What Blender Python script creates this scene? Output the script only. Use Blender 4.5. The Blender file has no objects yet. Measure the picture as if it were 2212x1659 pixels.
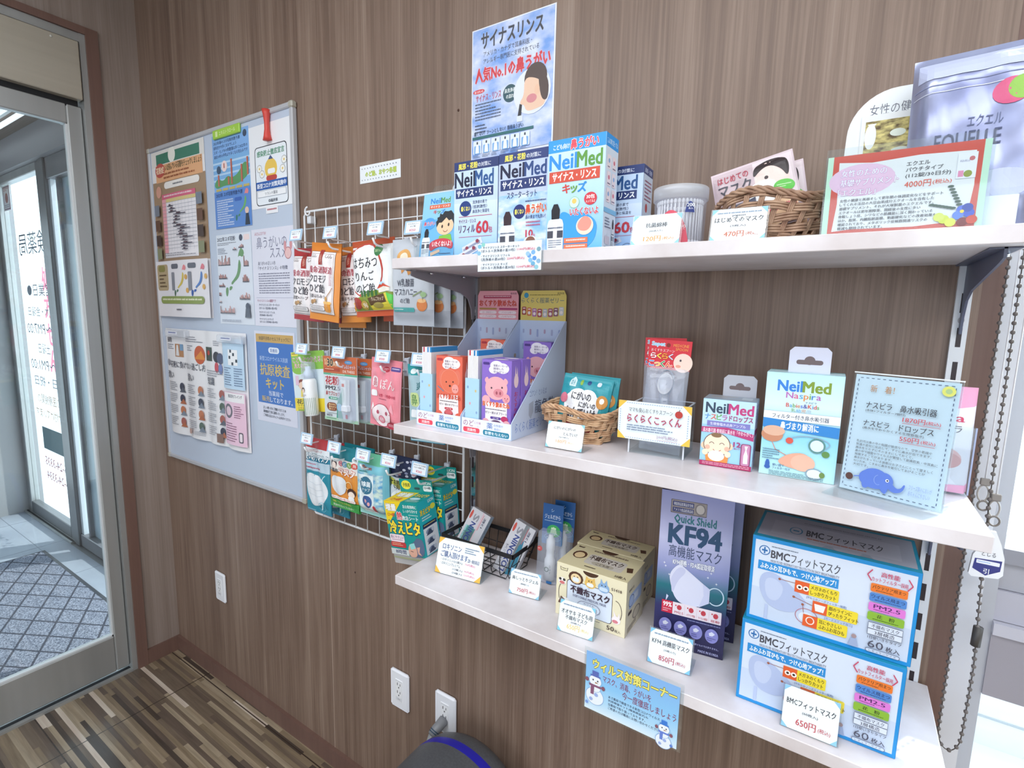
import bpy, math, random
from mathutils import Vector, Matrix
S = bpy.context.scene
COL = S.collection
pi, sin, cos, rad = math.pi, math.sin, math.cos, math.radians
V3 = Vector

# ---------------------------------------------------------------- camera
cd = bpy.data.cameras.new('camera'); cam = bpy.data.objects.new('camera', cd); COL.objects.link(cam)
cd.sensor_fit = 'HORIZONTAL'; cd.sensor_width = 36.0; cd.lens = 36.0*1106.7/2212
cd.clip_start = 0.02; cd.clip_end = 200
CR, CDn, CF = V3((0.837345, 0.546255, 0.021401)), V3((0.091932, -0.102115, -0.990516)), V3((-0.538889, 0.831371, -0.135724))
mw = Matrix.Identity(4)
for i in range(3):
    mw[i][0] = CR[i]; mw[i][1] = -CDn[i]; mw[i][2] = -CF[i]
mw[0][3], mw[1][3], mw[2][3] = 0.0, -1.0, 1.548
cam.matrix_world = mw
S.camera = cam
S.view_settings.view_transform = 'Standard'; S.view_settings.look = 'None'
S.view_settings.gamma = 1.0; S.view_settings.use_curve_mapping = False
S.view_settings.exposure = -0.2
S.cycles.max_bounces = 10; S.cycles.transparent_max_bounces = 24; S.cycles.diffuse_bounces = 5
S.cycles.caustics_reflective = False; S.cycles.caustics_refractive = False
S.cycles.sample_clamp_indirect = 4.0

# ---------------------------------------------------------------- sky, sun, room lamps, added front fill
w = bpy.data.worlds.new('sky'); S.world = w; w.use_nodes = True
bg = w.node_tree.nodes['Background']; bg.inputs[0].default_value = (0.78, 0.90, 1.0, 1); bg.inputs[1].default_value = 3.6
sd = bpy.data.lights.new('sun', 'SUN'); sd.energy = 5.0; sd.angle = rad(1.0); sd.color = (1, .97, .92)
so = bpy.data.objects.new('sun', sd); COL.objects.link(so)
so.rotation_euler = V3((-0.35, -0.62, -0.75)).to_track_quat('-Z', 'Y').to_euler()
def lamp(name, loc, target, sx, sy, power, col=(1, 1, 1)):
    d = bpy.data.lights.new(name, 'AREA'); d.shape = 'RECTANGLE'; d.size = sx; d.size_y = sy; d.energy = power; d.color = col
    o = bpy.data.objects.new(name, d); COL.objects.link(o); o.location = loc
    o.rotation_euler = (V3(target)-V3(loc)).to_track_quat('-Z', 'Y').to_euler(); return o
lamp('ceiling_panel_light', (-0.9, -1.5, 2.66), (-0.9, -1.5, 0), 1.8, 1.2, 37, (.95, .97, 1))
lamp('ceiling_panel_light', (0.9, -1.7, 2.66), (0.9, -1.7, 0), 1.6, 1.2, 28, (.95, .97, 1))
lamp('front_fill_light', (0.2, -4.3, 1.55), (-0.3, 0, 1.45), 3.8, 1.9, 50, (.84, .91, 1))  # added soft fill from behind the camera; no windows there
lamp('daylight_through_side_window', (0.75, 0.30, 1.45), (0.0, -0.7, 1.3), 0.9, 1.2, 14, (.80, .92, 1))

# ---------------------------------------------------------------- materials (all procedural)
MATS = {}
def lin(h):
    h = h.lstrip('#'); o = []
    for i in (0, 2, 4):
        c = int(h[i:i+2], 16)/255
        o.append(c/12.92 if c <= .04045 else ((c+.055)/1.055)**2.4)
    return (*o, 1)
def new_mat(name):
    m = bpy.data.materials.new(name); m.use_nodes = True
    nt = m.node_tree; return m, nt, nt.nodes['Principled BSDF']
def N(nt, t, **k):
    n = nt.nodes.new(t)
    for a, b in k.items():
        if a.startswith('i_'):
            key = a[2:]; n.inputs[int(key) if key.isdigit() else key].default_value = b
        else: setattr(n, a, b)
    return n
def ramp(nt, stops, interp='LINEAR'):
    r = nt.nodes.new('ShaderNodeValToRGB'); e = r.color_ramp.elements; r.color_ramp.interpolation = interp
    while len(e) < len(stops): e.new(.5)
    for k, (p, c) in enumerate(stops): e[k].position = p; e[k].color = lin(c)
    return r
def simple(key, col, rough=.5, metal=0, spec=.5):
    m, nt, b = new_mat(key)
    b.inputs['Base Color'].default_value = lin(col); b.inputs['Roughness'].default_value = rough
    b.inputs['Metallic'].default_value = metal; b.inputs['Specular IOR Level'].default_value = spec
    return m
def clear(key, tint, a, rough=.03, body='#ffffff', bodyamt=0.0):
    """thin clear sheet: mostly straight transmission, a gloss layer, a little milky body"""
    m, nt, b = new_mat(key); out = nt.nodes['Material Output']
    t = N(nt, 'ShaderNodeBsdfTransparent'); t.inputs[0].default_value = lin(tint)
    g = N(nt, 'ShaderNodeBsdfGlossy'); g.inputs['Roughness'].default_value = rough
    mx = N(nt, 'ShaderNodeMixShader'); mx.inputs[0].default_value = a
    nt.links.new(t.outputs[0], mx.inputs[1]); nt.links.new(g.outputs[0], mx.inputs[2])
    last = mx
    if bodyamt:
        d = N(nt, 'ShaderNodeBsdfDiffuse'); d.inputs[0].default_value = lin(body)
        m2 = N(nt, 'ShaderNodeMixShader'); m2.inputs[0].default_value = bodyamt
        nt.links.new(mx.outputs[0], m2.inputs[1]); nt.links.new(d.outputs[0], m2.inputs[2]); last = m2
    nt.links.new(last.outputs[0], out.inputs[0]); return m
def wood(key, stops, sc=1.0, rough=.45, axis=2):
    m, nt, b = new_mat(key); L = nt.links.new
    tc = N(nt, 'ShaderNodeTexCoord')
    def grain(s, ls, det, dist=0):
        mp = N(nt, 'ShaderNodeMapping'); v = [s*sc]*3; v[axis] = ls*sc; mp.inputs['Scale'].default_value = v
        L(tc.outputs['Object'], mp.inputs[0]); n = N(nt, 'ShaderNodeTexNoise'); n.inputs['Scale'].default_value = 1
        n.inputs['Detail'].default_value = det; n.inputs['Roughness'].default_value = .6; n.inputs['Distortion'].default_value = dist
        L(mp.outputs[0], n.inputs[0]); return n.outputs[0]
    a, f, big = grain(26, .7, 5, .4), grain(210, 3.2, 3), grain(5, .35, 2)
    def mix(x, y, w):
        k = N(nt, 'ShaderNodeMix'); k.data_type = 'FLOAT'; k.inputs[0].default_value = w; L(x, k.inputs[2]); L(y, k.inputs[3]); return k.outputs[0]
    fac = mix(mix(a, f, .42), big, .22)
    r = ramp(nt, stops); L(fac, r.inputs[0]); L(r.outputs[0], b.inputs['Base Color'])
    b.inputs['Roughness'].default_value = rough
    bp = N(nt, 'ShaderNodeBump'); bp.inputs['Strength'].default_value = .12; bp.inputs['Distance'].default_value = .001
    L(f, bp.inputs['Height']); L(bp.outputs[0], b.inputs['Normal']); return m
def noisy(key, c1, c2, scale, rough=.5, bump=0, metal=0, detail=4, stretch=None):
    m, nt, b = new_mat(key); L = nt.links.new; tc = N(nt, 'ShaderNodeTexCoord')
    n = N(nt, 'ShaderNodeTexNoise'); n.inputs['Scale'].default_value = scale; n.inputs['Detail'].default_value = detail
    src = tc.outputs['Object']
    if stretch:
        mp = N(nt, 'ShaderNodeMapping'); mp.inputs['Scale'].default_value = stretch; L(src, mp.inputs[0]); src = mp.outputs[0]
    L(src, n.inputs[0]); r = ramp(nt, [(.3, c1), (.7, c2)]); L(n.outputs[0], r.inputs[0]); L(r.outputs[0], b.inputs['Base Color'])
    b.inputs['Roughness'].default_value = rough; b.inputs['Metallic'].default_value = metal
    if bump:
        bp = N(nt, 'ShaderNodeBump'); bp.inputs['Strength'].default_value = bump; bp.inputs['Distance'].default_value = .002
        L(n.outputs[0], bp.inputs['Height']); L(bp.outputs[0], b.inputs['Normal'])
    return m
def mth(nt, op, a, b=None):
    n = N(nt, 'ShaderNodeMath', operation=op)
    for k, x in enumerate((a, b)):
        if x is None: continue
        if isinstance(x, (int, float)): n.inputs[k].default_value = x
        else: nt.links.new(x, n.inputs[k])
    return n.outputs[0]
def floor_mat():
    m, nt, b = new_mat('strip_floor'); L = nt.links.new
    tc = N(nt, 'ShaderNodeTexCoord'); sp = N(nt, 'ShaderNodeSeparateXYZ'); L(tc.outputs['Object'], sp.inputs[0])
    x, y = sp.outputs[0], sp.outputs[1]
    row = mth(nt, 'FLOOR', mth(nt, 'DIVIDE', y, .0150))
    wn = N(nt, 'ShaderNodeTexWhiteNoise', noise_dimensions='1D'); L(row, wn.inputs['W'])
    ln = mth(nt, 'ADD', .20, mth(nt, 'MULTIPLY', wn.outputs[0], .55))
    wn2 = N(nt, 'ShaderNodeTexWhiteNoise', noise_dimensions='1D'); L(mth(nt, 'ADD', row, 57.3), wn2.inputs['W'])
    cell = mth(nt, 'FLOOR', mth(nt, 'DIVIDE', mth(nt, 'ADD', x, mth(nt, 'MULTIPLY', wn2.outputs[0], 3)), ln))
    cv = N(nt, 'ShaderNodeCombineXYZ'); L(cell, cv.inputs[0]); L(row, cv.inputs[1])
    wc = N(nt, 'ShaderNodeTexWhiteNoise', noise_dimensions='2D'); L(cv.outputs[0], wc.inputs['Vector'])
    r = ramp(nt, [(0, '#4a4039'), (.14, '#62554b'), (.32, '#84745f'), (.52, '#9a8a74'), (.68, '#a4957f'), (.80, '#716355'), (.92, '#cfc1b2')], 'CONSTANT')
    L(wc.outputs[0], r.inputs[0])
    mp = N(nt, 'ShaderNodeMapping'); mp.inputs['Scale'].default_value = (6, 90, 1); L(tc.outputs['Object'], mp.inputs[0])
    ns = N(nt, 'ShaderNodeTexNoise'); ns.inputs['Scale'].default_value = 1; ns.inputs['Detail'].default_value = 4; L(mp.outputs[0], ns.inputs[0])
    mx = N(nt, 'ShaderNodeMix'); mx.data_type = 'RGBA'; mx.blend_type = 'OVERLAY'; mx.inputs[0].default_value = .5
    L(r.outputs[0], mx.inputs[6]); L(ns.outputs[0], mx.inputs[7])
    def seam(c, p, off):
        f = mth(nt, 'FRACT', mth(nt, 'DIVIDE', mth(nt, 'ADD', c, off), p)); return mth(nt, 'LESS_THAN', f, .004/p)
    sm = mth(nt, 'MAXIMUM', seam(x, .9, .35), seam(y, .47, .04))
    m2 = N(nt, 'ShaderNodeMix'); m2.data_type = 'RGBA'; L(sm, m2.inputs[0]); L(mx.outputs[2], m2.inputs[6]); m2.inputs[7].default_value = lin('#3b3029')
    L(m2.outputs[2], b.inputs['Base Color']); b.inputs['Roughness'].default_value = .24; b.inputs['Specular IOR Level'].default_value = .7
    return m
def mat_rug():
    m, nt, b = new_mat('loop_mat'); L = nt.links.new
    tc = N(nt, 'ShaderNodeTexCoord'); sp = N(nt, 'ShaderNodeSeparateXYZ'); L(tc.outputs['Object'], sp.inputs[0]); x, y = sp.outputs[0], sp.outputs[1]
    def dl(e, p): return mth(nt, 'ABSOLUTE', mth(nt, 'SUBTRACT', mth(nt, 'FRACT', mth(nt, 'DIVIDE', e, p)), .5))
    s = mth(nt, 'ADD', mth(nt, 'MULTIPLY', x, .55), y); d = mth(nt, 'SUBTRACT', mth(nt, 'MULTIPLY', x, .55), y)
    line = mth(nt, 'LESS_THAN', mth(nt, 'MINIMUM', dl(s, .12), dl(d, .12)), .045)
    n = N(nt, 'ShaderNodeTexNoise'); n.inputs['Scale'].default_value = 170; n.inputs['Detail'].default_value = 2; L(tc.outputs['Object'], n.inputs[0])
    r = ramp(nt, [(.36, '#5a5f6e'), (.64, '#9a9fae')]); L(n.outputs[0], r.inputs[0])
    mx = N(nt, 'ShaderNodeMix'); mx.data_type = 'RGBA'; L(line, mx.inputs[0]); L(r.outputs[0], mx.inputs[6]); mx.inputs[7].default_value = lin('#4a4d58')
    L(mx.outputs[2], b.inputs['Base Color']); b.inputs['Roughness'].default_value = .95; b.inputs['Specular IOR Level'].default_value = .1
    bp = N(nt, 'ShaderNodeBump'); bp.inputs['Strength'].default_value = .7; bp.inputs['Distance'].default_value = .004
    L(n.outputs[0], bp.inputs['Height']); L(bp.outputs[0], b.inputs['Normal']); return m
def grad(stops):
    """printed colour gradient over a page's own UV (v runs top to bottom)"""
    m, nt, b = new_mat('print_gradient'); uv = N(nt, 'ShaderNodeUVMap'); sp = N(nt, 'ShaderNodeSeparateXYZ')
    nt.links.new(uv.outputs[0], sp.inputs[0]); r = ramp(nt, stops)
    nt.links.new(sp.outputs[1], r.inputs[0]); nt.links.new(r.outputs[0], b.inputs['Base Color']); b.inputs['Roughness'].default_value = .4; return m
def cloud(key, c1, c2, sc):
    """printed sky photograph: soft clouds over a page's own UV"""
    m, nt, b = new_mat(key); uv = N(nt, 'ShaderNodeUVMap'); mp = N(nt, 'ShaderNodeMapping'); mp.inputs['Scale'].default_value = (sc, sc*2.2, 1)
    n = N(nt, 'ShaderNodeTexNoise'); n.inputs['Scale'].default_value = 1; n.inputs['Detail'].default_value = 4
    nt.links.new(uv.outputs[0], mp.inputs[0]); nt.links.new(mp.outputs[0], n.inputs[0]); r = ramp(nt, [(.36, c1), (.64, c2)])
    nt.links.new(n.outputs[0], r.inputs[0]); nt.links.new(r.outputs[0], b.inputs['Base Color']); b.inputs['Roughness'].default_value = .35; return m
SPECIAL = dict(
    wall=lambda: wood('wall_wood', [(.30, '#5e4a40'), (.46, '#7a6457'), (.56, '#8d7769'), (.70, '#a39083')]),
    trimwood=lambda: wood('trim_wood', [(.3, '#6b5048'), (.7, '#7d6157')]),
    jambwood=lambda: wood('side_wall_wood', [(.30, '#7f7069'), (.5, '#978880'), (.70, '#a99b94')]),
    plank=lambda: wood('ceiling_plank', [(.3, '#5b4f49'), (.7, '#84766d')], axis=0),
    alu=lambda: noisy('satin_aluminium', '#a9abab', '#bdbfbf', 9, .38, metal=.55, stretch=(1, 1, .05)),
    alud=lambda: simple('dark_aluminium', '#7c7d80', .4, .5),
    bronze=lambda: noisy('grey_steel', '#77777c', '#85858a', 5, .45, metal=.3),
    steelbox=lambda: noisy('brushed_cover', '#b9b2a4', '#bfb8aa', 60, .4, metal=.35, stretch=(1, .02, 1)),
    chrome=lambda: simple('bright_chrome', '#d8dce4', .16, 1.0),
    whitewire=lambda: simple('white_coated_wire', '#eceef2', .35),
    shelf=lambda: noisy('stone_look_laminate', '#d2c9ca', '#ece8ed', 11, .35, detail=8),
    glass=lambda: clear('window_glass', '#f8fbfb', .05),
    acrylic=lambda: clear('clear_acrylic', '#f8fbfc', .05, .04, '#ffffff', .012),
    film=lambda: clear('clear_film', '#fbfcff', .05, .12, '#e9f0ff', .20),
    milky=lambda: clear('milky_plastic', '#f6f8fb', .06, .2, '#f6f8fc', .32),
    floor=floor_mat, rug=mat_rug,
    tile=lambda: noisy('grey_porch_tile', '#8e95a2', '#a3aab6', 3, .5),
    wicker=lambda: noisy('brown_wicker', '#8d6a55', '#bb9a80', 60, .5),
    wickerl=lambda: noisy('honey_wicker', '#b98a66', '#e0bd97', 60, .5),
    silver=lambda: noisy('silver_foil', '#8b92ba', '#bcc3e2', 9, .25, .25, .5),
    bin=lambda: noisy('dark_grey_plastic', '#4c4e53', '#575a5f', 200, .45),
    sky1=lambda: cloud('printed_sky', '#6f9ee6', '#dfe6fb', 3), sky2=lambda: cloud('printed_pale_sky', '#8fc0f3', '#e6f0ff', 3),
    brushed=lambda: simple('black_wire', '#17171b', .4),
    siding=lambda: simple('white_siding', '#eef2f4', .7), sidingline=lambda: simple('siding_joint', '#b9c2ca', .7),
    lampglow=None)
def glow(key, col, st):
    m, nt, b = new_mat(key); b.inputs['Base Color'].default_value = lin(col)
    b.inputs['Emission Color'].default_value = lin(col); b.inputs['Emission Strength'].default_value = st; return m
SPECIAL['lampglow'] = lambda: glow('tube_light', '#f4fbff', 1.0)
SPECIAL['bokeh'] = lambda: cloud('printed_amber_photo', '#5a4318', '#e8d98a', 5)
SPECIAL['green_bokeh'] = lambda: cloud('printed_fresh_green', '#4f9fd0', '#dff3e6', 4)
SPECIAL['kfg'] = lambda: grad([(0, '#9aa0d6'), (.30, '#c7c9ec'), (.48, '#8f97c8'), (.60, '#1f6f7c'), (.74, '#2f2f63'), (1, '#262247')])
SPECIAL['virusg'] = lambda: grad([(0, '#86b6ee'), (.5, '#8ecaf5'), (.8, '#b6e0fb'), (1, '#dff2ff')])
SPECIAL['fadeblue'] = lambda: grad([(0, '#d6e6fb'), (.55, '#b9d6f6'), (1, '#7fb8f0')])
SPECIAL['kidsg'] = lambda: grad([(0, '#cfe9fb'), (.55, '#b5dcf6'), (1, '#5fb4ea')])
SPECIAL['nasg'] = lambda: grad([(0, '#bfeaf6'), (.3, '#d8f3fa'), (.6, '#8fd6ee'), (1, '#c3f0f5')])
SPECIAL['hiet'] = lambda: simple('hie_teal', '#14938f', .35)
def mat(key):
    if key not in MATS: MATS[key] = SPECIAL[key]() if key in SPECIAL else simple('colour_'+key.lstrip('#'), key, .42)
    return MATS[key]

# ---------------------------------------------------------------- text outlines (built-in font)
TC = bpy.data.curves.new('glyphs', 'FONT'); TO = bpy.data.objects.new('glyphs', TC)
TC.align_x = 'CENTER'; TC.resolution_u = 2; TC.space_line = .95
TXT = {}
def glyphs(s, off=0.0):
    k = (s, off)
    if k not in TXT:
        if TO.name not in COL.objects: COL.objects.link(TO)
        TC.body = s; TC.offset = off; TC.resolution_u = 2 if len(s) < 8 else 1
        TO.update_tag(); bpy.context.view_layer.update()
        e = TO.evaluated_get(bpy.context.evaluated_depsgraph_get()); me = e.to_mesh()
        TXT[k] = ([(v.co.x, v.co.y) for v in me.vertices], [tuple(p.vertices) for p in me.polygons]); e.to_mesh_clear()
    return TXT[k]

# ---------------------------------------------------------------- mesh builder with printable pages
class MB:
    STEP = .00004
    def __init__(s): s.v, s.f, s.m, s.sm, s.keys, s.uv = [], [], [], [], [], {}
    def mi(s, k):
        if k not in s.keys: s.keys.append(k)
        return s.keys.index(k)
    def add(s, vs, fs, k, smooth=False, uvs=None):
        n = len(s.v); s.v += [tuple(x) for x in vs]; i = s.mi(k)
        for f in fs:
            if uvs: s.uv[len(s.f)] = [uvs[j] for j in f]
            s.f.append(tuple(n+j for j in f)); s.m.append(i); s.sm.append(smooth)
        return s
    def box(s, x0, y0, z0, x1, y1, z1, k):
        return s.add([(x, y, z) for z in (z0, z1) for y in (y0, y1) for x in (x0, x1)],
                     [(0, 2, 3, 1), (4, 5, 7, 6), (0, 1, 5, 4), (2, 6, 7, 3), (0, 4, 6, 2), (1, 3, 7, 5)], k)
    def bbox(s, x0, y0, z0, x1, y1, z1, k, b=.002):
        """box with chamfered edges"""
        c = V3(((x0+x1)/2, (y0+y1)/2, (z0+z1)/2)); h = ((x1-x0)/2, (y1-y0)/2, (z1-z0)/2); vs = []; idx = {}
        for sx in (-1, 1):
            for sy in (-1, 1):
                for sz in (-1, 1):
                    for a in range(3):
                        p = [sx*(h[0]-b), sy*(h[1]-b), sz*(h[2]-b)]; p[a] = (sx, sy, sz)[a]*h[a]
                        idx[(sx, sy, sz, a)] = len(vs); vs.append(c+V3(p))
        fs = []
        for a in range(3):
            u, w_ = [(1, 2), (2, 0), (0, 1)][a]
            for q in (-1, 1):
                ring = []
                for (p1, p2) in ((-1, -1), (1, -1), (1, 1), (-1, 1)):
                    sg = [0, 0, 0]; sg[a] = q; sg[u] = p1; sg[w_] = p2; ring.append(idx[(*sg, a)])
                fs.append(tuple(ring if q > 0 else ring[::-1]))
        for a in range(3):
            u, w_ = [(1, 2), (2, 0), (0, 1)][a]
            for p1 in (-1, 1):
                for p2 in (-1, 1):
                    r = []
                    for q, fc in ((-1, u), (1, u), (1, w_), (-1, w_)):
                        sg = [0, 0, 0]; sg[a] = q; sg[u] = p1; sg[w_] = p2; r.append(idx[(*sg, fc)])
                    fs.append(tuple(r if p1*p2 > 0 else r[::-1]))
        for sx in (-1, 1):
            for sy in (-1, 1):
                for sz in (-1, 1):
                    r = [idx[(sx, sy, sz, a)] for a in range(3)]; fs.append(tuple(r if sx*sy*sz > 0 else r[::-1]))
        return s.add(vs, fs, k)
    def tube(s, pts, r, k, n=8, closed=False, smooth=True):
        P = [V3(p) for p in pts]; vs = []; N_ = len(P); up = None
        for i, p in enumerate(P):
            a = P[(i-1) % N_] if (closed or i) else P[0]; b = P[(i+1) % N_] if (closed or i < N_-1) else P[-1]
            t = (b-a).normalized()
            if up is None: up = V3((0, 0, 1)) if abs(t.z) < .9 else V3((1, 0, 0))
            u = (up-t*up.dot(t)).normalized(); w_ = t.cross(u); up = u
            rr = r(i/(N_-1)) if callable(r) else r
            for j in range(n): vs.append(p+(u*cos(2*pi*j/n)+w_*sin(2*pi*j/n))*rr)
        fs = []
        for i in range(N_ if closed else N_-1):
            for j in range(n):
                a, b = i*n+j, i*n+(j+1) % n; c, d = ((i+1) % N_)*n+(j+1) % n, ((i+1) % N_)*n+j; fs.append((a, b, c, d))
        if not closed: fs += [tuple(range(n))[::-1], tuple((N_-1)*n+j for j in range(n))]
        return s.add(vs, fs, k, smooth)
    def cyl(s, a, b, r, k, n=20, smooth=True): return s.tube([a, b], r, k, n, False, smooth)
    def lathe(s, prof, k, n=28, o=(0, 0, 0), M=None, smooth=True):
        vs, fs = [], []
        for (r, z) in prof:
            for j in range(n):
                p = V3((r*cos(2*pi*j/n), r*sin(2*pi*j/n), z)); vs.append((M @ p if M else p)+V3(o))
        for i in range(len(prof)-1):
            for j in range(n): fs.append((i*n+j, i*n+(j+1) % n, (i+1)*n+(j+1) % n, (i+1)*n+j))
        return s.add(vs, fs, k, smooth)
    def ball(s, c, r, k, n=8, sx=1, sz=1):
        return s.lathe([(max(1e-5, r*sx*sin(pi*i/6)), -r*sz*cos(pi*i/6)) for i in range(7)], k, n, c)
    def prism(s, pts, axis, a, b, k):
        """outline extruded along one axis; pts are in the two other axes"""
        n = len(pts)
        def mk(p, t): q = list(p); q.insert(axis, t); return q
        vs = [mk(p, a) for p in pts]+[mk(p, b) for p in pts]
        return s.add(vs, [tuple(range(n)), tuple(range(2*n-1, n-1, -1))]+[(i, i+n, (i+1) % n+n, (i+1) % n) for i in range(n)], k)
    # pages: x and y run 0..100 from the upper left corner
    def page(s, o, u, v, bump=None, grid=(20, 26)):
        s.o, s.u, s.w = V3(o), V3(u), V3(v); s.nn = s.w.cross(s.u).normalized(); s.k = 2; s.bump = bump; s.grid = grid
        if bump: s.bg = [[bump(i/grid[0], j/grid[1]) for j in range(grid[1]+1)] for i in range(grid[0]+1)]
        return s
    def front(s, x0, z0, x1, z1, y, bump=None, grid=(20, 26)): return s.page((x0, y, z1), (x1-x0, 0, 0), (0, 0, z0-z1), bump, grid)
    def side(s, y0, z0, y1, z1, x): return s.page((x, y0, z1), (0, y1-y0, 0), (0, 0, z0-z1))
    def top(s, x0, y0, x1, y1, z): return s.page((x0, y1, z), (x1-x0, 0, 0), (0, y0-y1, 0))
    def pt(s, x, y):
        d = s.k*s.STEP
        if s.bump:
            nx, ny = s.grid; p, q = min(max(x/100*nx, 0), nx-1e-6), min(max(y/100*ny, 0), ny-1e-6); i, j = int(p), int(q); p -= i; q -= j; g = s.bg
            d = .0004+s.k*.00012+(g[i][j]*(1-p)+g[i+1][j]*p)*(1-q)+(g[i][j+1]*(1-p)+g[i+1][j+1]*p)*q
        return s.o+s.u*(x/100)+s.w*(y/100)+s.nn*d
    @staticmethod
    def cut(P, ax, t, sg):
        o = []
        for i, b in enumerate(P):
            a = P[i-1]; da, db = (a[ax]-t)*sg, (b[ax]-t)*sg
            if (da < 0) != (db < 0): r = da/(da-db); o.append((a[0]+(b[0]-a[0])*r, a[1]+(b[1]-a[1])*r))
            if db >= 0: o.append(b)
        return o
    def lay(s, polys, k):
        """put flat outlines on the page; on a wrinkled page they are cut along its cells and follow the surface"""
        if not s.bump:
            for P in polys: s.add([s.pt(*p) for p in P], [tuple(range(len(P)))], k)
            return s
        nx, ny = s.grid
        for P in polys:
            x0, x1 = min(p[0] for p in P), max(p[0] for p in P)
            for i in range(max(0, int(x0/100*nx)), min(nx-1, int(x1/100*nx))+1):
                C = s.cut(s.cut(P, 0, 100*i/nx, 1), 0, 100*(i+1)/nx, -1)
                if len(C) < 3: continue
                y0, y1 = min(p[1] for p in C), max(p[1] for p in C)
                for j in range(max(0, int(y0/100*ny)), min(ny-1, int(y1/100*ny))+1):
                    D = s.cut(s.cut(C, 1, 100*j/ny, 1), 1, 100*(j+1)/ny, -1)
                    if len(D) > 2: s.add([s.pt(*p) for p in D], [tuple(range(len(D)))], k)
        return s
    def fan(s, P, k):
        s.k += 1; return s.lay([P[::-1]], k)
    def R(s, x0, y0, x1, y1, k):
        s.k += 1
        if s.bump and k not in SPECIAL: return s.lay([[(x0, y0), (x0, y1), (x1, y1), (x1, y0)]], k)
        g = [(x0, y0), (x0, y1), (x1, y1), (x1, y0)]; n = 1
        if s.bump:
            nx, ny = s.grid; n = max(nx, ny)
        q = [(x0+(x1-x0)*i/n, y0+(y1-y0)*j/n) for j in range(n+1) for i in range(n+1)]
        uv = [((a-x0)/(x1-x0 or 1), (b-y0)/(y1-y0 or 1)) for a, b in q]
        return s.add([s.pt(*p) for p in q], [(j*(n+1)+i, (j+1)*(n+1)+i, (j+1)*(n+1)+i+1, j*(n+1)+i+1) for j in range(n) for i in range(n)], k, bool(s.bump), uv)
    def Q(s, x0, y0, x1, y1, k, r=3, ry=None):
        ry = ry or r*s.u.length/s.w.length; r = min(r, (x1-x0)*.49); ry = min(ry, (y1-y0)*.49); P = []
        for cx, cy, a0 in ((x1-r, y0+ry, -90), (x1-r, y1-ry, 0), (x0+r, y1-ry, 90), (x0+r, y0+ry, 180)):
            for t in (0, 30, 60, 90): a = rad(a0+t); P.append((cx+r*cos(a), cy+ry*sin(a)))
        return s.fan(P, k)
    def E(s, cx, cy, rx, k, ry=None, n=22, a0=0, a1=360):
        ry = ry or rx*s.u.length/s.w.length; full = a1-a0 >= 360
        P = [(cx+rx*cos(rad(a0+(a1-a0)*i/n)), cy+ry*sin(rad(a0+(a1-a0)*i/n))) for i in range(n if full else n+1)]
        return s.fan(P, k)
    def P(s, pts, k): return s.fan(pts, k)
    def S(s, pts, k, n=2):
        """rounded outline"""
        for _ in range(n): pts = [q for i in range(len(pts)) for a, b in ((pts[i-1], pts[i]),) for q in ((a[0]*.75+b[0]*.25, a[1]*.75+b[1]*.25), (a[0]*.25+b[0]*.75, a[1]*.25+b[1]*.75))]
        return s.fan(pts, k)
    def ln(s, pts, wd, k):
        """printed stroke; wd in percent of the page width"""
        s.k += 1; asp = s.u.length/s.w.length; vs, fs = [], []
        for i in range(len(pts)-1):
            (x0, y0), (x1, y1) = pts[i], pts[i+1]; dx, dy = x1-x0, (y1-y0)/asp; l = math.hypot(dx, dy) or 1
            ox, oy = -dy/l*wd/2, dx/l*wd/2*asp; n = len(vs)
            vs.append([(x0+ox, y0+oy), (x1+ox, y1+oy), (x1-ox, y1-oy), (x0-ox, y0-oy)])
        return s.lay(vs, k)
    def ring(s, cx, cy, rx, wd, k, ry=None, n=24, a0=0, a1=360):
        ry = ry or rx*s.u.length/s.w.length
        return s.ln([(cx+rx*cos(rad(a0+(a1-a0)*i/n)), cy+ry*sin(rad(a0+(a1-a0)*i/n))) for i in range(n+1)], wd, k)
    def T(s, t, x0, y0, x1, y1, k, b=0.0, h=None, hb=.05):
        P, _ = glyphs(t); xs = [p[0] for p in P]; ys = [p[1] for p in P]
        if not P: return s
        ax, bx, ay, by = min(xs), max(xs), min(ys), max(ys); sx = (x1-x0)/((bx-ax) or 1); sy = (y1-y0)/((by-ay) or 1)
        vs, fs = glyphs(t)
        r = b*.55; B = [(0, 0)] if b < .015 else [(-r, 0), (r, 0)] if b < .045 else [(-r, -r*.6), (r, -r*.6), (r, r*.6), (-r, r*.6)]
        q = r+hb*.9; Hh = [(q, 0), (q*.5, q*.87), (-q*.5, q*.87), (-q, 0), (-q*.5, -q*.87), (q*.5, -q*.87)]
        for offs, kk in (((Hh, h),) if h else ())+((B, k),):
            s.k += .6
            for ox, oy in offs:
                s.k += .25
                C = [(x0+(p[0]+ox-ax)*sx, y0+(by-p[1]+oy)*sy) for p in vs]
                if s.bump: s.lay([[C[i] for i in f] for f in fs], kk)
                else: s.add([s.pt(*c) for c in C], fs, kk)
        return s
    def TW(s, t, cols, x0, y0, x1, y1, b=0.0, h=None, hb=.05):
        """one word with its letters in different colours"""
        B = []
        for ch in t: P = glyphs(ch)[0]; B.append((min(p[0] for p in P), max(p[0] for p in P), min(p[1] for p in P), max(p[1] for p in P)))
        lo, hi = min(q[2] for q in B), max(q[3] for q in B); g = .09; W_ = sum(q[1]-q[0] for q in B)+g*(len(B)-1); x = x0; f = (x1-x0)/W_
        for ch, c, q in zip(t, cols, B):
            e = x+(q[1]-q[0])*f; s.T(ch, x, y0+(hi-q[3])/(hi-lo)*(y1-y0), e, y0+(hi-q[2])/(hi-lo)*(y1-y0), c, b, h, hb); x = e+g*f
        return s
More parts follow.
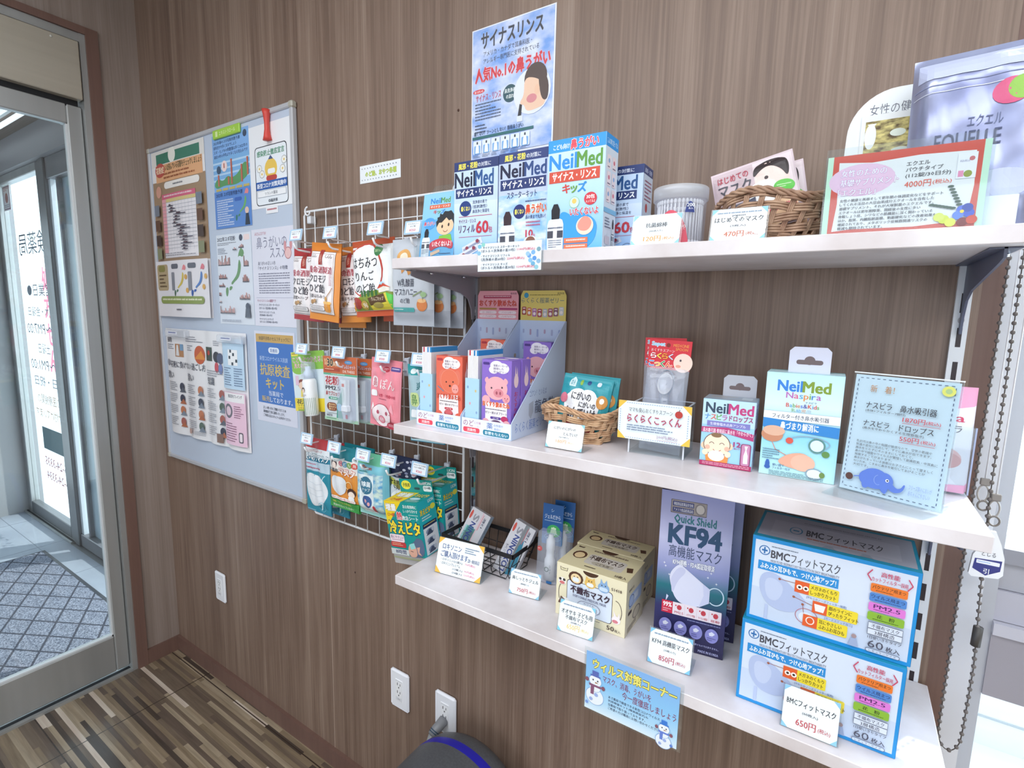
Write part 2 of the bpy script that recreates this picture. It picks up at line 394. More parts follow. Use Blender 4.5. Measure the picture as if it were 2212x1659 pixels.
    def TS(s, lines, x0, y0, x1, y1, k, b=0.0):
        """several lines of text sharing one block"""
        n = len(lines); k0 = s.k; hh = (y1-y0)/n; mx = max(len(l) for l in lines)
        for i, l in enumerate(lines):
            s.T(l, x0, y0+hh*i+hh*.12, x0+(x1-x0)*len(l)/mx, y0+hh*(i+1)-hh*.12, k, b); s.k = k0
        s.k += 2; return s
    def L(s, x0, y0, x1, y1, n, k, seed=1, fill=.5):
        """rows of print too small to read"""
        r = random.Random(seed); hh = (y1-y0)/n; s.k += 1; vs, fs = [], []
        for i in range(n):
            x = x0; end = x1-(x1-x0)*(.0 if r.random() < .6 else r.uniform(.1, .4))
            while x < end:
                l = min(r.uniform(.04, .13)*(x1-x0), end-x); y = y0+hh*i; q = len(vs); a = x
                while a < x+l-1e-6:
                    q = len(vs); cw = (x1-x0)*.016; e = min(a+cw, x+l); t = r.uniform(0, .22)*hh*fill
                    vs.append([(a, y+t), (a, y+hh*fill), (e, y+hh*fill), (e, y+t)]); a += cw*1.35
                x += l+.014*(x1-x0)
        return s.lay(vs, k)
    def build(s, name, parent=None, loc=(0, 0, 0), rz=0, rot=None):
        me = bpy.data.meshes.new(name); me.from_pydata(s.v, [], s.f)
        for k in s.keys: me.materials.append(mat(k))
        me.polygons.foreach_set('material_index', s.m); me.polygons.foreach_set('use_smooth', s.sm)
        if s.uv:
            ul = me.uv_layers.new(name='page')
            for fi, uvs in s.uv.items():
                for li, c in zip(me.polygons[fi].loop_indices, uvs): ul.data[li].uv = c
        me.update(); o = bpy.data.objects.new(name, me); COL.objects.link(o)
        if parent: o.parent = parent
        o.location = loc; o.rotation_euler = rot or (0, 0, rz); return o

def tag(o, label, cat, group=None):
    o['label'] = label; o['category'] = cat
    if group: o['group'] = group
    return o
def thing(name, label, cat, loc=(0, 0, 0), rz=0, group=None, rot=None):
    o = bpy.data.objects.new(name, None); o.empty_display_size = .02; COL.objects.link(o)
    o.location = loc; o.rotation_euler = rot or (0, 0, rz); return tag(o, label, cat, group)
def struct(o): o['kind'] = 'structure'; return o
def dup(root, label, loc=None, rot=None):
    r = root.copy(); COL.objects.link(r); r['label'] = label
    if loc is not None: r.location = loc
    if rot is not None: r.rotation_euler = rot
    for ch in list(root.children):
        c = ch.copy(); COL.objects.link(c); c.parent = r
        for g in list(ch.children):
            d = g.copy(); COL.objects.link(d); d.parent = c
    return r

# ================================================================= the room
XL, XR = -2.43, 2.3
YB = -4.6
b = MB(); b.box(XL, YB, -.1, XR, .12, 0, 'floor'); struct(b.build('floor'))
b = MB(); b.box(XL-.12, YB, 2.75, XR, .12, 2.85, '#f2f1ee'); struct(b.build('ceiling'))
b = MB(); b.box(XL-.12, 0, 0, .157, .12, 2.75, 'wall')
b.box(-1.338, -.0006, .065, -1.3362, 0, .92, '#b9a698')
for x, z in ((-.815, 2.02), (-1.215, .74)): b.cyl((x, .001, z), (x, -.0008, z), .003, '#4a2c22', 10)
struct(b.build('wall_back'))
b = MB(); b.box(.157, .002, 0, .182, .12, 2.75, 'trimwood'); struct(b.build('trim_1'))
b = MB(); b.box(XL-.12, -.135, 0, XL, 0, 2.75, 'jambwood'); b.box(XL-.12, -2.3, 2.55, XL, -.135, 2.75, 'jambwood'); b.box(XL-.12, YB, 0, XL, -2.3, 2.75, 'jambwood')
struct(b.build('wall_left'))
b = MB(); b.box(XR, YB, 0, XR+.1, .12, 2.75, '#eeece8'); struct(b.build('wall_right'))
b = MB(); b.box(XL-.12, YB-.1, 0, XR, YB, 2.75, '#f0efec'); struct(b.build('wall_front'))
b = MB(); b.box(XL, -.011, 0, .157, 0, .062, 'trimwood'); b.box(XL, -.013, .052, .157, 0, .066, 'trimwood'); struct(b.build('baseboard_back'))
b = MB(); b.box(XL, -.135, 0, XL+.010, -.011, .066, 'trimwood'); struct(b.build('baseboard_left'))
# door casing, cover box and sliding panel
b = MB(); b.box(XL-.12, -.170, 0, XL+.012, -.132, 2.545, 'trimwood'); b.box(XL-.12, -2.3, 2.52, XL+.012, -.1705, 2.545, 'trimwood'); struct(b.build('trim_2'))
d = thing('door_1', 'grey aluminium framed glass sliding door at the left', 'door', (XL, -.17, 0)); struct(d)
b = MB(); b.box(-.10, -.018, 0, .004, 0, 2.52, 'alu'); b.box(-.099, -2.1, 2.49, .0035, -.018, 2.519, 'alu'); b.box(-.099, -2.1, 0, .006, -.018, .010, 'alu'); b.box(-.030, -2.1, .010, -.012, -.02, .0105, '#1b1d22'); b.build('door_frame', d)
b = MB(); b.bbox(-.05, -2.1, 2.288, .012, -.022, 2.487, 'steelbox', .003); b.box(-.05, -2.1, 2.262, -.02, -.03, 2.288, '#15171c'); b.box(-.075, -2.1, 2.245, -.05, -.03, 2.27, '#e8eef2'); b.cyl((.012, -.10, 2.472), (.014, -.10, 2.472), .004, '#d9d9d4', 10); b.build('track_cover', d)
b = MB()
b.bbox(-.052, -.066, .02, -.018, -.019, 2.27, 'alu', .004); b.bbox(-.052, -1.2, .02, -.018, -.066, .178, 'alu', .004); b.bbox(-.052, -1.2, 2.2, -.018, -.066, 2.27, 'alu', .004); b.bbox(-.052, -1.26, .02, -.018, -1.2, 2.27, 'alu', .004)
b.box(-.046, -.071, .178, -.024, -.066, 2.2, '#dfe3e6'); b.box(-.046, -1.2, .178, -.024, -.066, .184, '#dfe3e6'); b.build('door_leaf', d)
b = MB(); b.box(-.037, -1.2, .18, -.033, -.068, 2.2, 'glass'); b.build('door_glass', d)

# entrance porch behind the glass door
PZ = -.03
b = MB(); b.box(-5.6, -2.4, -.13, XL-.12, .12, PZ, 'tile'); b.box(-5.6, .12, -.13, XL-.12, .26, PZ, 'alud')
for x in (-4.9, -4.3, -3.7, -3.1): b.box(x, -2.4, PZ, x+.004, .12, PZ+.0005, '#7b828e')
for y in (-.02, -.62, -1.22): b.box(-5.6, y, PZ, XL-.12, y+.004, PZ+.0005, '#7b828e')
struct(b.build('porch_floor'))
b = MB(); b.box(-4.18, -1.5, PZ, -2.66, -.03, PZ+.010, 'rug'); b.box(-4.2, -1.52, PZ, -2.64, -.01, PZ+.006, '#33353d')
tag(b.build('entrance_mat'), 'dark blue-grey loop entrance mat with a diamond line pattern behind the glass door', 'doormat')
b = MB(); b.box(-5.6, -2.4, 2.6, XL-.12, .12, 2.66, 'plank')
for i in range(12): b.box(-5.6, -2.3+.2*i, 2.598, XL-.12, -2.296+.2*i, 2.6, '#4d433e')
struct(b.build('porch_ceiling'))
b = MB(); b.box(-5.6, .12, 2.41, XL-.12, .24, 2.66, '#8d8c90'); struct(b.build('porch_lintel'))
b = MB(); b.box(-5.34, -.07, PZ, -5.14, .24, 2.6, '#a7a8ab'); b.box(-5.36, -.16, PZ, -5.30, -.07, 2.6, '#8a6a5c'); b.box(-5.45, -2.4, 2.2, -5.36, -.16, 2.6, '#a7a8ab'); b.box(-5.45, -2.4, PZ, -5.36, -.16, .02, '#a7a8ab'); struct(b.build('wall_porch'))
b = MB(); b.box(-5.41, -2.4, .02, -5.40, -.16, 2.2, 'glass'); struct(b.build('porch_glass'))
b = MB(); b.box(-5.6, -2.5, -.13, XL-.12, -2.4, 2.66, '#8d8c90'); struct(b.build('wall_porch'))  # unseen end wall, added to keep light out of the porch
t = thing('strip_light', 'twin white strip light on the porch ceiling beyond the door', 'ceiling light', (-4.45, -.02, 2.598))
b = MB(); b.bbox(-.92, -.010, -.012, .90, .010, 0, '#c9cccd', .002)
for x in (-.90, .88): b.bbox(x-.012, -.05, -.034, x+.012, .05, -.002, '#b4b7b9', .003)
b.build('lamp_housing', t)
for y in (-.034, .034): b = MB(); b.cyl((-.89, y, -.022), (.87, y, -.022), .013, 'lampglow', 12); b.build('tube', t)
t = thing('door_sensor', 'white boxy wall unit under the porch ceiling near the door', 'wall unit', (-3.20, .118, 2.42))
b = MB(); b.prism([(0, 0), (0, .105), (-.115, .105), (-.126, .098), (-.130, .085), (-.130, .018), (-.124, .006), (-.110, 0)], 0, -.12, .34, '#d9dce0'); b.build('casing', t)
b = MB(); b.prism([(-.115, -.001), (-.085, -.001), (-.085, .002), (-.115, .002)], 0, -.08, .30, '#3a3f47'); b.build('slot', t)
# outer glazed doors of the porch (plane y = 0.17)
d = thing('door_2', 'glazed outer sliding door with reversed lettering beyond the porch', 'door', (-4.66, .17, 0)); struct(d)
b = MB()
b.bbox(-.49, -.02, PZ, -.41, .03, 2.41, 'alu', .004); b.bbox(.39, -.02, PZ, .47, .03, 2.41, 'alud', .004); b.bbox(-.41, -.02, PZ+.01, .39, .03, .062, 'alud', .004); b.bbox(-.41, -.02, 2.358, .39, .03, 2.41, 'alu', .004)
b.box(-.49, -.05, PZ, .47, -.02, PZ+.012, 'alu'); b.box(-.47, -.04, PZ+.012, .47, -.028, PZ+.013, '#17191d'); b.build('door_leaf', d)
b = MB(); b.box(-.41, .003, .062, .39, .007, 2.358, 'glass'); b.build('door_glass', d)
b = MB(); b.page((.62, .009, 2.358), (-1.03, 0, 0), (0, 0, -2.296))     # lettering read from the street
DK, ORG, RD = '#4c5c78', '#e8963c', '#e0405c'
b.T('保険薬局', 6, 14.8, 78, 21.2, DK, .012); b.T('営業日●', 26, 29.5, 71, 33.2, DK, .012)
b.T('木・金曜日', 33, 36.2, 73, 39, DK, .01); b.T('～PM7:00', 32, 41.2, 78, 44.2, DK, .01); b.T('土曜日', 38, 47, 60, 50, DK, .01); b.T('～PM1:00', 32, 52, 78, 55, DK, .01); b.T('日・祝日', 32, 57, 74, 60, DK, .01)
b.T('ての医療機関の', 22, 62.5, 72, 65.5, ORG, .012); b.T('受け付けています', 22, 67, 78, 70, ORG, .012)
b.R(22.5, 73, 70, 80, '#2f6070'); b.T('ジェネリック 00', 25, 74.5, 67, 78.4, '#8fb4bb')
b.T('0776-24-3335', 15, 82.5, 70, 85.2, RD, .01); b.T('0776-24-3334', 15, 87, 69, 89.7, RD, .01)
b.build('lettering', d)
b = MB(); b.box(-.385, .001, 2.185, -.235, .0025, 2.35, '#e9e2e4'); b.front(-.385, 2.185, -.235, 2.35, .001); b.R(4, 4, 96, 96, '#8d6470'); b.R(10, 8, 90, 92, '#efe7e6'); b.L(14, 10, 86, 24, 2, '#c05a58', 3); b.E(50, 50, 22, '#b3705f'); b.P([(40, 40), (60, 40), (55, 28)], '#b3705f'); b.L(14, 76, 86, 90, 2, '#7c7680', 4); b.build('notice_sticker', d)
d = thing('window_2', 'fixed side glazing of the porch', 'window', (-3.4, .17, 0)); struct(d)
b = MB(); b.bbox(-.79, -.03, PZ, -.70, .03, 2.41, 'alud', .004); b.bbox(-.70, -.02, PZ, .85, .03, .055, 'bronze', .004); b.bbox(-.70, -.02, 2.286, .85, .03, 2.41, 'bronze', .004)
b.box(-.70, -.012, .055, -.66, .02, 2.286, '#d3dbe2'); b.box(-.60, -.004, .055, -.575, .02, 2.286, '#76777c'); b.box(-.575, .02, .055, -.42, .03, 2.286, '#ccd9e6'); b.build('window_frame', d)
b = MB(); b.box(-.70, .003, .055, .85, .007, 2.286, 'glass'); b.build('window_glass', d)
# street
b = MB(); b.box(-16, .26, -.16, 12, 14, -.13, '#e9edf0'); struct(b.build('street_ground'))
t = thing('neighbour_house', 'white clapboard house wall across the street', 'house', (-12, 6, 0))
b = MB(); b.box(-6, 0, -.13, 9, .3, 6.5, 'siding')
for i in range(24): b.box(-6, -.012, .1+.26*i, 9, 0, .118+.26*i, 'sidingline')
b.build('siding', t)
b = MB(); b.box(-1.6, -.03, .9, -.2, -.01, 2.4, '#8f9aa6'); b.build('window', t)
def vending(x, c, label):
    t = thing('vending_machine', label, 'vending machine', (x, 1.9, -.13), 0, 'vending machines in the street')
    b = MB(); b.bbox(-.5, 0, 0, .5, .6, 2.0, '#e8eef2', .02); b.build('cabinet', t)
    b = MB(); b.front(-.45, .95, .45, 1.9, -.002); b.R(0, 0, 100, 100, '#dff0fa')
    for r_ in range(3):
        for q in range(7): b.Q(4+13.4*q, 6+32*r_, 14+13.4*q, 30+32*r_, ('#3b6fc0', '#c64f5e', '#e7e2d0', '#3aa3a0', '#6f5aa8')[(q*3+r_) % 5], 3)
    b.R(0, 97, 100, 100, c); b.build('display_window', t)
    b = MB(); b.box(-.4, -.02, .25, .4, 0, .5, c); b.build('delivery_flap', t)
vending(-9.65, '#35b0a8', 'white vending machine seen through the right porch pane')
t = thing('banner_flag', 'pink and white tall street banner seen through the lettered porch door', 'banner', (-8.1, 1.2, -.13))
b = MB(); b.cyl((.18, 0, 0), (.18, 0, 2.3), .012, '#d8d8d8', 8); b.lathe([(.001, .0), (.16, 0), (.16, .05), (.03, .08), (.02, .3)], '#dfe3e6', 16, (.18, 0, 0)); b.build('pole', t)
b = MB(); b.front(-.3, .75, .17, 2.2, -.004); b.R(0, 0, 100, 100, '#fbeef2')
for i, ch in enumerate('処方せん'): b.T(ch, 22, 6+23*i, 78, 25+23*i, '#e24a72', .05)
b.box(-.3, -.003, .75, .17, 0, 2.2, '#fbeef2'); b.build('cloth', t)

# right hand window in the same wall
d = thing('window_1', 'bright window right of the shelves', 'window', (.182, .06, 0)); struct(d)
b = MB(); b.box(0, -.058, 0, .026, .06, 2.72, '#dcdde4'); b.box(.026, -.02, .0, .050, .06, 2.72, '#b6b8c0')
b.box(.05, -.012, 1.140, 2.1, .05, 1.185, '#a9a9b2'); b.box(.05, -.022, 1.185, 2.1, .05, 1.208, '#8f8f98'); b.box(.05, -.018, 1.09, 2.1, .05, 1.139, '#b5b4c0'); b.box(.05, -.03, 1.07, 2.1, .05, 1.089, '#c3c2cd'); b.box(.05, -.024, .965, 2.1, .05, 1.069, '#9f9ba4')
b.box(.05, -.02, 2.68, 2.1, .05, 2.75, '#b6b8c0'); b.box(2.08, -.02, 0, 2.12, .06, 2.72, '#b6b8c0'); b.box(.05, -.02, 0, 2.1, .05, .06, '#a9a9b2'); b.build('window_frame', d)
b = MB(); b.box(.05, .018, 1.2, 2.08, .022, 2.68, 'glass'); b.box(.05, .018, .06, 2.08, .022, .97, 'glass'); b.build('window_glass', d)
t = thing('garden_wall', 'white panelled wall outside the lower window pane', 'wall panel', (1.4, 1.6, -.13))
b = MB(); b.box(-1.3, 0, 0, 2.6, .1, .60, 'siding')
for z in (.12, .34): b.box(-1.3, -.004, z, 2.6, 0, z+.008, 'sidingline')
b.build('panels', t)
# roller blind pull chains
def chain(name, label, pts, r=.0032, gap=.0125):
    t = thing(name, label, 'blind chain', pts[0], 0); o = V3(pts[0]); b = MB(); L = 0; P = [V3(p) for p in pts]
    b.tube([p-o for p in P], .0008, '#4e4845', 6); d = 0
    for i in range(len(P)-1):
        seg = (P[i+1]-P[i]); l = seg.length
        while d < l: b.ball(P[i]+seg*(d/l)-o, r, '#6e6663', 7); d += gap
        d -= l
    b.build('beads', t); return t
lp = [(.1885+.0135*sin(pi*i/14-pi/2)*1.0, -.032, .925-.030*sin(pi*i/14)) for i in range(15)]
c = chain('blind_chain', 'brown ball chain loop hanging left with white pull tag', [(.1775, -.032, 2.3), (.1745, -.032, 1.22)]+[(.1750, -.032, .925)]+lp[1:-1]+[(.2025, -.032, .94), (.2035, -.032, 1.04), (.197, -.032, 1.185)])
b = MB(); b.cyl((.0245, 0, -1.195), (.024, 0, -1.225), .006, '#4a4644', 10); b.build('chain_connector', c)
c2 = chain('blind_chain', 'brown ball chain hanging right of the tagged chain', [(.189, -.036, 2.3), (.1885, -.036, 1.65), (.192, -.036, 1.31), (.193, -.036, 1.25)])
for nm, lb, x0, zb in (('drawstring', 'thin white cord ending in a clip, between the two chains', .1835, 1.325), ('drawstring', 'thin white cord ending in a clip, right of the chains', .1975, 1.305)):
    t = thing(nm, lb, 'cord', (x0, -.034, 2.3)); b = MB(); b.tube([(0, 0, 0), (.0, 0, -.5), (.002, 0, -.75), (.001, 0, zb-2.3)], .0009, '#e3e0e2', 6); b.build('cord', t)
    b = MB(); z = zb-2.3; b.bbox(-.004, -.003, z-.006, .007, .003, z+.004, '#8c8580', .001)
    b.tube([(.001+.006*cos(a*pi/8), 0, z-.018+.012*sin(a*pi/8)) for a in range(16)], .0012, '#a9a29c', 6, True); b.tube([(.003+.006*cos(a*pi/8), 0, z-.036+.007*sin(a*pi/8)) for a in range(16)], .0014, '#7d756f', 6, True); b.build('clip', t)
t = thing('pull_tag', 'white plastic tag with a dark blue arrow on the blind chain', 'tag', (.2005, -.034, 1.182))
O = [(-.016, 0), (.013, .004), (.0175, .010), (.0165, .035), (.011, .055), (.004, .072), (-.002, .072), (-.008, .055), (-.0175, .033), (-.0195, .004)]
b = MB(); b.prism(O, 1, -.003, .003, '#f6f6f8'); b.front(-.0175, .004, .0165, .06, -.003)
b.T('とじる', 28, 34, 72, 46, '#4a4858', .02); b.P([(8, 56), (94, 52), (92, 80), (48, 98), (4, 84)], '#3b3f86'); b.Q(14, 58, 88, 68, '#f3f4fb', 3); b.L(18, 61, 84, 67, 1, '#8fb8e8', 2); b.T('引', 40, 79, 58, 93, '#ffffff', .03); b.build('plate', t)

# ================================================================= shelves, rails, brackets
Z1, Z2, Z3 = 1.653, 1.3134, .9757
for z, lb in ((Z1, 'top wall shelf of pale stone-look board'), (Z2, 'middle wall shelf of pale stone-look board'), (Z3, 'lowest wall shelf of pale stone-look board')):
    b = MB(); b.bbox(0, -.25, -.0205, .9395, -.009, 0, 'shelf', .001); tag(b.build('wall_shelf', None, (-.781, 0, z)), lb, 'shelf', 'wall shelves')
def rail(x, lb):
    b = MB(); b.box(-.009, -.008, 0, .009, -.0005, .831, 'chrome' if x < 0 else '#e9ecf1')
    n = 16
    for i in range(n):
        b.front(-.009, 0, .009, .831, -.008); z = 98.4-i*6.017
        b.R(34, z-3.4, 68, z, '#2b2026')
        if i % 6 == 3: b.E(51, z+1.3, 22, '#b5b2b6', .58, 14); b.ln([(38, z+1.3), (64, z+1.3)], 3, '#77747a'); b.ln([(51, z+.95), (51, z+1.65)], 3, '#77747a')
    tag(b.build('shelf_rail', None, (x, 0, .80)), lb, 'rail', 'slotted shelf rails')
rail(-.755, 'slotted metal rail on the wall at the left end of the shelves')
rail(.1375, 'white slotted rail on the wall at the right end of the shelves')
def bracket(x, z, lb, col):
    t = thing('shelf_bracket', lb, 'bracket', (x, 0, z-.0205), 0, 'shelf brackets')
    b = MB(); P = [(-.006, 0), (-.222, 0), (-.222, -.012), (-.205, -.016), (-.06, -.040), (-.034, -.052), (-.022, -.075), (-.018, -.10), (-.006, -.10)]
    b.prism(P, 0, -.0015, .0015, col); b.box(-.014, -.222, -.002, .014, -.006, -.0003, col); b.build('arm', t)
    for y in (-.17, -.06): b = MB(); b.cyl((.008, y, -.002), (.008, y, -.006), .005, 'chrome', 10); b.build('screw', t)
bracket(-.755, Z1, 'metal bracket under the left end of the top shelf', '#8e8a92'); bracket(.1375, Z1, 'shiny dark bracket under the right end of the top shelf', '#5c6178')
bracket(-.755, Z2, 'metal bracket under the left end of the middle shelf', '#8e8a92'); bracket(.1375, Z2, 'shiny bracket under the right end of the middle shelf', '#5c6178')
bracket(-.755, Z3, 'metal bracket under the left end of the lowest shelf', '#8e8a92'); bracket(.1375, Z3, 'shiny bracket under the right end of the lowest shelf', '#5c6178')

# ================================================================= magnetic board and papers
t = thing('magnetic_board', 'large pale grey magnetic notice board on the wood wall', 'notice board', (-1.895, 0, .918))
b = MB(); b.box(-.465, -.012, .008, .455, -.001, 1.232, '#c3cfe2'); b.build('panel', t)
b = MB()
for q in ((-.475, -.018, 0, .465, -.0005, .016), (-.475, -.018, 1.222, .465, -.0005, 1.238), (-.475, -.018, .016, -.459, -.0005, 1.222), (.449, -.018, .016, .465, -.0005, 1.222)): b.bbox(*q, '#b9bac0', .003)
b.build('frame', t)
for x in (-.475, .449):
    for z in (0, 1.222): b = MB(); b.bbox(x-.002, -.020, z-.002, x+.018, -.0005, z+.018, '#b3b0a4', .004); b.build('corner_cap', t)
YBD = -.0125
def sheet(name, label, cat, x0, z0, x1, z1, fn, y=YBD, base='#f1f3f8', group=None, curl=0, th=.0004):
    """one sheet of paper on a vertical surface; local x,z from its lower left corner"""
    W_, H_ = x1-x0, z1-z0; b = MB()
    if curl:
        bump = lambda u, v: curl*(.5-.5*cos(u*2*pi*1.0))*(.3+v)
        g = [(W_*i/20, -th-bump(i/20, 1-j/8), H_*j/8) for j in range(9) for i in range(21)]
        b.add(g, [(j*21+i, j*21+i+1, (j+1)*21+i+1, (j+1)*21+i) for j in range(8) for i in range(20)], base, True)
        b.front(0, 0, W_, H_, -th, bump, (20, 8))
    else:
        b.box(0, -th, 0, W_, 0, H_, base); b.front(0, 0, W_, H_, -th)
    fn(b); return tag(b.build(name, None, (x0, y, z0)), label, cat, group)
PAP = 'papers on the notice board'
TX = '#44485a'
JP = [[(78, 2), (90, 10), (84, 20), (72, 16), (66, 20), (70, 10)], [(70, 22), (76, 30), (74, 42), (68, 52), (60, 58), (50, 62), (40, 68), (36, 64), (48, 57), (58, 50), (64, 40), (66, 30)], [(30, 70), (42, 70), (38, 76), (28, 78)], [(16, 72), (26, 72), (24, 84), (18, 90), (14, 82)]]
def japan(b, x0, y0, x1, y1, cols):
    for P, c in zip(JP, cols): b.S([(x0+(x1-x0)*p/100, y0+(y1-y0)*q/100) for p, q in P], c, 1)
def chart(b):
    b.R(0, 0, 100, 100, '#f2f0f2'); b.R(0, 0, 100, 9, '#e9e6e2'); b.R(0, 18, 100, 66, '#a58a70'); b.R(10, 2, 92, 8, '#3f7f6a'); b.E(42, 4, 7, '#f3f3ea')
    b.R(8, 8.5, 96, 18.5, '#e8b184'); b.E(17, 11.5, 10, '#c2574e', 4.2); b.T('花粉症', 9, 9.5, 25, 13.4, '#ffe9c8', .05); b.T('いま飛んでいる花粉をチェックしましょう', 28, 8.8, 95, 12.6, '#3c4a30', .04)
    b.L(24, 13.6, 96, 18, 2, '#a05c3c', 5); b.Q(24, 19, 90, 23, '#f6f2ee', 4); b.L(42, 20.4, 72, 22.4, 1, TX, 2); b.E(12, 24, 5.5, '#d8a18e')
    b.R(18, 26, 82, 64, '#f4f1f6'); b.R(18, 26, 82, 29, '#d86a86'); b.L(22, 26.7, 76, 28.6, 1, '#f8e3e8', 9); b.R(18, 29, 26, 61, '#eda9b4'); b.R(26, 29, 82, 31, '#e3cf8e')
    for i in range(14): b.R(18, 31+2.1*i, 82, 31.15+2.1*i, '#9aa0ae')
    for i in range(9): b.R(28+6*i, 29, 28.3+6*i, 60, '#c3c6d0')
    r = random.Random(4)
    for i in range(16):
        x = 30+i*1.6+r.uniform(-2, 8); y = 33.2+1.75*i; l = r.uniform(9, 26); l = min(l, 80-x); b.R(x, y, x+l, y+.5, '#4b4a5c'); b.R(x+l*.25, y-.7, x+l*.6, y, '#5f4a52')
    b.L(20, 61.2, 80, 63.6, 2, '#7d7f8c', 6)
    for x, ys in ((5, (32, 41, 50, 58)), (86, (29, 38, 47, 56))):
        for y, c in zip(ys, ('#7d8594', '#6a4c3c', '#4b3a34', '#8b8f70')): b.R(x, y, x+10, y+6.5, c)
    b.R(0, 66, 100, 100, '#eceaf0'); b.Q(2, 68, 26, 84, '#b9a684', 3); b.Q(5, 68.5, 20, 72.5, '#8f8a50', 3); b.L(6, 74, 22, 83, 4, '#6d5a42', 3)
    for x, cc in ((34, ('#e88f96', '#d8c25c', '#5a7f62', '#4f6d58')), (66, ('#e0808e', '#5c86c8', '#3c66b8', '#2f58a8'))):
        b.Q(x, 68, x+14, 71, '#6b6f7c', 2); japan(b, x, 68, x+32, 90, cc); b.Q(x, 73, x+6, 84, '#8c8f9a', 1)
    for x, y in ((62, 76), (64, 84), (92, 82), (96, 76)): b.E(x, y, 2.4, '#e0b060')
    b.Q(8, 87.5, 92, 92, '#8fa05a', 4); b.L(12, 88.8, 88, 91, 1, '#f4f3d8', 8); b.L(42, 95, 58, 97, 1, TX, 2)
sheet('wall_poster', 'large pollen calendar poster with brown background on the notice board', 'poster', -2.345, 1.509, -1.945, 2.137, chart, curl=.006, group=PAP)
def bluep(b):
    b.R(0, 0, 100, 60, '#86b4ec'); b.R(0, 24, 100, 56, '#7fb4e6')
    for i in range(4): b.R(0, 29+6*i, 100, 31+6*i, '#b9d9f6')
    b.TS(['2023年春のスギ花粉飛散予測', '前年比やや多くなるでしょう', 'スギ・ヒノキの飛散量は多く2022年の', '過去10年の平均より多くなる見込みです'], 4, 6, 96, 25, '#27406c', .03); b.E(90, 6, 5, '#3b4a66')
    b.S([(0, 52), (12, 45), (26, 50), (40, 44), (52, 48), (70, 44), (84, 34), (96, 36), (98, 46), (84, 52), (60, 56), (30, 54), (8, 57)], '#5d9a64')
    for x, y0, y1 in ((12, 42, 54), (40, 46, 54), (49, 28, 54), (76, 36, 54), (92, 30, 48)): b.R(x, y0, x+4.5, y1, '#c9705c'); b.R(x+3, y0, x+4.5, y1, '#a0503f')
    b.E(32, 34, 8, '#f3dede'); b.E(16, 37, 6, '#3d5470'); b.R(30, 31, 33, 36, '#b5604e')
    for i in range(5): b.R(6+19*i, 57, 21+19*i, 59.5, '#c5b36a')
    b.R(0, 60, 100, 100, '#5f8cd2'); b.T('2023年 スギ花粉飛散予測', 5, 61.5, 78, 66, '#1d3768', .05); b.L(6, 69, 52, 98, 12, '#dbe6fa', 7, .6); japan(b, 50, 60, 100, 98, ('#e58a8e', '#6fae6a', '#4e8a72', '#3d7a70')); b.Q(56, 69, 76, 73, '#3c66b8', 3); b.E(88, 84, 5, '#e6c7b6'); b.P([(82, 99), (95, 99), (92, 87), (85, 87)], '#30394a')
sheet('wall_poster', 'blue pollen forecast sheet with a bar map and 2023 heading', 'poster', -1.892, 1.819, -1.668, 2.128, bluep, group=PAP)
t = thing('board_magnet', 'light green rectangular name magnet at the top of the board', 'magnet', (-1.873, YBD-.0009, 2.113)); b = MB(); b.bbox(0, -.007, 0, .164, 0, .029, '#a6d24e', .002); b.front(0, 0, .164, .029, -.007); b.T('エキストラロール', 26, 30, 86, 74, '#e6f5c0', .03); b.R(12, 22, 20, 80, '#dff0b0'); b.build('plate', t)
def kansen(b):
    b.Q(13, 26, 91, 97, '#2f3440', 6); b.Q(14.5, 27, 89.5, 96, '#eef4fb', 5.5); b.T('感染防止徹底宣言', 19, 31, 85, 38, '#3c8a68', .05)
    b.E(52, 54, 15, '#ecc75e', 12); b.P([(46, 43), (58, 43), (52, 38)], '#4a5b86'); b.Q(44, 54, 62, 60, '#f4f6f8', 3); b.Q(40, 62, 66, 68, '#c0463e', 4)
    for x, y in ((24, 52), (30, 59), (84, 47), (80, 57)): b.E(x, y, 6.5, '#8a9096', 5, 8); b.E(x, y, 5.8, '#f6f5ef', 4.4, 8); b.E(x, y, 1.5, '#e8c24c')
    b.R(14.5, 68, 89.5, 78, '#2d5fae'); b.T('新型コロナ対策実施中', 17, 70, 87, 76, '#f3f7ff', .05); b.R(17, 79, 87, 87, '#aab1c0'); b.R(17.8, 79.5, 86.2, 86.5, '#f5f7fb'); b.T('ソラシド薬局', 36, 81, 66, 85, TX, .03); b.T('◎福井県', 44, 90, 66, 94, TX, .04)
sheet('wall_poster', 'white declaration sheet with a rounded frame and blue band under the red clip', 'poster', -1.668, 1.866, -1.448, 2.118, kansen, group=PAP)
sheet('paper_strip', 'tiny white label with red print under the declaration sheet', 'label', -1.588, 1.847, -1.524, 1.869, lambda b: b.L(10, 30, 90, 80, 1, '#c0485a', 4), y=YBD-.0006, group=None)
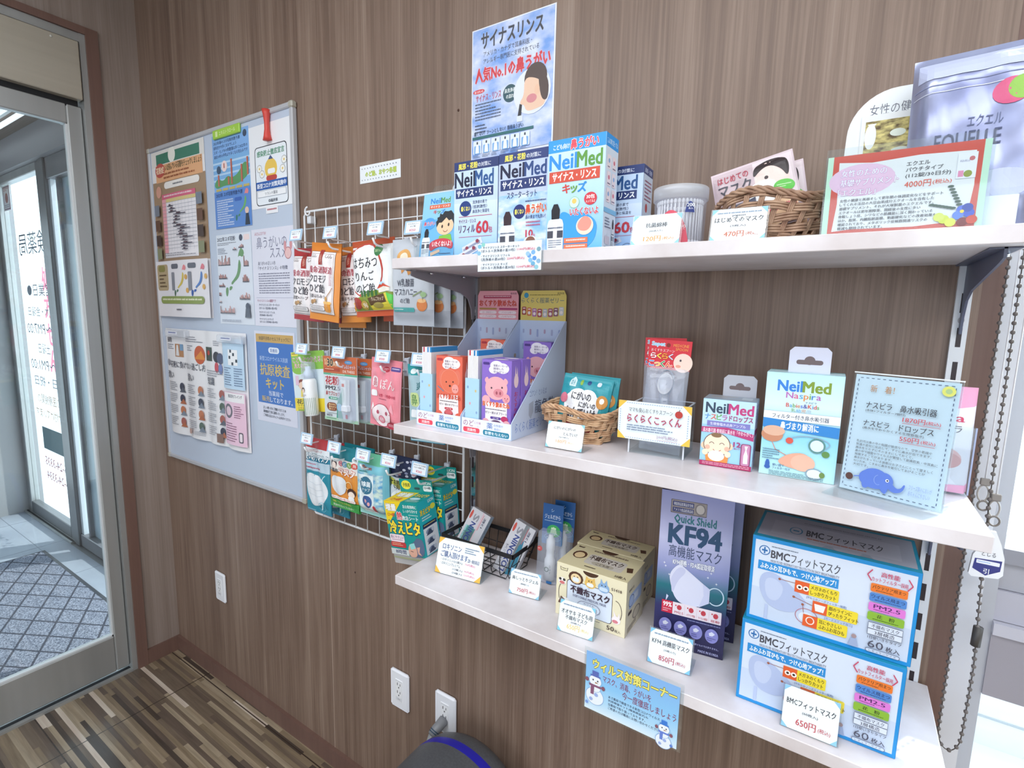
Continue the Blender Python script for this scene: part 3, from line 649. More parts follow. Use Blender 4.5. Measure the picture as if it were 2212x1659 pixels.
def bars(b):
    b.R(0, 0, 100, 100, '#dfe7f3'); b.T('2022年スギ花粉', 3, 2.5, 56, 7.5, TX, .05); b.L(3, 9, 58, 12.5, 2, TX, 3); b.E(72, 5, 5, '#4a5266'); b.Q(80, 2, 96, 8, '#f2dede', 2); b.L(3, 15, 32, 22, 4, '#6d7690', 5)
    japan(b, 10, 14, 88, 76, ('#74a072', '#6f9a6c', '#6f9a6c', '#6f9a6c')); r = random.Random(9)
    for x, y, n, s in ((3, 34, 10, 12), (66, 16, 4, 5), (78, 36, 4, 14), (4, 49, 7, 6), (74, 53, 5, 10), (4, 58, 5, 5), (3, 68, 2, 4), (64, 72, 8, 8), (3, 76, 2, 3), (5, 88, 12, 9), (52, 18, 3, 4)):
        for i in range(n): h = s*r.uniform(.3, 1); b.R(x+3.7*i, y-h, x+1.9+3.7*i, y-.8, '#c47a68' if i % 3 else '#8d5a4e'); b.R(x-.5+3.7*i, y-.8, x+2.6+3.7*i, y+.2, '#3f4452')
    b.E(87, 80, 6, '#53596a'); b.P([(78, 92), (94, 92), (92, 82), (81, 82)], '#5f6674'); b.L(10, 95, 66, 98, 2, '#6d7690', 8)
sheet('wall_poster', 'pale sheet with a green map and many small bar charts', 'poster', -1.899, 1.491, -1.682, 1.799, bars, group=PAP)
def susume(b):
    b.R(0, 0, 100, 100, '#e2e3f1'); b.T('みなさんにおすすめ！', 8, 3, 36, 6.5, '#b0506a', .03); b.T('鼻うがいの', 12, 8, 84, 20, '#7a7c96', .01); b.T('ススメ', 44, 20, 82, 30, '#7a7c96', .01)
    b.E(86, 26, 8, '#b06f76', 6); b.E(86, 26, 7, '#ecc3c3', 5.2); b.E(80, 19, 3, '#d99aa0', 5); b.E(93, 18, 3, '#d99aa0', 5)
    b.T('鼻うがいの正しい方', 14, 33, 56, 37, '#66687e', .03); b.T('「サイナスリンス」の特徴', 14, 38, 84, 42, '#66687e', .03); b.L(14, 45, 88, 67, 9, '#7c7e96', 4); b.R(6, 70, 96, 70.4, '#b7b9d0'); b.T('サイナスリンスの種類です', 8, 72, 54, 75, '#b0708a', .02)
    b.TS(['サイナスリンス スターターキット', '（ボトル＋洗浄液の素10包）'], 12, 76, 62, 83, '#55586e', .03); b.TS(['サイナスリンス リフィル', '（洗浄液の素60包）'], 12, 84, 50, 90, '#55586e', .03); b.TS(['サイナスリンス キッズ', '（ボトル＋洗浄液の素30包）'], 12, 91, 56, 97, '#55586e', .03)
sheet('wall_poster', 'pale lilac nasal rinse recommendation sheet with a small rabbit drawing', 'poster', -1.678, 1.490, -1.449, 1.803, susume, group=PAP)
def news():
    W_, H_ = .585, .425; b = MB(); cols = [(0, .27), (.27, .53), (.53, .745), (.745, 1)]
    xs = []
    for a, c in cols: xs += [a, (a+c)/2]
    xs.append(1)
    def bump(u, v):
        for a, c in cols:
            if u <= c+1e-6: q = (u-a)/(c-a); return .003+.011*(.35+.65*v)*max(0, sin(pi*min(1, max(0, q))**.8))
        return .003
    nx = 32
    vs = [(W_*i/nx, -bump(i/nx, j/6), H_*(1-j/6)) for j in range(7) for i in range(nx+1)]
    b.add(vs, [(j*(nx+1)+i, (j+1)*(nx+1)+i, (j+1)*(nx+1)+i+1, j*(nx+1)+i+1) for j in range(6) for i in range(nx)], '#f0f0f4', True)
    b.front(0, 0, W_, H_, 0, bump, (32, 6))
    b.T('掃除', 3, 8, 10, 13, TX, .03); b.L(3, 14.5, 12, 20, 3, '#7d8190', 1); b.R(14, 14, 24, 26, '#b98a66'); b.R(20, 14, 24, 20, '#7fa3c6'); b.P([(15, 25), (19, 25), (18, 15), (16, 15)], '#e5e6ea')
    b.L(28, 6, 50, 12, 3, '#8a8e9c', 2); b.E(46, 22, 6, '#c9603c'); b.P([(40, 26), (52, 26), (48, 18)], '#e0903c'); b.L(30, 14, 38, 20, 3, '#8a8e9c', 3)
    b.R(54, 14, 62, 26, '#3c4a40'); b.E(58, 19, 1.6, '#c0483c'); b.L(64, 8, 72, 13, 3, '#8a8e9c', 5); b.E(67, 22, 3.4, '#3d3a44'); b.E(71, 23, 3.4, '#58607c'); b.E(67, 31, 2, '#c8505c', 4.5); b.E(71, 32, 2, '#7a8cc0', 4.5)
    b.T('花粉に負けない過ごし方', 7, 30, 52, 36.5, TX, .02); b.E(4, 32, 2.2, '#9a9ca8')
    b.L(54, 34, 73, 40, 3, '#8a8e9c', 7)
    for x, s in ((2, '潤い'), (29, '装い'), (55, '知識')): b.T(s, x, 40, x+9, 47, TX, .03)
    r = random.Random(2)
    for x in (4, 29, 55):
        for y in (50, 61, 72, 83):
            b.L(x, y, x+11, y+9, 5, '#7f8391', int(x+y)); b.E(x+17, y+4, 2.6, r.choice(('#454858', '#c07a58', '#a8645c', '#5a6a60')), 4); b.P([(x+14, y+9), (x+21, y+9), (x+18, y+4)], r.choice(('#5f6470', '#b06a4c', '#7f8a9a')))
    b.R(30, 91, 34, 96, '#c9a59c'); b.R(66, 89, 72, 97, '#8a6f66'); b.L(36, 92, 50, 96, 3, '#8a8e9c', 4)
    b.R(76, 5, 99, 47, '#c3def5'); b.T('アマノール', 82, 6, 92, 9, '#3d5a9a', .03); b.R(83, 14, 93, 27, '#f6f8fb')
    for x, y in ((85, 14), (88, 16.6), (84, 19.2), (91, 21.8), (87, 24.4)): b.R(x, y, x+1.9, y+2.5, '#34404c')
    b.L(78, 29, 86, 45, 8, '#7288a8', 3); b.L(89, 29, 97, 45, 8, '#7288a8', 4)
    b.R(76, 50, 99, 95, '#f0cbe0'); b.R(77, 50.5, 98, 58, '#f4f3f6'); b.T('施設案内プレイング', 82, 51.5, 96, 54.5, TX, .04); b.E(82, 66, 4.5, '#6f6a76'); b.E(82, 66, 2.9, '#e6c9d8'); b.L(88, 61, 97, 72, 6, '#a0708c', 5); b.L(78, 76, 90, 93, 8, '#a0708c', 6); b.Q(92, 83, 96, 92, '#6b6470', 1); b.Q(92.8, 84, 95.2, 91, '#f3e6ee', .8)
    tag(b.build('newspaper', None, (-2.32, YBD, 1.036)), 'unfolded health newsletter with blue and pink right column clipped to the board', 'newspaper', PAP)
news()
for x, z, lb in ((-2.275, 1.430, 'clear clip magnet at the left top of the newsletter'), (-1.887, 1.424, 'clear clip magnet at the right top of the newsletter')):
    t = thing('clip_magnet', lb, 'clip', (x, YBD-.015, z), 0, 'clear clip magnets'); b = MB(); b.bbox(0, -.012, 0, .157, .009, .028, 'milky', .003); b.build('body', t)
    b = MB(); b.box(.03, -.0135, .010, .10, -.0122, .022, '#e2e5f2'); b.front(.03, .010, .10, .022, -.0135); b.L(8, 20, 92, 90, 1, '#4257a0', 3); b.build('label_strip', t)
def kougen(b):
    b.R(0, 0, 100, 100, '#dcdff0'); b.R(4, 3, 96, 79, '#3f74c4'); b.R(4, 3, 96, 12, '#caa45c'); b.T('体調不良時のセルフチェックに！', 12, 5.5, 90, 10, '#43403a', .03)
    b.Q(35, 17, 62, 23.5, '#e9f0fa', 5); b.T('医療用', 40, 18.2, 57, 22.4, '#3f66b0', .04); b.T('新型コロナウイルス抗原', 12, 27, 82, 32, '#bfd4f2', .02); b.T('抗原検査', 12, 35, 86, 48, '#d8bb5e', .04); b.T('キット', 26, 51, 70, 62, '#d8bb5e', .05); b.T('当薬局で', 32, 64.5, 68, 70, '#e3ecfa', .02); b.T('販売', 14, 71, 34, 77, '#d8bb5e', .03); b.T('しております。', 35, 71.5, 90, 77, '#eef3fb', .02)
    b.TS(['正しい使い方をご理解いただくため', '薬剤師が丁寧に説明いたします。', 'ご不明な点はスタッフへお声がけください'], 16, 82, 84, 95, TX, .04)
sheet('wall_poster', 'blue laminated antigen test kit poster with yellow lettering on the board', 'poster', -1.689, 1.165, -1.463, 1.473, kougen, base='#dfe2f0', group=PAP)
t = thing('clip_magnet', 'red bone-shaped clip magnet at the top of the board', 'clip', (-1.553, YBD-.0006, 2.107))
b = MB(); b.tube([(0, -.007, .043), (0, -.008, .03), (0, -.008, .008), (0, -.008, -.012), (0, -.008, -.032), (0, -.007, -.045)], lambda s: .007+.0075*abs(2*s-1)**1.5, '#d4463c', 14); b.build('grip', t)
sheet('wall_label', 'small white strip label with green lettering on the bare wall', 'label', -1.159, 1.892, -1.004, 1.938, lambda b: (b.R(0, 0, 100, 100, '#eef3f7'), b.T('のど飴、おやつ各種', 14, 36, 90, 66, '#c4d85e', .05, '#8a9a50', .04), *[b.E(6+7*i, y, .9, '#55627a') for i in range(13) for y in (18, 82)]), y=-.0006)
def rinse(b):
    b.R(0, 0, 100, 100, '#eef0fb'); b.R(1, .7, 98.5, 100, 'sky1'); 
    b.T('サイナスリンス', 12, 4, 86, 14.5, '#3e4048', .05, '#aab4d8', .03); b.TS(['アメリカ・カナダで耳鼻科医・', 'アレルギー専門医に支持されている'], 15, 16, 82, 26, '#3f4350', .02); b.T('人気No.1の鼻うがい', 5, 27.5, 95, 37.5, '#d3343f', .06, '#f0b8c4', .04)
    b.Q(2, 42, 17, 45, '#d8414c', 5); b.T('鼻うがいの', 4, 42.6, 15, 44.6, '#fff0f0', .03); b.T('サイナス・リンス', 6, 46, 38, 51, '#c8455a', .04); b.L(5, 52, 38, 65, 6, '#5a6478', 3); b.L(5, 67, 24, 74, 3, '#4a5468', 5)
    b.E(49, 50, 8.5, '#27505c'); b.T('鼻洗浄液', 42.5, 46.5, 55.5, 49.5, '#f2fafa', .04); b.T('の流れ', 44.5, 50.5, 53.5, 53.5, '#f2fafa', .04)
    b.E(75, 52, 21.5, '#e6ebf5', 15.5); b.E(79, 44, 13, '#4f3d38', 10); b.S([(66, 42), (66, 54), (61, 58), (63, 60), (66, 60), (69, 65), (78, 65), (92, 63), (90, 50), (80, 44)], '#f0c9ae'); b.S([(82, 38), (94, 46), (94, 60), (87, 60), (83, 50)], '#4f3d38'); b.E(81, 52, 3, '#efc2a4', 3.4); b.E(75, 57, 6, '#d98a90', 3, 14); b.P([(59, 67), (63, 67), (64, 60), (61, 59)], '#2c2c34'); b.R(58, 67, 65, 71, '#dfe8f4')
    b.R(2, 75.5, 78, 77.5, '#2f6b70'); b.T('痛くない！ツーンとしない！簡単鼻うがい', 4, 71.8, 66, 75, '#324a66', .04)
    for i in range(6): x = 3+12*i; b.Q(x, 78.5, x+11, 88, '#e4edf8', 1.2); b.Q(x+1.5, 82, x+9.5, 88, '#7fb0e6', 1); b.P([(x+3, 87.4), (x+8, 87.4), (x+7.4, 83), (x+6.4, 80.6), (x+4.6, 80.6), (x+3.6, 83)], '#f2f6fb'); b.R(x+4.6, 79.2, x+6.4, 81, '#343a4a'); b.L(x, 88.8, x+10, 91, 2, '#5a6a88', i)
    b.R(2, 92, 47, 100, '#55525e'); b.R(2.8, 92.4, 46.2, 100, '#f0eef4'); b.Q(11, 92.4, 37, 104, '#b9866e', 6); b.P([(14, 97), (20, 95), (22, 101), (16, 101)], '#dfe2ee'); b.E(19, 98.5, 2.6, '#4a4048', .9); b.E(29, 98.5, 2.6, '#4a4048', .9); b.R(34, 93, 45, 94.6, '#d0503c'); b.R(3, 93.4, 12, 94.6, '#2f6b5c'); b.R(60, 90, 97, 100, '#5a5f70'); b.R(60.6, 90.3, 96.4, 100, '#e2e6f4'); b.ring(73, 97.5, 4, .8, '#6b7080', 2.6, 14, 180, 360); b.R(83, 93.5, 85, 100, '#6b7080'); b.ring(84, 94.2, 2.4, .8, '#6b7080', 1.6, 12, 180, 360)
sheet('wall_poster', 'tall blue sky nasal rinse poster on the wall above the top shelf', 'poster', -.775, 1.876, -.5585, 2.180, rinse, y=-.0006)

# ================================================================= wall sockets and appliance
def socket(x, z, lb):
    t = thing('wall_outlet', lb, 'power outlet', (x, 0, z), 0, 'wall outlets')
    b = MB(); b.bbox(-.037, -.009, -.061, .037, -.0003, .061, '#eff1f8', .006); b.build('cover_plate', t)
    b = MB(); b.box(-.0145, -.0105, -.034, .0145, -.009, .034, '#f7f8fb'); b.front(-.013, -.033, .013, .033, -.0105); b.R(0, 0, 100, 100, '#e3e5ec')
    for y in (6, 44):
        b.Q(4, y, 96, y+38, '#f4f5f9', 8); b.R(24, y+6, 34, y+19, '#4c4a50'); b.R(66, y+8, 75, y+19, '#4c4a50'); b.E(50, y+28, 8, '#4c4a50', 4)
    b.R(30, 90, 70, 92, '#8a8890'); b.build('socket_insert', t); return t
socket(-2.027, .43, 'white double outlet alone low on the wall under the notice board')
socket(-1.019, .430, 'white double outlet left of the one with the grey plug')
socket(-.842, .437, 'white double outlet with a grey plug in its lower socket')
t = thing('power_plug', 'ribbed grey plug and white cord in the right outlet', 'plug', (-.844, -.011, .420))
b = MB(); P = [(0, .0, 0), (0, -.012, -.002), (-.002, -.03, -.008), (-.005, -.042, -.018)]; b.tube(P, lambda s: .0145-.001*s, '#85878c', 16)
for q in ((-.0025, -.032, -.010), (-.0033, -.036, -.0135)): b.tube([V3(q), V3(q)+V3((-.0004, -.002, -.0016))], .0146, '#2f4a60', 16)
b.tube([(-.005, -.042, -.018), (-.008, -.050, -.034), (-.012, -.060, -.058), (-.015, -.066, -.076)], lambda s: .0105-.005*s, '#8d8f92', 14); b.build('plug_body', t)
b = MB(); b.tube([(-.015, -.066, -.075), (-.018, -.071, -.09), (-.022, -.074, -.13), (-.02, -.072, -.22), (0, -.06, -.33), (.03, -.05, -.406)], .0036, '#f2f3f5', 10); b.build('cord', t)
t = thing('floor_appliance', 'dark grey drum-shaped appliance with a blue ring standing by the outlets', 'appliance', (-.690, -.045, 0))
M_ = Matrix.Rotation(pi/2, 3, 'X'); O = (0, 0, .335)
b = MB(); b.lathe([(.001, 0), (.10, .002), (.128, .008), (.148, .020), (.160, .036), (.1665, .054), (.169, .068)], 'bin', 64, O, M_); b.build('end_cap', t)
b = MB(); b.lathe([(.169, .068), (.1715, .080), (.1722, .092)], '#2422a8', 64, O, M_); b.build('blue_ring', t)
b = MB(); b.lathe([(.1722, .092), (.1725, .11), (.172, .27), (.165, .30), (.14, .32), (.001, .325)], 'bin', 64, O, M_); b.build('drum', t)
b = MB(); b.prism([(-.12, 0), (.12, 0), (.09, .21), (-.09, .21)], 1, -.26, -.09, 'bin'); b.build('foot', t)

# ================================================================= wire grid with hooks
YG = -.022
t = thing('wire_grid', 'white wire grid panel holding hooks between notice board and shelves', 'grid panel', (-1.38, YG, .905))
GW, GH = .607, .928
b = MB(); b.tube([(0, 0, .012), (.012, 0, 0), (GW-.012, 0, 0), (GW, 0, .012), (GW, 0, GH-.012), (GW-.012, 0, GH), (.012, 0, GH), (0, 0, GH-.012)], .0034, 'whitewire', 8, True, True); b.build('frame', t)
b = MB()
for i in range(1, 12): b.cyl((GW*i/12, -.002, 0), (GW*i/12, -.002, GH), .0016, 'whitewire', 6)
for i in range(1, 19): b.cyl((0, .001, GH*i/19), (GW, .001, GH*i/19), .0016, 'whitewire', 6)
b.build('wires', t)
for x, z in ((.022, GH), (GW-.022, GH)):
    b = MB(); b.tube([(.012*cos(a*pi/6), -.002+.0*a, .0-.012*sin(a*pi/6)) for a in range(10)], .0025, 'whitewire', 8); b.bbox(-.008, 0, -.035, .008, .0215, -.012, '#dfe3ea', .002); b.build('wall_clip', t, (x, -.003, z))
HK = 'price hooks on the wire grid'
def hook(x, z, lb, lines, price, L_=.090):
    """double wire hook: product wire below, tag wire above"""
    t = thing('display_hook', lb, 'hook', (x, YG, z), 0, HK)
    b = MB(); b.tube([(0, -.004, -.028), (0, -L_*.5, -.027), (0, -L_+.006, -.024), (0, -L_-.002, -.020), (0, -L_-.008, -.008)], .0026, 'whitewire', 8); b.build('product_wire', t)
    b = MB(); b.tube([(0, -.004, -.003), (0, -L_+.008, -.001), (0, -L_-.002, .003)], .0021, 'whitewire', 8); b.build('tag_wire', t)
    b = MB(); b.bbox(-.008, -.007, -.042, .008, .0, .006, '#d5dcea', .0015); b.tube([(0, 0, .004), (0, .006, .006), (0, .007, -.003)], .003, '#d5dcea', 8); b.build('back_plate', t)
    b = MB(); a = rad(12); w_, h_ = .052, .031; o = V3((-w_/2, -L_-.004, .0)); up = V3((0, sin(a), cos(a))); nn = V3((0, -cos(a), sin(a)))
    b.add([o, o+V3((w_, 0, 0)), o+V3((w_, 0, 0))+up*h_, o+up*h_, o-nn*.003, o-nn*.003+V3((w_, 0, 0)), o-nn*.003+V3((w_, 0, 0))+up*h_, o-nn*.003+up*h_], [(0, 1, 2, 3), (7, 6, 5, 4), (0, 4, 5, 1), (2, 6, 7, 3), (1, 5, 6, 2), (0, 3, 7, 4)], '#c4dcf0')
    b.page(o+up*h_, (w_, 0, 0), -up*h_); b.R(4, 5, 96, 95, '#8fbfe4'); b.R(9, 10, 91, 90, '#f0f6fc'); n = len(lines)
    for i, l in enumerate(lines): b.T(l, 50-5.2*len(l), 18+18*i, 50+5.2*len(l), 31+18*i, '#3c4252', .03)
    b.T(price, 32, 62, 68, 80, '#d4456a', .03); b.build('price_tag', t); return t

# ================================================================= products hanging on the grid
def bagmesh(w, h, t, cols, seed=1, seal=.07):
    """sealed pouch hanging from its top edge; local origin = top middle, front towards -y"""
    r = random.Random(seed); ph = [r.uniform(0, 6) for _ in range(6)]
    def bump(u, v):
        e = min(1, max(0, min(u, 1-u))/.16); g = min(1, max(0, min(v-seal, 1-seal-v))/.16)
        k = (sin(e*pi/2)*sin(g*pi/2))**.8
        wr = .0016*sin(9*u+7*v+ph[0])*sin(14*v-4*u+ph[1])+.0011*sin(23*u-9*v+ph[2])
        return k*(t/2+wr)+.0012
    b = MB(); nx, nz = 20, 26; g = lambda i, j, s: (-w/2+w*i/nx, -s*bump(i/nx, j/nz), -h*j/nz)
    for s in (1, -1):
        for k, (j0, j1) in cols:
            a, c = int(round(j0*nz)), int(round(j1*nz)); vs = [g(i, j, s) for j in range(a, c+1) for i in range(nx+1)]
            fs = [(j*(nx+1)+i, (j+1)*(nx+1)+i, (j+1)*(nx+1)+i+1, j*(nx+1)+i+1) for j in range(c-a) for i in range(nx)]
            b.add(vs, fs if s > 0 else [f[::-1] for f in fs], k, True)
    b.front(-w/2, -h, w/2, 0, 0, bump); return b
def hangbag(name, label, cat, x, y, z, w, h, t, cols, fn, seed=1, group=None, tilt=0, yaw=0, lean=0):
    o = thing(name, label, cat, (x, y, z), 0, group, rot=(lean, tilt, yaw))
    b = bagmesh(w, h, t, cols, seed); fn(b); b.build('pouch', o); return o
hook(-1.268, 1.731, 'display hook with price tag, top row, far left', ['クロモジのど飴', '黒蜜×ハーブ'], '¥350', 0.108)
hook(-1.126, 1.728, 'display hook with price tag above the orange edged candy bags', ['クロモジのど飴', '生姜はちみつ'], '¥350', 0.108)
hook(-.960, 1.727, 'display hook with price tag above the apple candy bag', ['はちみつりんご', 'のど飴'], '¥350', 0.108)
hook(-.845, 1.722, 'display hook behind the left end of the top shelf', ['マスカハニー', 'のど飴'], '¥350', 0.100)
hook(-1.290, 1.422, 'display hook with price tag holding the spray can card', ['見えない', '花粉バリア'], '¥880', 0.088)
hook(-1.130, 1.421, 'display hook with price tag holding the orange topped nasal card', ['花粉PM2.5', '鼻でブロック'], '¥900', 0.088)
hook(-.962, 1.421, 'display hook with price tag holding the pink nose plug bag', ['鼻ぽん', '女性子供用'], '¥300', 0.088)
hook(-.838, 1.421, 'display hook with price tag left of the jelly display carton', ['鼻ぽん', '大人用'], '¥300', 0.088)
hook(-1.257, 1.170, 'display hook with price tag above the red topped mask pack', ['使い切りマスク', '7枚入'], '¥300', 0.104)
hook(-1.138, 1.164, 'display hook with price tag above the children mask pack', ['不織布マスク', '7枚入'], '¥300', 0.104)
hook(-1.023, 1.162, 'display hook with price tag above the wet wipe pack', ['Pigeon', '除菌ナップ'], '¥250', 0.104)
hook(-.929, 1.164, 'display hook with price tag above the dark navy pack', ['イータック除菌', 'ウェットシート'], '¥250', 0.104)
hook(-.824, 1.162, 'display hook with price tag above the green cooling sheet boxes', ['冷えピタ子供用', '12+4枚入'], '¥360', 0.104)
def kuromoji(c1, c2, honey):
    def fn(b):
        b.R(6, 11, 90, 91, '#6b4a44'); b.R(7, 11.5, 89, 90.5, '#f3eef0'); b.ln([(10, 14), (86, 14), (86, 88)], .8, '#8a6a62')
        for x in (14, 20, 26, 62, 70, 78): b.ring(x, 17, 3.2, .9, '#5f4a48', 1.8, 8, 0, 250)
        b.P([(38, 9), (52, 9), (51, 28), (37, 28)], '#a83a34'); b.T('養命', 41, 14, 48, 25, '#e8b8a4', .02)
        b.T('養命酒製造', 4, 30, 84, 39, '#b8485a', .03); b.T('クロモジ', 8, 41, 66, 51, '#3c3a46', .02); b.T('のど飴', 8, 53, 60, 64, '#3c3a46', .03); b.T('生姜はちみつ' if honey else '黒蜜×ハーブ', 8, 66, 62, 71, '#4c4650', .02)
        b.E(22, 76.5, 5, '#b08a60', 3); b.E(29, 75, 4, '#c09a70', 2.6); b.ln([(32, 79), (40, 72)], 1, '#6a5a40'); b.ln([(36, 79), (34, 72)], 1, '#6a5a40'); b.ln([(40, 77), (33, 75)], 1, '#6a5a40')
        b.Q(10, 81, 62, 87, '#6a6064', 3); b.Q(11, 81.5, 61, 86.5, '#f4f1f3', 3); b.L(15, 82.6, 57, 86, 2, '#6a6064', 4)
        if honey:
            b.Q(62, 76, 84, 88, '#e59a3c', 6); b.Q(60, 74, 86, 77.5, '#f2c06c', 3); b.ln([(86, 56), (70, 70)], 1.6, '#a5713c'); b.E(69, 71, 4.5, '#cf9a4c', 3)
            b.L(76, 40, 84, 54, 7, '#c27a8a', 8)
        else: b.L(70, 42, 84, 80, 16, '#4c4650', 8)
    return fn
hangbag('candy_bag', 'red edged herbal throat candy bag hanging leftmost in the top row', 'candy bag', -1.273, -.086, 1.716, .133, .200, .022, (('#b8363c', (0, .12)), ('#e4dfe4', (.12, .93)), ('#a83038', (.93, 1))), kuromoji(0, 0, False), 3, tilt=.06, group='throat candy bags')
hangbag('candy_bag', 'red edged herbal throat candy bag hanging behind the front red one', 'candy bag', -1.238, -.056, 1.708, .124, .195, .020, (('#a83038', (0, .12)), ('#d8d2d8', (.12, .93)), ('#a03040', (.93, 1))), kuromoji(0, 0, False), 5, tilt=.04, group='throat candy bags')
OR = (('#d9822f', (0, .12)), ('#e8964a', (.12, .93)), ('#e08f3c', (.93, 1)))
hangbag('candy_bag', 'orange edged honey throat candy bag in front, beside the red one', 'candy bag', -1.170, -.106, 1.722, .114, .204, .022, OR, kuromoji(0, 0, True), 7, tilt=.09, yaw=.05, group='throat candy bags')
hangbag('candy_bag', 'orange edged honey throat candy bag second on its hook, partly hidden', 'candy bag', -1.118, -.064, 1.716, .116, .2, .020, OR, kuromoji(0, 0, True), 8, tilt=-.04, group='throat candy bags')
hangbag('candy_bag', 'orange edged honey throat candy bag rearmost, only its lower corner showing', 'candy bag', -1.158, -.042, 1.708, .112, .208, .014, OR, kuromoji(0, 0, True), 9, tilt=-.02, group='throat candy bags')
def apple(b):
    b.R(2, 8, 98, 92, '#eef2f4'); b.P([(2, 8), (40, 8), (12, 30), (2, 42)], '#c2543a'); b.E(38, 40, 43, '#c04a3e', 36); b.E(37, 40, 40, '#f3f4f6', 34)
    b.S([(58, 11), (72, 6), (82, 14), (74, 24), (62, 22)], '#3f7f4c'); b.T('国産りんご', 63, 14, 79, 18, '#cfe6b0', .02); b.T('はちみつ', 8, 23, 68, 37, '#2f3036', .03); b.T('りんご', 14, 41, 58, 53, '#2f3036', .03); b.T('のど飴', 14, 57, 60, 69, '#2f3036', .03)
    for x, y in ((76, 58), (82, 64), (70, 66)): b.E(x, y, 6, '#b8dff2', 2)
    b.P([(2, 78), (30, 72), (60, 66), (98, 70), (98, 92), (2, 92)], '#8a9a3e')
    for x in (28, 36, 44, 52, 62): b.E(x, 70, 3, '#3f6f3c', 4.5)
    b.P([(68, 70), (92, 68), (92, 63), (80, 60), (68, 65)], '#f3efe4'); b.P([(66, 65), (80, 58), (94, 64), (80, 62)], '#d8553c')
    b.P([(44, 76), (84, 70), (96, 92), (46, 92)], '#e0d24a'); b.P([(84, 70), (97, 74), (98, 91), (92, 92)], '#62d25a'); b.P([(42, 76), (78, 71), (84, 82), (46, 86)], '#5e4630'); b.T('りんごカップ', 50, 75, 78, 80, '#e8d8c0', .03); b.E(64, 86, 12, '#a79a50', 4); b.E(14, 82, 11, '#a8453c', 8); b.E(32, 85, 9, '#c0a04c', 6); b.T('96', 28, 82, 38, 88, '#f4efe0', .03)
AP = (('#b5502e', (0, .10)), ('#e8e8ea', (.10, .93)), ('#c85a3a', (.93, 1)))
hangbag('candy_bag', 'honey apple throat candy bag with a large white oval and green leaf', 'candy bag', -1.012, -.090, 1.724, .138, .190, .030, AP, apple, 11, tilt=-.06, yaw=.09, group='throat candy bags')
hangbag('candy_bag', 'honey apple throat candy bag second on its hook behind the first', 'candy bag', -.958, -.054, 1.713, .126, .19, .024, AP, apple, 12, tilt=-.03, group='throat candy bags')
def masca(b):
    b.E(38, 24, 17, '#e0a860', 12); b.E(38, 22, 9, '#f2e6d0', 6); b.P([(30, 30), (50, 28), (56, 40), (48, 42), (44, 34), (34, 40)], '#c98a48')
    b.T('W乳酸菌', 20, 46, 62, 55, '#4a4c5a', .02); b.T('マスカハニー', 14, 57, 70, 65, '#4a4c5a', .02); b.T('のど飴', 28, 68, 52, 74, '#4a4c5a', .02)
    b.Q(10, 79, 62, 84, '#4fa3a3', 2); b.L(13, 80.4, 34, 83, 1, '#d8efee', 3); b.E(80, 76, 11, '#d8844c', 7); b.E(80, 71, 9, '#f0c088', 2.4); b.ln([(60, 66), (80, 60)], 2, '#8a9a70'); b.ln([(80, 60), (82, 70)], 1.4, '#8a9a70'); b.E(84, 64, 7, '#9fbf8f', 3)
ms = hangbag('candy_bag', 'silver white honey muscat candy bag in front, under the top shelf end', 'candy bag', -.858, -.108, 1.715, .130, .2, .026, (('#c4cad3', (0, .8)), ('#b3b9c4', (.8, 1)),), masca, 13, group='throat candy bags')
dup(ms, 'silver white honey muscat candy bag, second on the same hook', (-.840, -.072, 1.713)); dup(ms, 'silver white honey muscat candy bag, rearmost on the same hook', (-.826, -.042, 1.711))
# spray can on its card
t = thing('spray_blister', 'pollen spray can on a green and yellow hanging card', 'spray pack', (-1.385, -.080, 1.42), rot=(0, -.10, 0))
b = MB(); b.box(0, -.0006, -.176, .155, .0006, 0, '#8cc04a'); b.front(0, -.176, .155, 0, -.0006); b.R(0, 0, 100, 100, '#dbe8ee'); b.Q(0, 0, 100, 30, '#8cc04a', 4); b.E(20, 30, 20, '#8cc04a', 8); b.Q(1, 1, 22, 7, '#e8d84c', 2); b.L(3, 2, 20, 6, 1, '#4a4a30', 1)
b.T('こどもとつかえる！', 4, 9, 94, 18, '#9c3a50', .04, '#f2f4e4', .05); b.T('見えない', 8, 20, 44, 27, '#c8386a', .03, '#f2f4e4', .05); b.T('力', 30, 28, 40, 33, '#8a2a50', .04)
b.E(26, 54, 12, '#8a4a40', 8); b.E(26, 57, 10, '#f0d0b8', 6.5); b.P([(20, 76), (34, 76), (31, 64), (22, 64)], '#ecd868'); b.R(22, 76, 25, 82, '#f3efe8'); b.R(29, 76, 32, 82, '#f3efe8'); b.R(8, 40, 18, 56, '#e0bfd6'); b.R(0, 78, 100, 100, '#ecd640'); b.T('花粉', 6, 80, 44, 88, '#3c3a30', .05); b.T('ウイルス', 8, 89, 40, 92, '#3c3a30', .03); b.T('ハウスダスト', 8, 93, 46, 97, '#3c3a30', .03); b.Q(8, 97.4, 44, 99.6, '#7fa53c', 1.5); b.build('hang_card', t)
b = MB(); CX, CY, CR_ = .108, -.0225, .0195; b.lathe([(.001, 0), (.018, 0), (CR_, .003), (CR_, .096), (.0185, .101), (.015, .106), (.001, .107)], '#f1f3f6', 28, (CX, CY, -.184))
for a in range(-80, 100, 14): x_, y_ = CX+.0197*sin(rad(a)), CY-.0197*cos(rad(a)); b.box(x_-.0005, y_-.0003, -.18, x_+.0005, y_+.0003, -.132, '#6f8f6a')
b.front(CX-.013, -.132, CX+.013, -.085, CY-.0202); b.E(40, 50, 24, '#5a4a48', 16); b.E(40, 55, 19, '#f0d4c0', 12); b.L(20, 78, 80, 96, 2, '#7a6a7a', 3); b.build('spray_can', t)
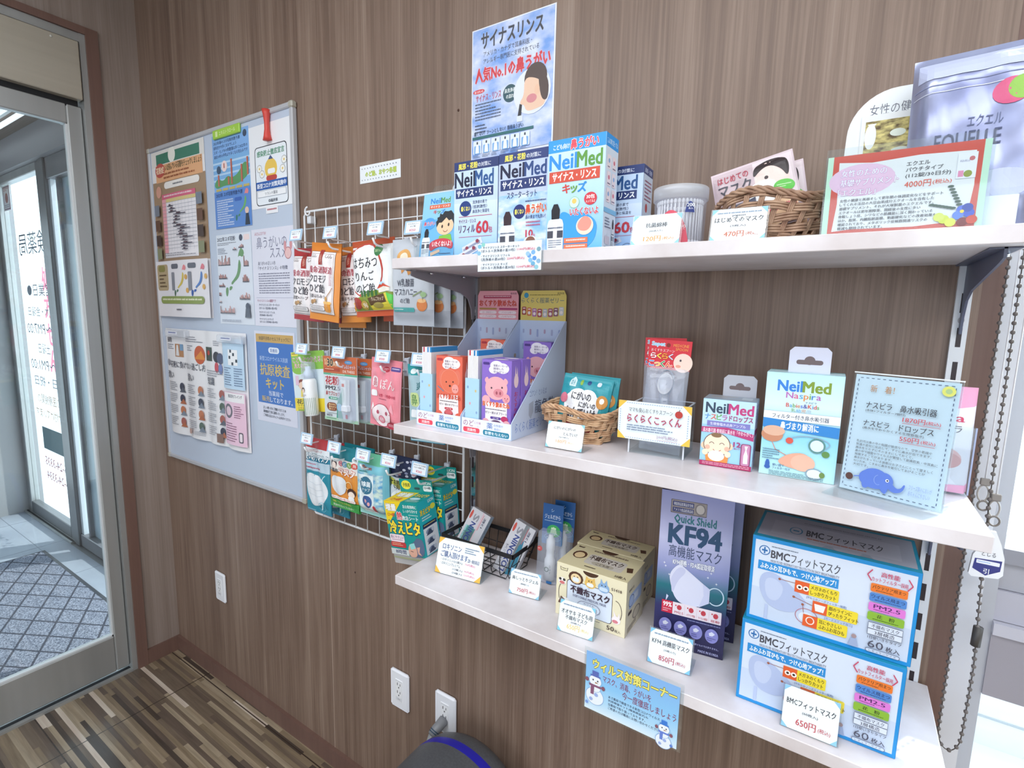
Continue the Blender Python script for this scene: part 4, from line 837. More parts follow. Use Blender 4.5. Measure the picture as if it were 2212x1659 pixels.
b = MB(); b.lathe([(.0192, 0), (.0198, .002), (.0198, .040), (.017, .046), (.001, .0465)], 'film', 28, (CX, CY, -.078)); b.lathe([(.001, 0), (.013, 0), (.013, .018), (.008, .024), (.008, .034), (.001, .034)], '#d6e6f6', 20, (CX, CY, -.077)); b.build('clear_cap', t)
def theiss():
    t = thing('nasal_blister', 'orange topped nasal gel tube card with red lettering, front one', 'nasal care pack', (-1.213, -.096, 1.422), rot=(0, -.02, -.03), group='orange topped nasal gel cards')
    b = MB(); b.box(0, -.0006, -.178, .144, .0006, 0, '#dfe6ea'); b.front(0, -.178, .144, 0, -.0006); b.R(0, 0, 100, 100, '#d3dde2'); b.R(0, 0, 100, 26, '#c8673c'); b.R(0, 26, 100, 29, '#5fae8c'); b.L(24, 26.6, 90, 28.6, 1, '#eef6f2', 2)
    b.T('販売\n実績', 4, 4, 12, 14, '#f2d8a8', .02); b.T('30', 13, 4, 30, 15, '#3c3236', .06, '#f2e0b0', .05); b.T('実績！', 31, 8, 50, 15, '#f4e6c4', .03); b.E(76, 8, 11, '#4f90c8', 3); b.T('フマキラー', 68, 6.8, 84, 9.4, '#eaf4fa', .03); b.T('アレルシャット', 58, 12, 96, 18, '#f3e8f0', .03, '#6a4a7a', .04); b.T('DR.THEISS', 60, 20, 94, 24, '#f6ece2', .02); b.R(4, 18, 50, 23, '#b04a30'); b.L(6, 19, 46, 22, 1, '#f0c9a8', 5)
    b.T('花粉', 6, 31, 48, 44, '#b53a44', .06, '#f4eef0', .04); b.T('PM2.5', 6, 46, 50, 52, '#3f3c48', .04); b.T('鼻でブロック', 6, 54, 48, 61, '#a8343c', .05, '#f4eef0', .04); b.Q(14, 63, 46, 67, '#3f9a80', 4); b.T('無香料', 20, 63.8, 40, 66.2, '#effaf5', .03)
    b.P([(36, 100), (40, 72), (54, 52), (60, 60), (50, 80), (58, 100)], '#3f9c88'); b.Q(8, 72, 40, 85, '#8a4a30', 10); b.TS(['鼻の中に', '塗るから', '効く！'], 14, 73, 36, 84, '#f2d49a', .05); b.E(46, 78, 8, '#8fc3e0', 6); b.L(8, 88, 46, 90, 1, '#6a7a80', 4); b.T('30日分', 6, 90, 24, 94, '#3f3c48', .04); b.R(0, 95, 100, 100, '#a8cdb0'); b.L(6, 96, 50, 99, 1, '#3f7a60', 5); b.Q(64, 88, 70, 94, '#c05060', 1); b.build('hang_card', t)
    b = MB(); b.bbox(.082, -.022, -.172, .138, -.0008, -.055, 'film', .004); b.build('clear_blister', t)
    b = MB(); b.prism([(.094, -.060), (.116, -.060), (.113, -.128), (.099, -.128)], 1, -.016, -.004, '#eef4f4'); b.front(.095, -.128, .115, -.06, -.0162); b.R(10, 4, 90, 16, '#eef4f4'); b.R(20, 14, 70, 26, '#d8603c'); b.R(14, 30, 40, 92, '#cfe6e0'); b.T('アレルシャット', 50, 34, 66, 90, '#3f7a70', .02); b.bbox(.094, -.019, -.146, .118, -.003, -.128, '#f8fafb', .003); b.build('gel_tube', t)
    b = MB(); b.box(.020, .0006, -.004, .15, .002, .0, '#c8673c'); b.build('hang_edge', t)
    return t
th = theiss(); dup(th, 'orange topped nasal gel tube card, the one behind, offset to the right', (-1.196, -.058, 1.417))
def hanapon(c, dark, big, words):
    def fn(b):
        b.R(2, 2, 98, 99, c); b.R(2, 2, 98, 14, dark if words == 2 else '#e98a98')
        if words == 1:
            b.E(56, 14, 11, '#b8384a', 4, 10); b.L(48, 12.4, 64, 15.6, 2, '#f6d8dc', 3); b.Q(70, 9, 98, 15, '#5c4a90', 2); b.L(73, 10.5, 95, 13.6, 1, '#e6def2', 4)
            b.Q(12, 26, 32, 42, '#f6e4e8', 7); b.T('鼻', 15, 28, 29, 41, '#b83a52', .04); b.T('ぽん', 40, 28, 86, 43, '#fbeef0', .02); b.T('女性・子供用×30個', 36, 50, 88, 55, '#c43a5a', .04); b.L(36, 57, 78, 60, 1, '#a85068', 2); b.Q(12, 46, 30, 55, '#f3f3f6', 4)
            b.P([(18, 64), (26, 76), (14, 76)], '#f5ecef'); b.P([(78, 62), (84, 78), (70, 72)], '#f3aab8'); b.E(46, 82, 31, '#b8485c', 17.5); b.E(46, 82, 29.6, '#f4e8ec', 16.5); b.E(34, 78, 4, '#b85a6e', 3); b.E(62, 78, 4, '#b85a6e', 3); b.E(46, 88, 11, '#c85a72', 6); b.E(46, 88, 9.5, '#ee9cac', 5); b.E(42.5, 88, 1.8, '#f8e8ec', 2.6); b.E(49.5, 88, 1.8, '#f8e8ec', 2.6)
            b.E(78, 95, 17, '#b83a50', 5.5, 12); b.L(66, 93, 90, 97, 2, '#f6d4da', 6)
        else:
            b.E(20, 9, 9, '#e6f2f2', 3.4); b.L(34, 7, 90, 11, 1, '#d6eeec', 4); b.T('爽快', 30, 22, 74, 33, '#3f7a80', .02); b.Q(10, 36, 36, 54, '#cfe09a', 7); b.T('鼻', 14, 38, 32, 52, '#4f8a50', .03); b.E(58, 46, 20, '#1f8a98', 12); b.T('ぽ', 48, 40, 68, 53, '#e8f4f5', .02); b.Q(12, 58, 32, 68, '#eef2f6', 3); b.T('大人用', 42, 62, 90, 69, '#1f6f80', .04); b.E(40, 82, 16, '#c06a7c', 9); b.E(40, 82, 14.5, '#f4e2e8', 8)
    return fn
hangbag('nose_plug_bag', 'pink nose plug bag with a white pig face drawing', 'nose plug bag', -.963, -.094, 1.428, .108, .176, .014, (('#e98a98', (0, .1)), ('#f09aa8', (.1, 1))), hanapon('#f0909f', '#b8384a', 1, 1), 21, tilt=.06, group='nose plug bags')
hangbag('nose_plug_bag', 'teal and clear nose plug bag partly behind the jelly display carton', 'nose plug bag', -.838, -.092, 1.424, .110, .190, .014, (('#2f9aa0', (0, .14)), ('#a9c4cc', (.14, .92)), ('#2a86a6', (.92, 1))), hanapon('#a9c6cf', '#2f9aa0', 1, 2), 22, tilt=-.05, group='nose plug bags')
# mask packs
def mfront(b):
    b.R(1, 0, 99, 13, '#b8383c'); b.R(1, 13, 99, 24, '#e4ecf2'); b.T('フィットして飛沫ガード', 4, 14.5, 72, 18, '#c8485a', .03); b.T('使い切りマスク', 4, 19.5, 96, 29, '#eef6fa', .05, '#2a5f7c', .06)
    b.R(1, 30, 99, 43, '#b7cfdf'); b.L(6, 33, 48, 36, 1, '#c8486a', 4); b.L(6, 38, 94, 42, 1, '#b8385a', 5); b.R(1, 43, 99, 97, '#2b8aa0'); b.S([(2, 46), (62, 48), (86, 56), (96, 70), (78, 84), (40, 92), (24, 90), (8, 72)], '#e3e8ee'); b.ring(88, 60, 16, 2.2, '#cfe6f0', 14, 16, 100, 260)
    for y in (58, 66, 74): b.ln([(14, y), (50, y+3), (74, y)], 1, '#c2cbd6')
    b.T('7', 62, 84, 74, 95, '#d8eef6', .04); b.ring(68, 90, 13, 1.2, '#7fc0d6'); b.L(4, 97, 60, 99, 1, '#bfe0ea', 2)
m1 = hangbag('mask_pack', 'red topped teal mask pack, front one at far left of the bottom row', 'mask pack', -1.262, -.085, 1.176, .112, .225, .012, (('#a8343a', (0, .12)), ('#2f86a4', (.12, 1))), mfront, 31, group='red topped mask packs')
dup(m1, 'red topped teal mask pack, rear one showing a dark blue lower edge', (-1.232, -.046, 1.164))
def mkids(b):
    b.R(1, 0, 99, 20, '#1f7f8c'); b.E(90, 17, 9, '#f3f6f8', 5); b.T('7枚', 84, 14.5, 96, 19, '#3a4a54', .04); b.R(1, 20, 99, 40, '#f0ebe6'); b.R(1, 40, 99, 80, '#e0913c'); b.E(20, 29, 11, '#3a2c38', 7.5); b.E(21, 31, 8, '#f5e2d6', 5.5)
    for i, c in enumerate(('#cf6a78', '#5f9ab8', '#7fae5c', '#d8584c')): b.E(44+15*i, 26, 8.5, c, 4.6); b.T('こども用'[i], 40+15*i, 23.5, 48+15*i, 28.5, '#fbf4ee', .03)
    b.T('不織布', 4, 35, 36, 42, '#33303a', .04); b.T('マスク', 38, 33, 90, 44, '#f6eee6', .06, '#d0453c', .05)
    b.S([(8, 46), (56, 48), (66, 54), (60, 70), (40, 78), (18, 72)], '#dfe3e8'); b.ring(72, 58, 10, 2, '#f0d8a0', 6); b.E(80, 68, 14, '#4a2c20', 7); b.E(80, 71, 11, '#f6e4d6', 5); b.Q(70, 74, 90, 80, '#eef2f4', 4)
    b.Q(10, 79, 92, 84, '#f6f0ec', 3); b.T('息がしやすい耳が痛くなりにくい', 14, 80, 88, 83.4, '#c8483c', .03); b.R(1, 85, 99, 99, '#3f9a4a'); b.T('花粉・ウイルスを含む', 12, 87, 76, 91, '#e4e66a', .04); b.T('飛沫99％カットフィルター', 12, 93, 82, 97, '#eff6e4', .03)
m2 = hangbag('mask_pack', 'children mask pack with orange middle and green foot, front one', 'mask pack', -1.144, -.085, 1.172, .124, .184, .014, (('#1f7f8c', (0, .2)), ('#d9893a', (.2, .84)), ('#3f9a4a', (.84, 1))), mkids, 33, group='children mask packs')
dup(m2, 'children mask pack, rear one mostly hidden behind the front one', (-1.118, -.056, 1.172))
def wipe(b):
    b.R(12, 28, 92, 92, 'green_bokeh'); b.T('Pigeon', 30, 17, 62, 24, '#a8482f', .05); b.L(22, 25, 66, 28, 1, '#3f6f50', 2); b.R(20, 31, 66, 94, '#e6f2f4'); b.E(43, 48, 21, '#3a7490', 14); b.T('除菌', 29, 42, 57, 50, '#eef6fa', .05); b.T('ナップ', 31, 52, 55, 57, '#eef6fa', .04); b.E(44, 74, 16, '#3c5f98', 10); b.E(40, 73, 4, '#e8a8ac', 3); b.E(50, 77, 4, '#e8a8ac', 3); b.Q(62, 78, 72, 90, '#c8404c', 4); b.L(30, 90, 56, 92, 1, '#4a7a8a', 3)
hangbag('wipe_pack', 'shiny green and blue wet wipe pack hanging in the bottom row', 'wet wipes', -1.024, -.088, 1.172, .116, .172, .040, (('#6fbf9c', (0, .16)), ('#7fc6d8', (.16, .9)), ('#9fd8d4', (.9, 1))), wipe, 35, tilt=-.02)
def dark99(b):
    b.R(1, 1, 99, 28, '#232a4a'); r = random.Random(5)
    for i in range(16): b.E(r.uniform(8, 92), r.uniform(3, 26), 5, r.choice(('#c9ccda', '#b58a92', '#8d93b0')), 1.6)
    b.R(1, 28, 99, 90, '#cfd8df'); b.P([(2, 28), (98, 40), (98, 48), (2, 37)], '#c9c95a'); b.T('すき間99％除菌', 6, 31, 94, 43, '#3a3a30', .05); b.E(40, 62, 30, '#eef2f4', 18); b.E(40, 62, 22, '#4a4244', 14); b.T('イータ', 28, 57, 52, 66, '#e8e6ea', .03); b.R(1, 88, 99, 99, '#1f4a78')
hangbag('wipe_pack', 'navy topped sanitizing sheet pack behind the front green box', 'wet wipes', -.924, -.072, 1.177, .108, .200, .016, (('#232a4a', (0, .28)), ('#cfd8df', (.28, .9)), ('#1f4a78', (.9, 1))), dark99, 37)
# cooling sheet boxes with a hanging back panel
def hie(label, loc, rot):
    t = thing('cooling_sheet_box', label, 'cooling sheet box', loc, 0, 'green cooling sheet boxes', rot=rot)
    w_, d_, h_, tb = .106, .062, .135, .034
    b = MB(); b.box(-w_/2, -d_, -tb-h_, w_/2, 0, -tb, 'hiet')
    b.front(-w_/2, -tb-h_, w_/2, -tb, -d_)
    b.R(0, 0, 100, 100, 'hiet'); b.P([(0, 0), (52, 0), (4, 44), (0, 44)], '#f0d024'); b.T('増量', 3, 5, 34, 18, '#f6f6f4', .06, '#8a8a94', .05); b.T('12+4枚', 6, 21, 28, 29, '#c03c34', .04)
    b.T('急な発熱時に', 56, 5, 96, 11, '#eef8f4', .04); b.T('しっかり冷やす', 56, 13, 98, 19, '#e8f4f0', .03); b.L(70, 22, 98, 25, 1, '#d0ece6', 3); b.T('熱', 34, 19, 50, 33, '#c8343c', .05, '#f8f2f2', .06); b.T('救急シート', 50, 25, 97, 33, '#f2f8f8', .04); b.E(6, 36, 3.4, '#f2dc3c'); b.T('冷えピタ', 6, 36, 98, 60, '#f5dc3a', .07, '#2a3f5c', .07)
    b.Q(2, 62, 46, 76, '#f1dde6', 4); b.T('肌にやさしい', 5, 64, 44, 69.5, '#6a4a6a', .04); b.L(7, 71, 40, 74, 1, '#8a6a86', 4); b.Q(2, 76, 48, 86, '#c03a40', 4); b.L(6, 78, 46, 84, 2, '#f2c49a', 5)
    b.S([(104, 68), (86, 62), (74, 72), (60, 78), (56, 100), (100, 100)], '#5a6a86'); b.S([(58, 78), (72, 74), (80, 86), (78, 100), (58, 102), (52, 90)], '#dcaa96'); b.P([(58, 78), (74, 74), (76, 84), (62, 87)], '#8fd2d0'); b.ln([(60, 90), (68, 91)], 1.4, '#5a3a34'); b.P([(80, 82), (90, 80), (86, 90), (92, 96), (82, 94)], '#dcaa96')
    b.R(0, 89, 54, 100, '#c9d1d2'); b.T('8時間', 14, 90, 46, 98, '#3a4a6a', .06, '#f2f4f6', .05)
    b.top(-w_/2, -d_, w_/2, 0, -tb); b.R(0, 0, 100, 100, 'hiet'); b.P([(0, 0), (58, 0), (52, 100), (0, 100)], '#f0d024'); b.T('増量', 8, 12, 50, 52, '#f6f6f4', .06, '#6a6a74', .05); b.T('12+4枚', 12, 62, 42, 92, '#c8443c', .04); b.T('冷えピタ', 62, 14, 98, 44, '#f0dc50', .06, '#2a4a5c', .06); b.E(76, 62, 15, '#bfe0e6', 12); b.L(60, 78, 96, 94, 2, '#d9ece8', 4)
    b.side(-d_, -tb-h_, 0, -tb, w_/2); b.R(0, 0, 100, 100, '#1fb0bc'); b.T('LION', 60, 3, 92, 9, '#eaf8f8', .04); b.T('冷えピタ', 8, 15, 66, 26, '#f5dc3a', .07, '#2a5f5c', .06); b.E(82, 18, 15, '#e6e04a', 5); b.L(14, 29, 80, 38, 2, '#e6f6f6', 5); b.R(12, 42, 92, 50, '#22305c'); b.L(18, 44, 84, 48, 1, '#e6d878', 3); b.R(12, 50, 92, 98, '#e8edf4')
    for y in (52, 68, 84): b.E(46, y+6, 22, '#8f9cb8', 5); b.P([(24, y+12), (44, y+2), (70, y+8), (60, y+12)], '#46526e'); b.E(64, y+5, 8, '#cfd8e6', 4)
    b.build('carton', t)
    b = MB(); z0 = -tb; b.box(-w_/2, -.0012, z0, w_/2, 0, 0, 'hiet'); b.front(-w_/2, z0, w_/2, 0, -.0012); b.E(20, 44, 15, '#e8e24a', 34); b.T('子供用', 9, 30, 31, 60, '#4a4420', .05); b.Q(44, 58, 62, 76, '#20484c', 5); b.T('LION', 74, 14, 96, 36, '#e6f5f2', .04); b.Q(72, 42, 98, 84, '#eef4f6', 4); b.T('12+4枚', 75, 48, 95, 68, '#3a4a5a', .06); b.build('hang_panel', t)
    b = MB(); b.bbox(-w_/2+.001, -d_+.001, -tb-h_-.026, w_/2-.001, -.001, -tb-h_, 'milky', .002); b.box(-w_/2+.004, -d_-.0004, -tb-h_-.010, w_/2-.004, -d_+.001, -tb-h_-.006, '#9a9f80'); b.build('clear_foot', t)
hie('green and yellow cooling sheet box, front one hanging beside the lowest shelf', (-.858, -.106, 1.139), (rad(4), rad(-8), rad(2)))
hie('green and yellow cooling sheet box, rear one behind the black wire basket', (-.846, -.029, 1.157), (rad(0), rad(-5), rad(2)))

# ================================================================= price stands and cartons
def pricestand(label, loc, w, h, fn, rz=0, tilt=14, name='price_stand', foot=.032, group='small price stands', base='#f3f8fc'):
    """bent clear sheet on the shelf with a printed card in it; local origin = front lower left"""
    t = thing(name, label, 'price card', loc, rz, group); a = rad(tilt); up = V3((0, sin(a), cos(a))); nn = V3((0, -cos(a), sin(a))); X = V3((1, 0, 0)); e = .0022
    def slab(b, o, u, v, th, k): n = v.cross(u).normalized()*th; b.add([o, o+u, o+u+v, o+v, o+n, o+u+n, o+u+v+n, o+v+n], [(0, 1, 2, 3), (7, 6, 5, 4), (0, 4, 5, 1), (2, 6, 7, 3), (1, 5, 6, 2), (0, 3, 7, 4)], k)
    b = MB(); o = V3((-e, 0, .0008)); slab(b, o, X*(w+2*e), up*(h+e), .0012, 'acrylic'); b.box(-e, .0, 0, w+e, foot+h*sin(a), .0012, 'acrylic'); b.build('clear_stand', t)
    b = MB(); o = V3((0, 0, .0016))+nn*.0006; slab(b, o, X*w, up*h, .0004, base); b.page(o+up*h, X*w, -up*h); fn(b); b.build('card', t); return t
def corners(b, c, s=9):
    q = s*b.u.length/b.w.length
    b.P([(0, 0), (s, 0), (0, q)], c); b.P([(100-s, 0), (100, 0), (100, q)], c); b.P([(0, 100-q), (0, 100), (s, 100)], c); b.P([(100, 100-q), (100, 100), (100-s, 100)], c)
def pcard(l1, sub, price, col='#c25058', top=True, c='#8ec8ee', l2=None):
    def fn(b):
        b.R(0, 0, 100, 100, '#edf6fb'); corners(b, c, 12)
        if top: b.L(10, 10, 90, 19, 1, '#5f7ea0', len(l1))
        n = len(l1); b.T(l1, max(6, 50-5.6*n), 26, min(94, 50+5.6*n), 42, '#3c3e46', .035)
        if l2: b.T(l2, 50-5.2*len(l2), 44, 50+5.2*len(l2), 58, '#44464e', .02)
        b.T(sub, 36, 61 if l2 else 50, 64, 68 if l2 else 58, '#5a5c66', .03); b.T(price, 26, 70, 62, 88, col, .035); b.T('(税込)', 66, 74, 88, 86, col, .02)
    return fn
def carton(name, label, cat, loc, rz, w, d, h, base, front=None, side=None, top=None, group=None, rot=None):
    b = MB(); b.bbox(0, 0, 0, w, d, h, base, .0006)
    if front: b.front(.0003, .0003, w-.0003, h-.0003, 0); front(b)
    if side: b.side(.0003, .0003, d-.0003, h-.0003, w); side(b)
    if top: b.top(.0003, .0003, w-.0003, d-.0003, h); top(b)
    return tag(b.build(name, None, loc, rz, rot), label, cat, group)
def logo(b, x0, y0, x1, y1, c1, c2):
    m = x0+(x1-x0)*.53; b.T('Neil', x0, y0, m-.4, y1, c1, .045); b.T('Med', m+.6, y0, x1, y1, c2, .045)
def bottle(b, x, y0, y1, w, cap):
    h = y1-y0; b.P([(x-w/2, y1), (x+w/2, y1), (x+w/2, y0+h*.42), (x+w*.42, y0+h*.33), (x+w*.2, y0+h*.29), (x-w*.2, y0+h*.29), (x-w*.42, y0+h*.33), (x-w/2, y0+h*.42)], '#e2e8f0')
    b.P([(x-w*.24, y0+h*.31), (x+w*.24, y0+h*.31), (x+w*.26, y0+h*.12), (x+w*.12, y0), (x-w*.12, y0), (x-w*.26, y0+h*.12)], cap)
    b.R(x-w*.48, y0+h*.55, x+w*.48, y0+h*.7, '#4a4c58'); b.R(x-w*.12, y0+h*.33, x+w*.12, y1, '#f6f8fb'); b.L(x-w*.45, y0+h*.47, x+w*.45, y0+h*.54, 1, '#3d4664', 3); b.L(x-w*.4, y0+h*.74, x+w*.4, y0+h*.92, 4, '#6b7286', 4)
NAVY, GRN, BLU = '#27386f', '#5f9a3c', '#2f8fe0'

# ================================================================= top shelf
E1 = Z1+.0003
def headband(b, c, h=9.5):
    b.R(0, 0, 100, h, c)
def refill(b):
    b.R(0, 0, 100, 100, '#c6dbf4'); b.R(0, 42, 100, 100, 'fadeblue'); headband(b, NAVY); b.T('風邪・花粉', 10, 2, 54, 8, '#f1e35a', .06); b.T('の対策に', 55, 3, 84, 7.5, '#e6ecf8', .03)
    logo(b, 2, 11, 90, 26, '#1e2440', '#27558f'); b.R(4, 27.5, 90, 37, NAVY); b.T('サイナス・リンス', 7, 29, 86, 35.5, '#f4f7fc', .06)
    b.E(27, 48, 14, '#26407f'); b.T('痛くない', 17, 45.5, 38, 50.5, '#f4ea6a', .06); b.TS(['洗浄液の素で', '（低刺激性）', '鼻洗浄と保湿を'], 44, 40, 82, 54, '#45506e', .02)
    b.R(12, 56, 88, 56.5, '#c24a5a'); b.T('サイナス・リンス', 12, 59, 52, 63, '#7a3a52', .03); b.T('リフィル', 12, 65, 50, 73, '#5c3050', .04); b.T('60', 53, 62, 80, 74, '#c43a48', .05); b.T('包', 81, 68, 89, 74, '#c43a48', .03); b.R(12, 77, 88, 77.4, '#c24a5a')
    for x, y in ((20, 86), (12, 93)):
        b.P([(x, y+2), (x+44, y-8), (x+48, y-2), (x+3, y+9)], '#d5d9e4'); b.P([(x+3, y+4), (x+42, y-5), (x+43, y-2), (x+4, y+7)], '#8f96ae'); b.E(x+12, y+3, 4, '#8a3f50', 2); b.E(x+36, y-4, 4, '#8a3f50', 2)
    b.ring(78, 92, 10, .7, '#5a6a8a', 6)
def refill_side(b): b.R(0, 0, 100, 100, '#cfdcf0'); b.R(0, 0, 100, 10, '#3a4a80'); b.T('風邪・花粉', 12, 3, 88, 8, '#cfd8f0', .03); b.L(14, 16, 86, 40, 6, '#b06a88', 4); b.E(40, 46, 12, '#b84a50', 5); b.L(20, 60, 80, 90, 8, '#5a6488', 6)
carton('nasal_rinse_box', 'blue and white refill box, leftmost tall box on the top shelf', 'medicine box', (-.676, -.182, E1), .02, .104, .05, .185, '#5a6f9f', refill, refill_side, group='nasal rinse boxes')
def starter(b):
    b.R(0, 0, 100, 100, '#bfcdea'); b.R(0, 40, 100, 100, 'sky2'); headband(b, '#2c3d78'); b.T('風邪・花粉', 12, 2, 54, 8, '#f1e35a', .06); b.T('の対策に', 56, 3, 84, 7.5, '#e6ecf8', .03)
    logo(b, 4, 11, 95, 24, '#1c2040', '#27457f'); b.R(4, 25.5, 95, 35.5, NAVY); b.T('サイナス・リンス', 8, 27, 91, 34, '#f4f7fc', .06); b.T('スターターキット', 18, 37.5, 78, 44, '#3f4a70', .04)
    bottle(b, 20, 56, 99, 32, '#3a2a32'); b.E(44, 57, 12, '#26306f'); b.T('痛くない', 35, 54.5, 53, 59.5, '#f4ea6a', .06); b.L(56, 47, 96, 50, 1, '#4a5678', 3); b.T('鼻うがい', 57, 51, 97, 60, '#d8482f', .06, '#f6ecc8', .05); b.T('鼻の奥まで丸洗い！', 57, 61, 96, 65, '#3f4a70', .04); b.L(58, 67, 86, 73, 2, '#c24a5a', 4); b.T('10', 58, 75, 72, 82, '#c43a48', .04); b.T('包', 73, 79, 77, 82, '#c43a48', .03)
    b.E(68, 90, 16, '#e6edf6'); b.E(68, 87, 10, '#8a5a48', 5.5); b.E(68, 90, 7, '#f0ccb4', 4); b.P([(60, 97), (78, 97), (72, 92), (64, 92)], '#e8c0b0')
carton('nasal_rinse_box', 'starter kit box with black-capped bottle picture, middle of the three front boxes', 'medicine box', (-.568, -.184, E1), .015, .106, .05, .185, '#5a6f9f', starter, refill_side, group='nasal rinse boxes')
def kids(b):
    b.R(0, 0, 100, 100, 'kidsg'); headband(b, '#2f9ae8', 11); b.T('こども向け', 9, 4, 38, 8.6, '#eaf6ff', .05); b.T('鼻うがい', 40, 1.5, 88, 10, '#e8485a', .06, '#fbf2f4', .05)
    logo(b, 3, 13, 95, 26, '#2f8fe0', '#5f9a3c'); b.R(3, 27.5, 92, 37.5, '#d2503c'); b.T('サイナス・リンス', 9, 29, 86, 36, '#fdf4f0', .06)
    b.TW('キッズ', ('#d2483c', '#6aa03c', '#2f8fd8'), 28, 39, 70, 47.5, .06)
    b.S([(22, 68), (30, 62), (48, 68), (60, 64), (84, 70), (92, 78), (86, 92), (64, 98), (30, 96)], '#3fa0e8'); b.E(78, 54, 11, '#d23a48', 5.5); b.T('30包', 71, 50.5, 85, 54, '#fff2f2', .05); b.T('入ってるよ', 70, 55, 86, 57.5, '#fff2f2', .03); b.E(50, 56, 9, '#9fd0a8'); b.E(50, 56, 8, '#cfe9f2'); b.E(50, 55, 4, '#e6c86a')
    b.T('いたくないよ', 43, 61, 92, 67.5, '#d23a48', .05, '#fbeef2', .05); bottle(b, 17, 56, 99, 30, '#1e1e26'); b.E(70, 77, 15, '#f2dcc8', 8); b.S([(56, 75), (70, 67), (84, 74), (76, 82), (60, 81)], '#e89a8a'); b.R(34, 87, 76, 91.5, '#e27a56'); b.R(34, 92.5, 76, 97, '#e27a56'); b.L(38, 88, 72, 91, 1, '#f8e6da', 3); b.L(38, 93.4, 72, 96.4, 1, '#f8e6da', 4)
def kids_side(b):
    b.R(0, 0, 100, 100, '#dfe9f6'); b.R(0, 0, 100, 11, '#2f9ae8'); b.T('こんな時に使ってね', 8, 3.5, 92, 8.5, '#dff2ff', .03)
    for i in range(3):
        for j in range(2): b.Q(14+40*j, 17+14*i, 44+40*j, 29+14*i, '#f6e6ea', 5); b.E(29+40*j, 22+14*i, 7, '#d8788a' if (i+j) % 2 else '#8fb0dc'); b.L(18+40*j, 26.5+14*i, 42+40*j, 29+14*i, 1, '#8a7a96', i+j)
    b.R(0, 62, 100, 66, '#7fbfe8'); b.L(10, 70, 60, 80, 4, '#3f4a70', 5); bottle(b, 78, 70, 97, 20, '#1e1e26'); b.Q(14, 86, 50, 93, '#d8d0dc', 3); b.L(12, 95, 60, 98, 1, '#3f4a70', 6)
carton('nasal_rinse_box', 'bright blue children nasal rinse box, rightmost and tallest in front', 'medicine box', (-.458, -.194, E1), .0, .106, .052, .188, '#bfe0f6', kids, kids_side, group='nasal rinse boxes')
carton('nasal_rinse_box', 'blue refill box standing behind, right of the bright children box', 'medicine box', (-.418, -.120, E1), .02, .104, .05, .152, '#5a6f9f', refill, refill_side, group='nasal rinse boxes')
# leaflet holder at the left end
t = thing('leaflet_holder', 'clear acrylic leaflet holder at the left end of the top shelf', 'leaflet holder', (-.775, -.190, E1))
b = MB(); b.prism([(0, 0), (.098, 0), (.098, .150), (.092, .160), (.012, .160), (.003, .150)], 1, .050, .0525, 'acrylic'); b.prism([(.0, 0), (.05, 0), (.05, .15), (.012, .06)], 0, -.001, .001, 'acrylic'); b.prism([(.0, 0), (.05, 0), (.05, .15), (.012, .06)], 0, .097, .099, 'acrylic'); b.box(-.001, -.002, 0, .099, 0, .030, 'acrylic'); b.box(0, 0, 0, .098, .05, .002, 'acrylic'); b.build('holder', t)
def boyleaf(b):
    b.R(0, 0, 100, 100, '#8cc9ec'); b.R(0, 40, 100, 100, '#6fb6e6'); logo(b, 22, 8, 78, 16, '#2f7fd0', '#5f9a3c'); b.R(20, 18, 80, 24, '#d8603c'); b.T('サイナス・リンス', 23, 19.2, 77, 22.8, '#fdf2ec', .05)
    b.TW('キッズ', ('#c8483c', '#5f9a3c', '#2f7fd0'), 32, 26, 66, 32, .05)
    b.E(24, 46, 18, '#4f9fe0', 9, 12); b.T('鼻うがい', 8, 43, 40, 49, '#c83a58', .05, '#f4f4fa', .05)
    b.E(70, 52, 24, '#f2c9a4', 13); b.P([(46, 53), (43, 44), (47, 42), (46, 38), (52, 37), (53, 32), (60, 34), (66, 29), (76, 30), (84, 29), (94, 36), (95, 50), (88, 42), (80, 44), (72, 39), (60, 46), (52, 46)], '#20242a'); b.E(62, 52, 2.4, '#2a2426', 2.6); b.E(80, 50, 2.4, '#2a2426', 2.6); b.ring(72, 57, 6, 1.4, '#8a3a30', 3.4, 10, 10, 170); b.P([(56, 66), (88, 64), (94, 76), (52, 78)], '#7fbf4a')
    bottle(b, 18, 54, 96, 24, '#22242c'); b.S([(28, 76), (50, 70), (78, 70), (98, 76), (96, 88), (74, 82), (50, 83), (32, 90)], '#c8404e'); b.T('いたくないよ！', 38, 74, 92, 82, '#fff0f2', .05); b.P([(34, 91), (60, 86), (62, 90), (36, 96)], '#f0c8a8'); b.L(60, 92, 92, 95, 1, '#2a4a7a', 4)
def leaf(name, label, x, y, z, w, h, rx, fn, base, group, th=.0012, rz=0):
    b = MB(); b.box(0, 0, 0, w, th, h, base); b.front(0, 0, w, h, 0); fn(b); return tag(b.build(name, None, (x, y, z), 0, (rx, 0, rz)), label, 'leaflet', group)
l0 = leaf('leaflet', 'light blue leaflet with a drawn black-haired boy, front one in the left holder', -.770, -.184, E1+.0035, .093, .136, rad(-8), boyleaf, '#cfe6f6', 'nasal rinse leaflets')
for i, (lb, dx, dy) in enumerate((('light blue nasal rinse leaflet just behind the front one', .004, .007), ('light blue nasal rinse leaflet rearmost in the left holder', .003, .014))):
    dup(l0, lb, (-.770+dx, -.184+dy, E1+.0035))
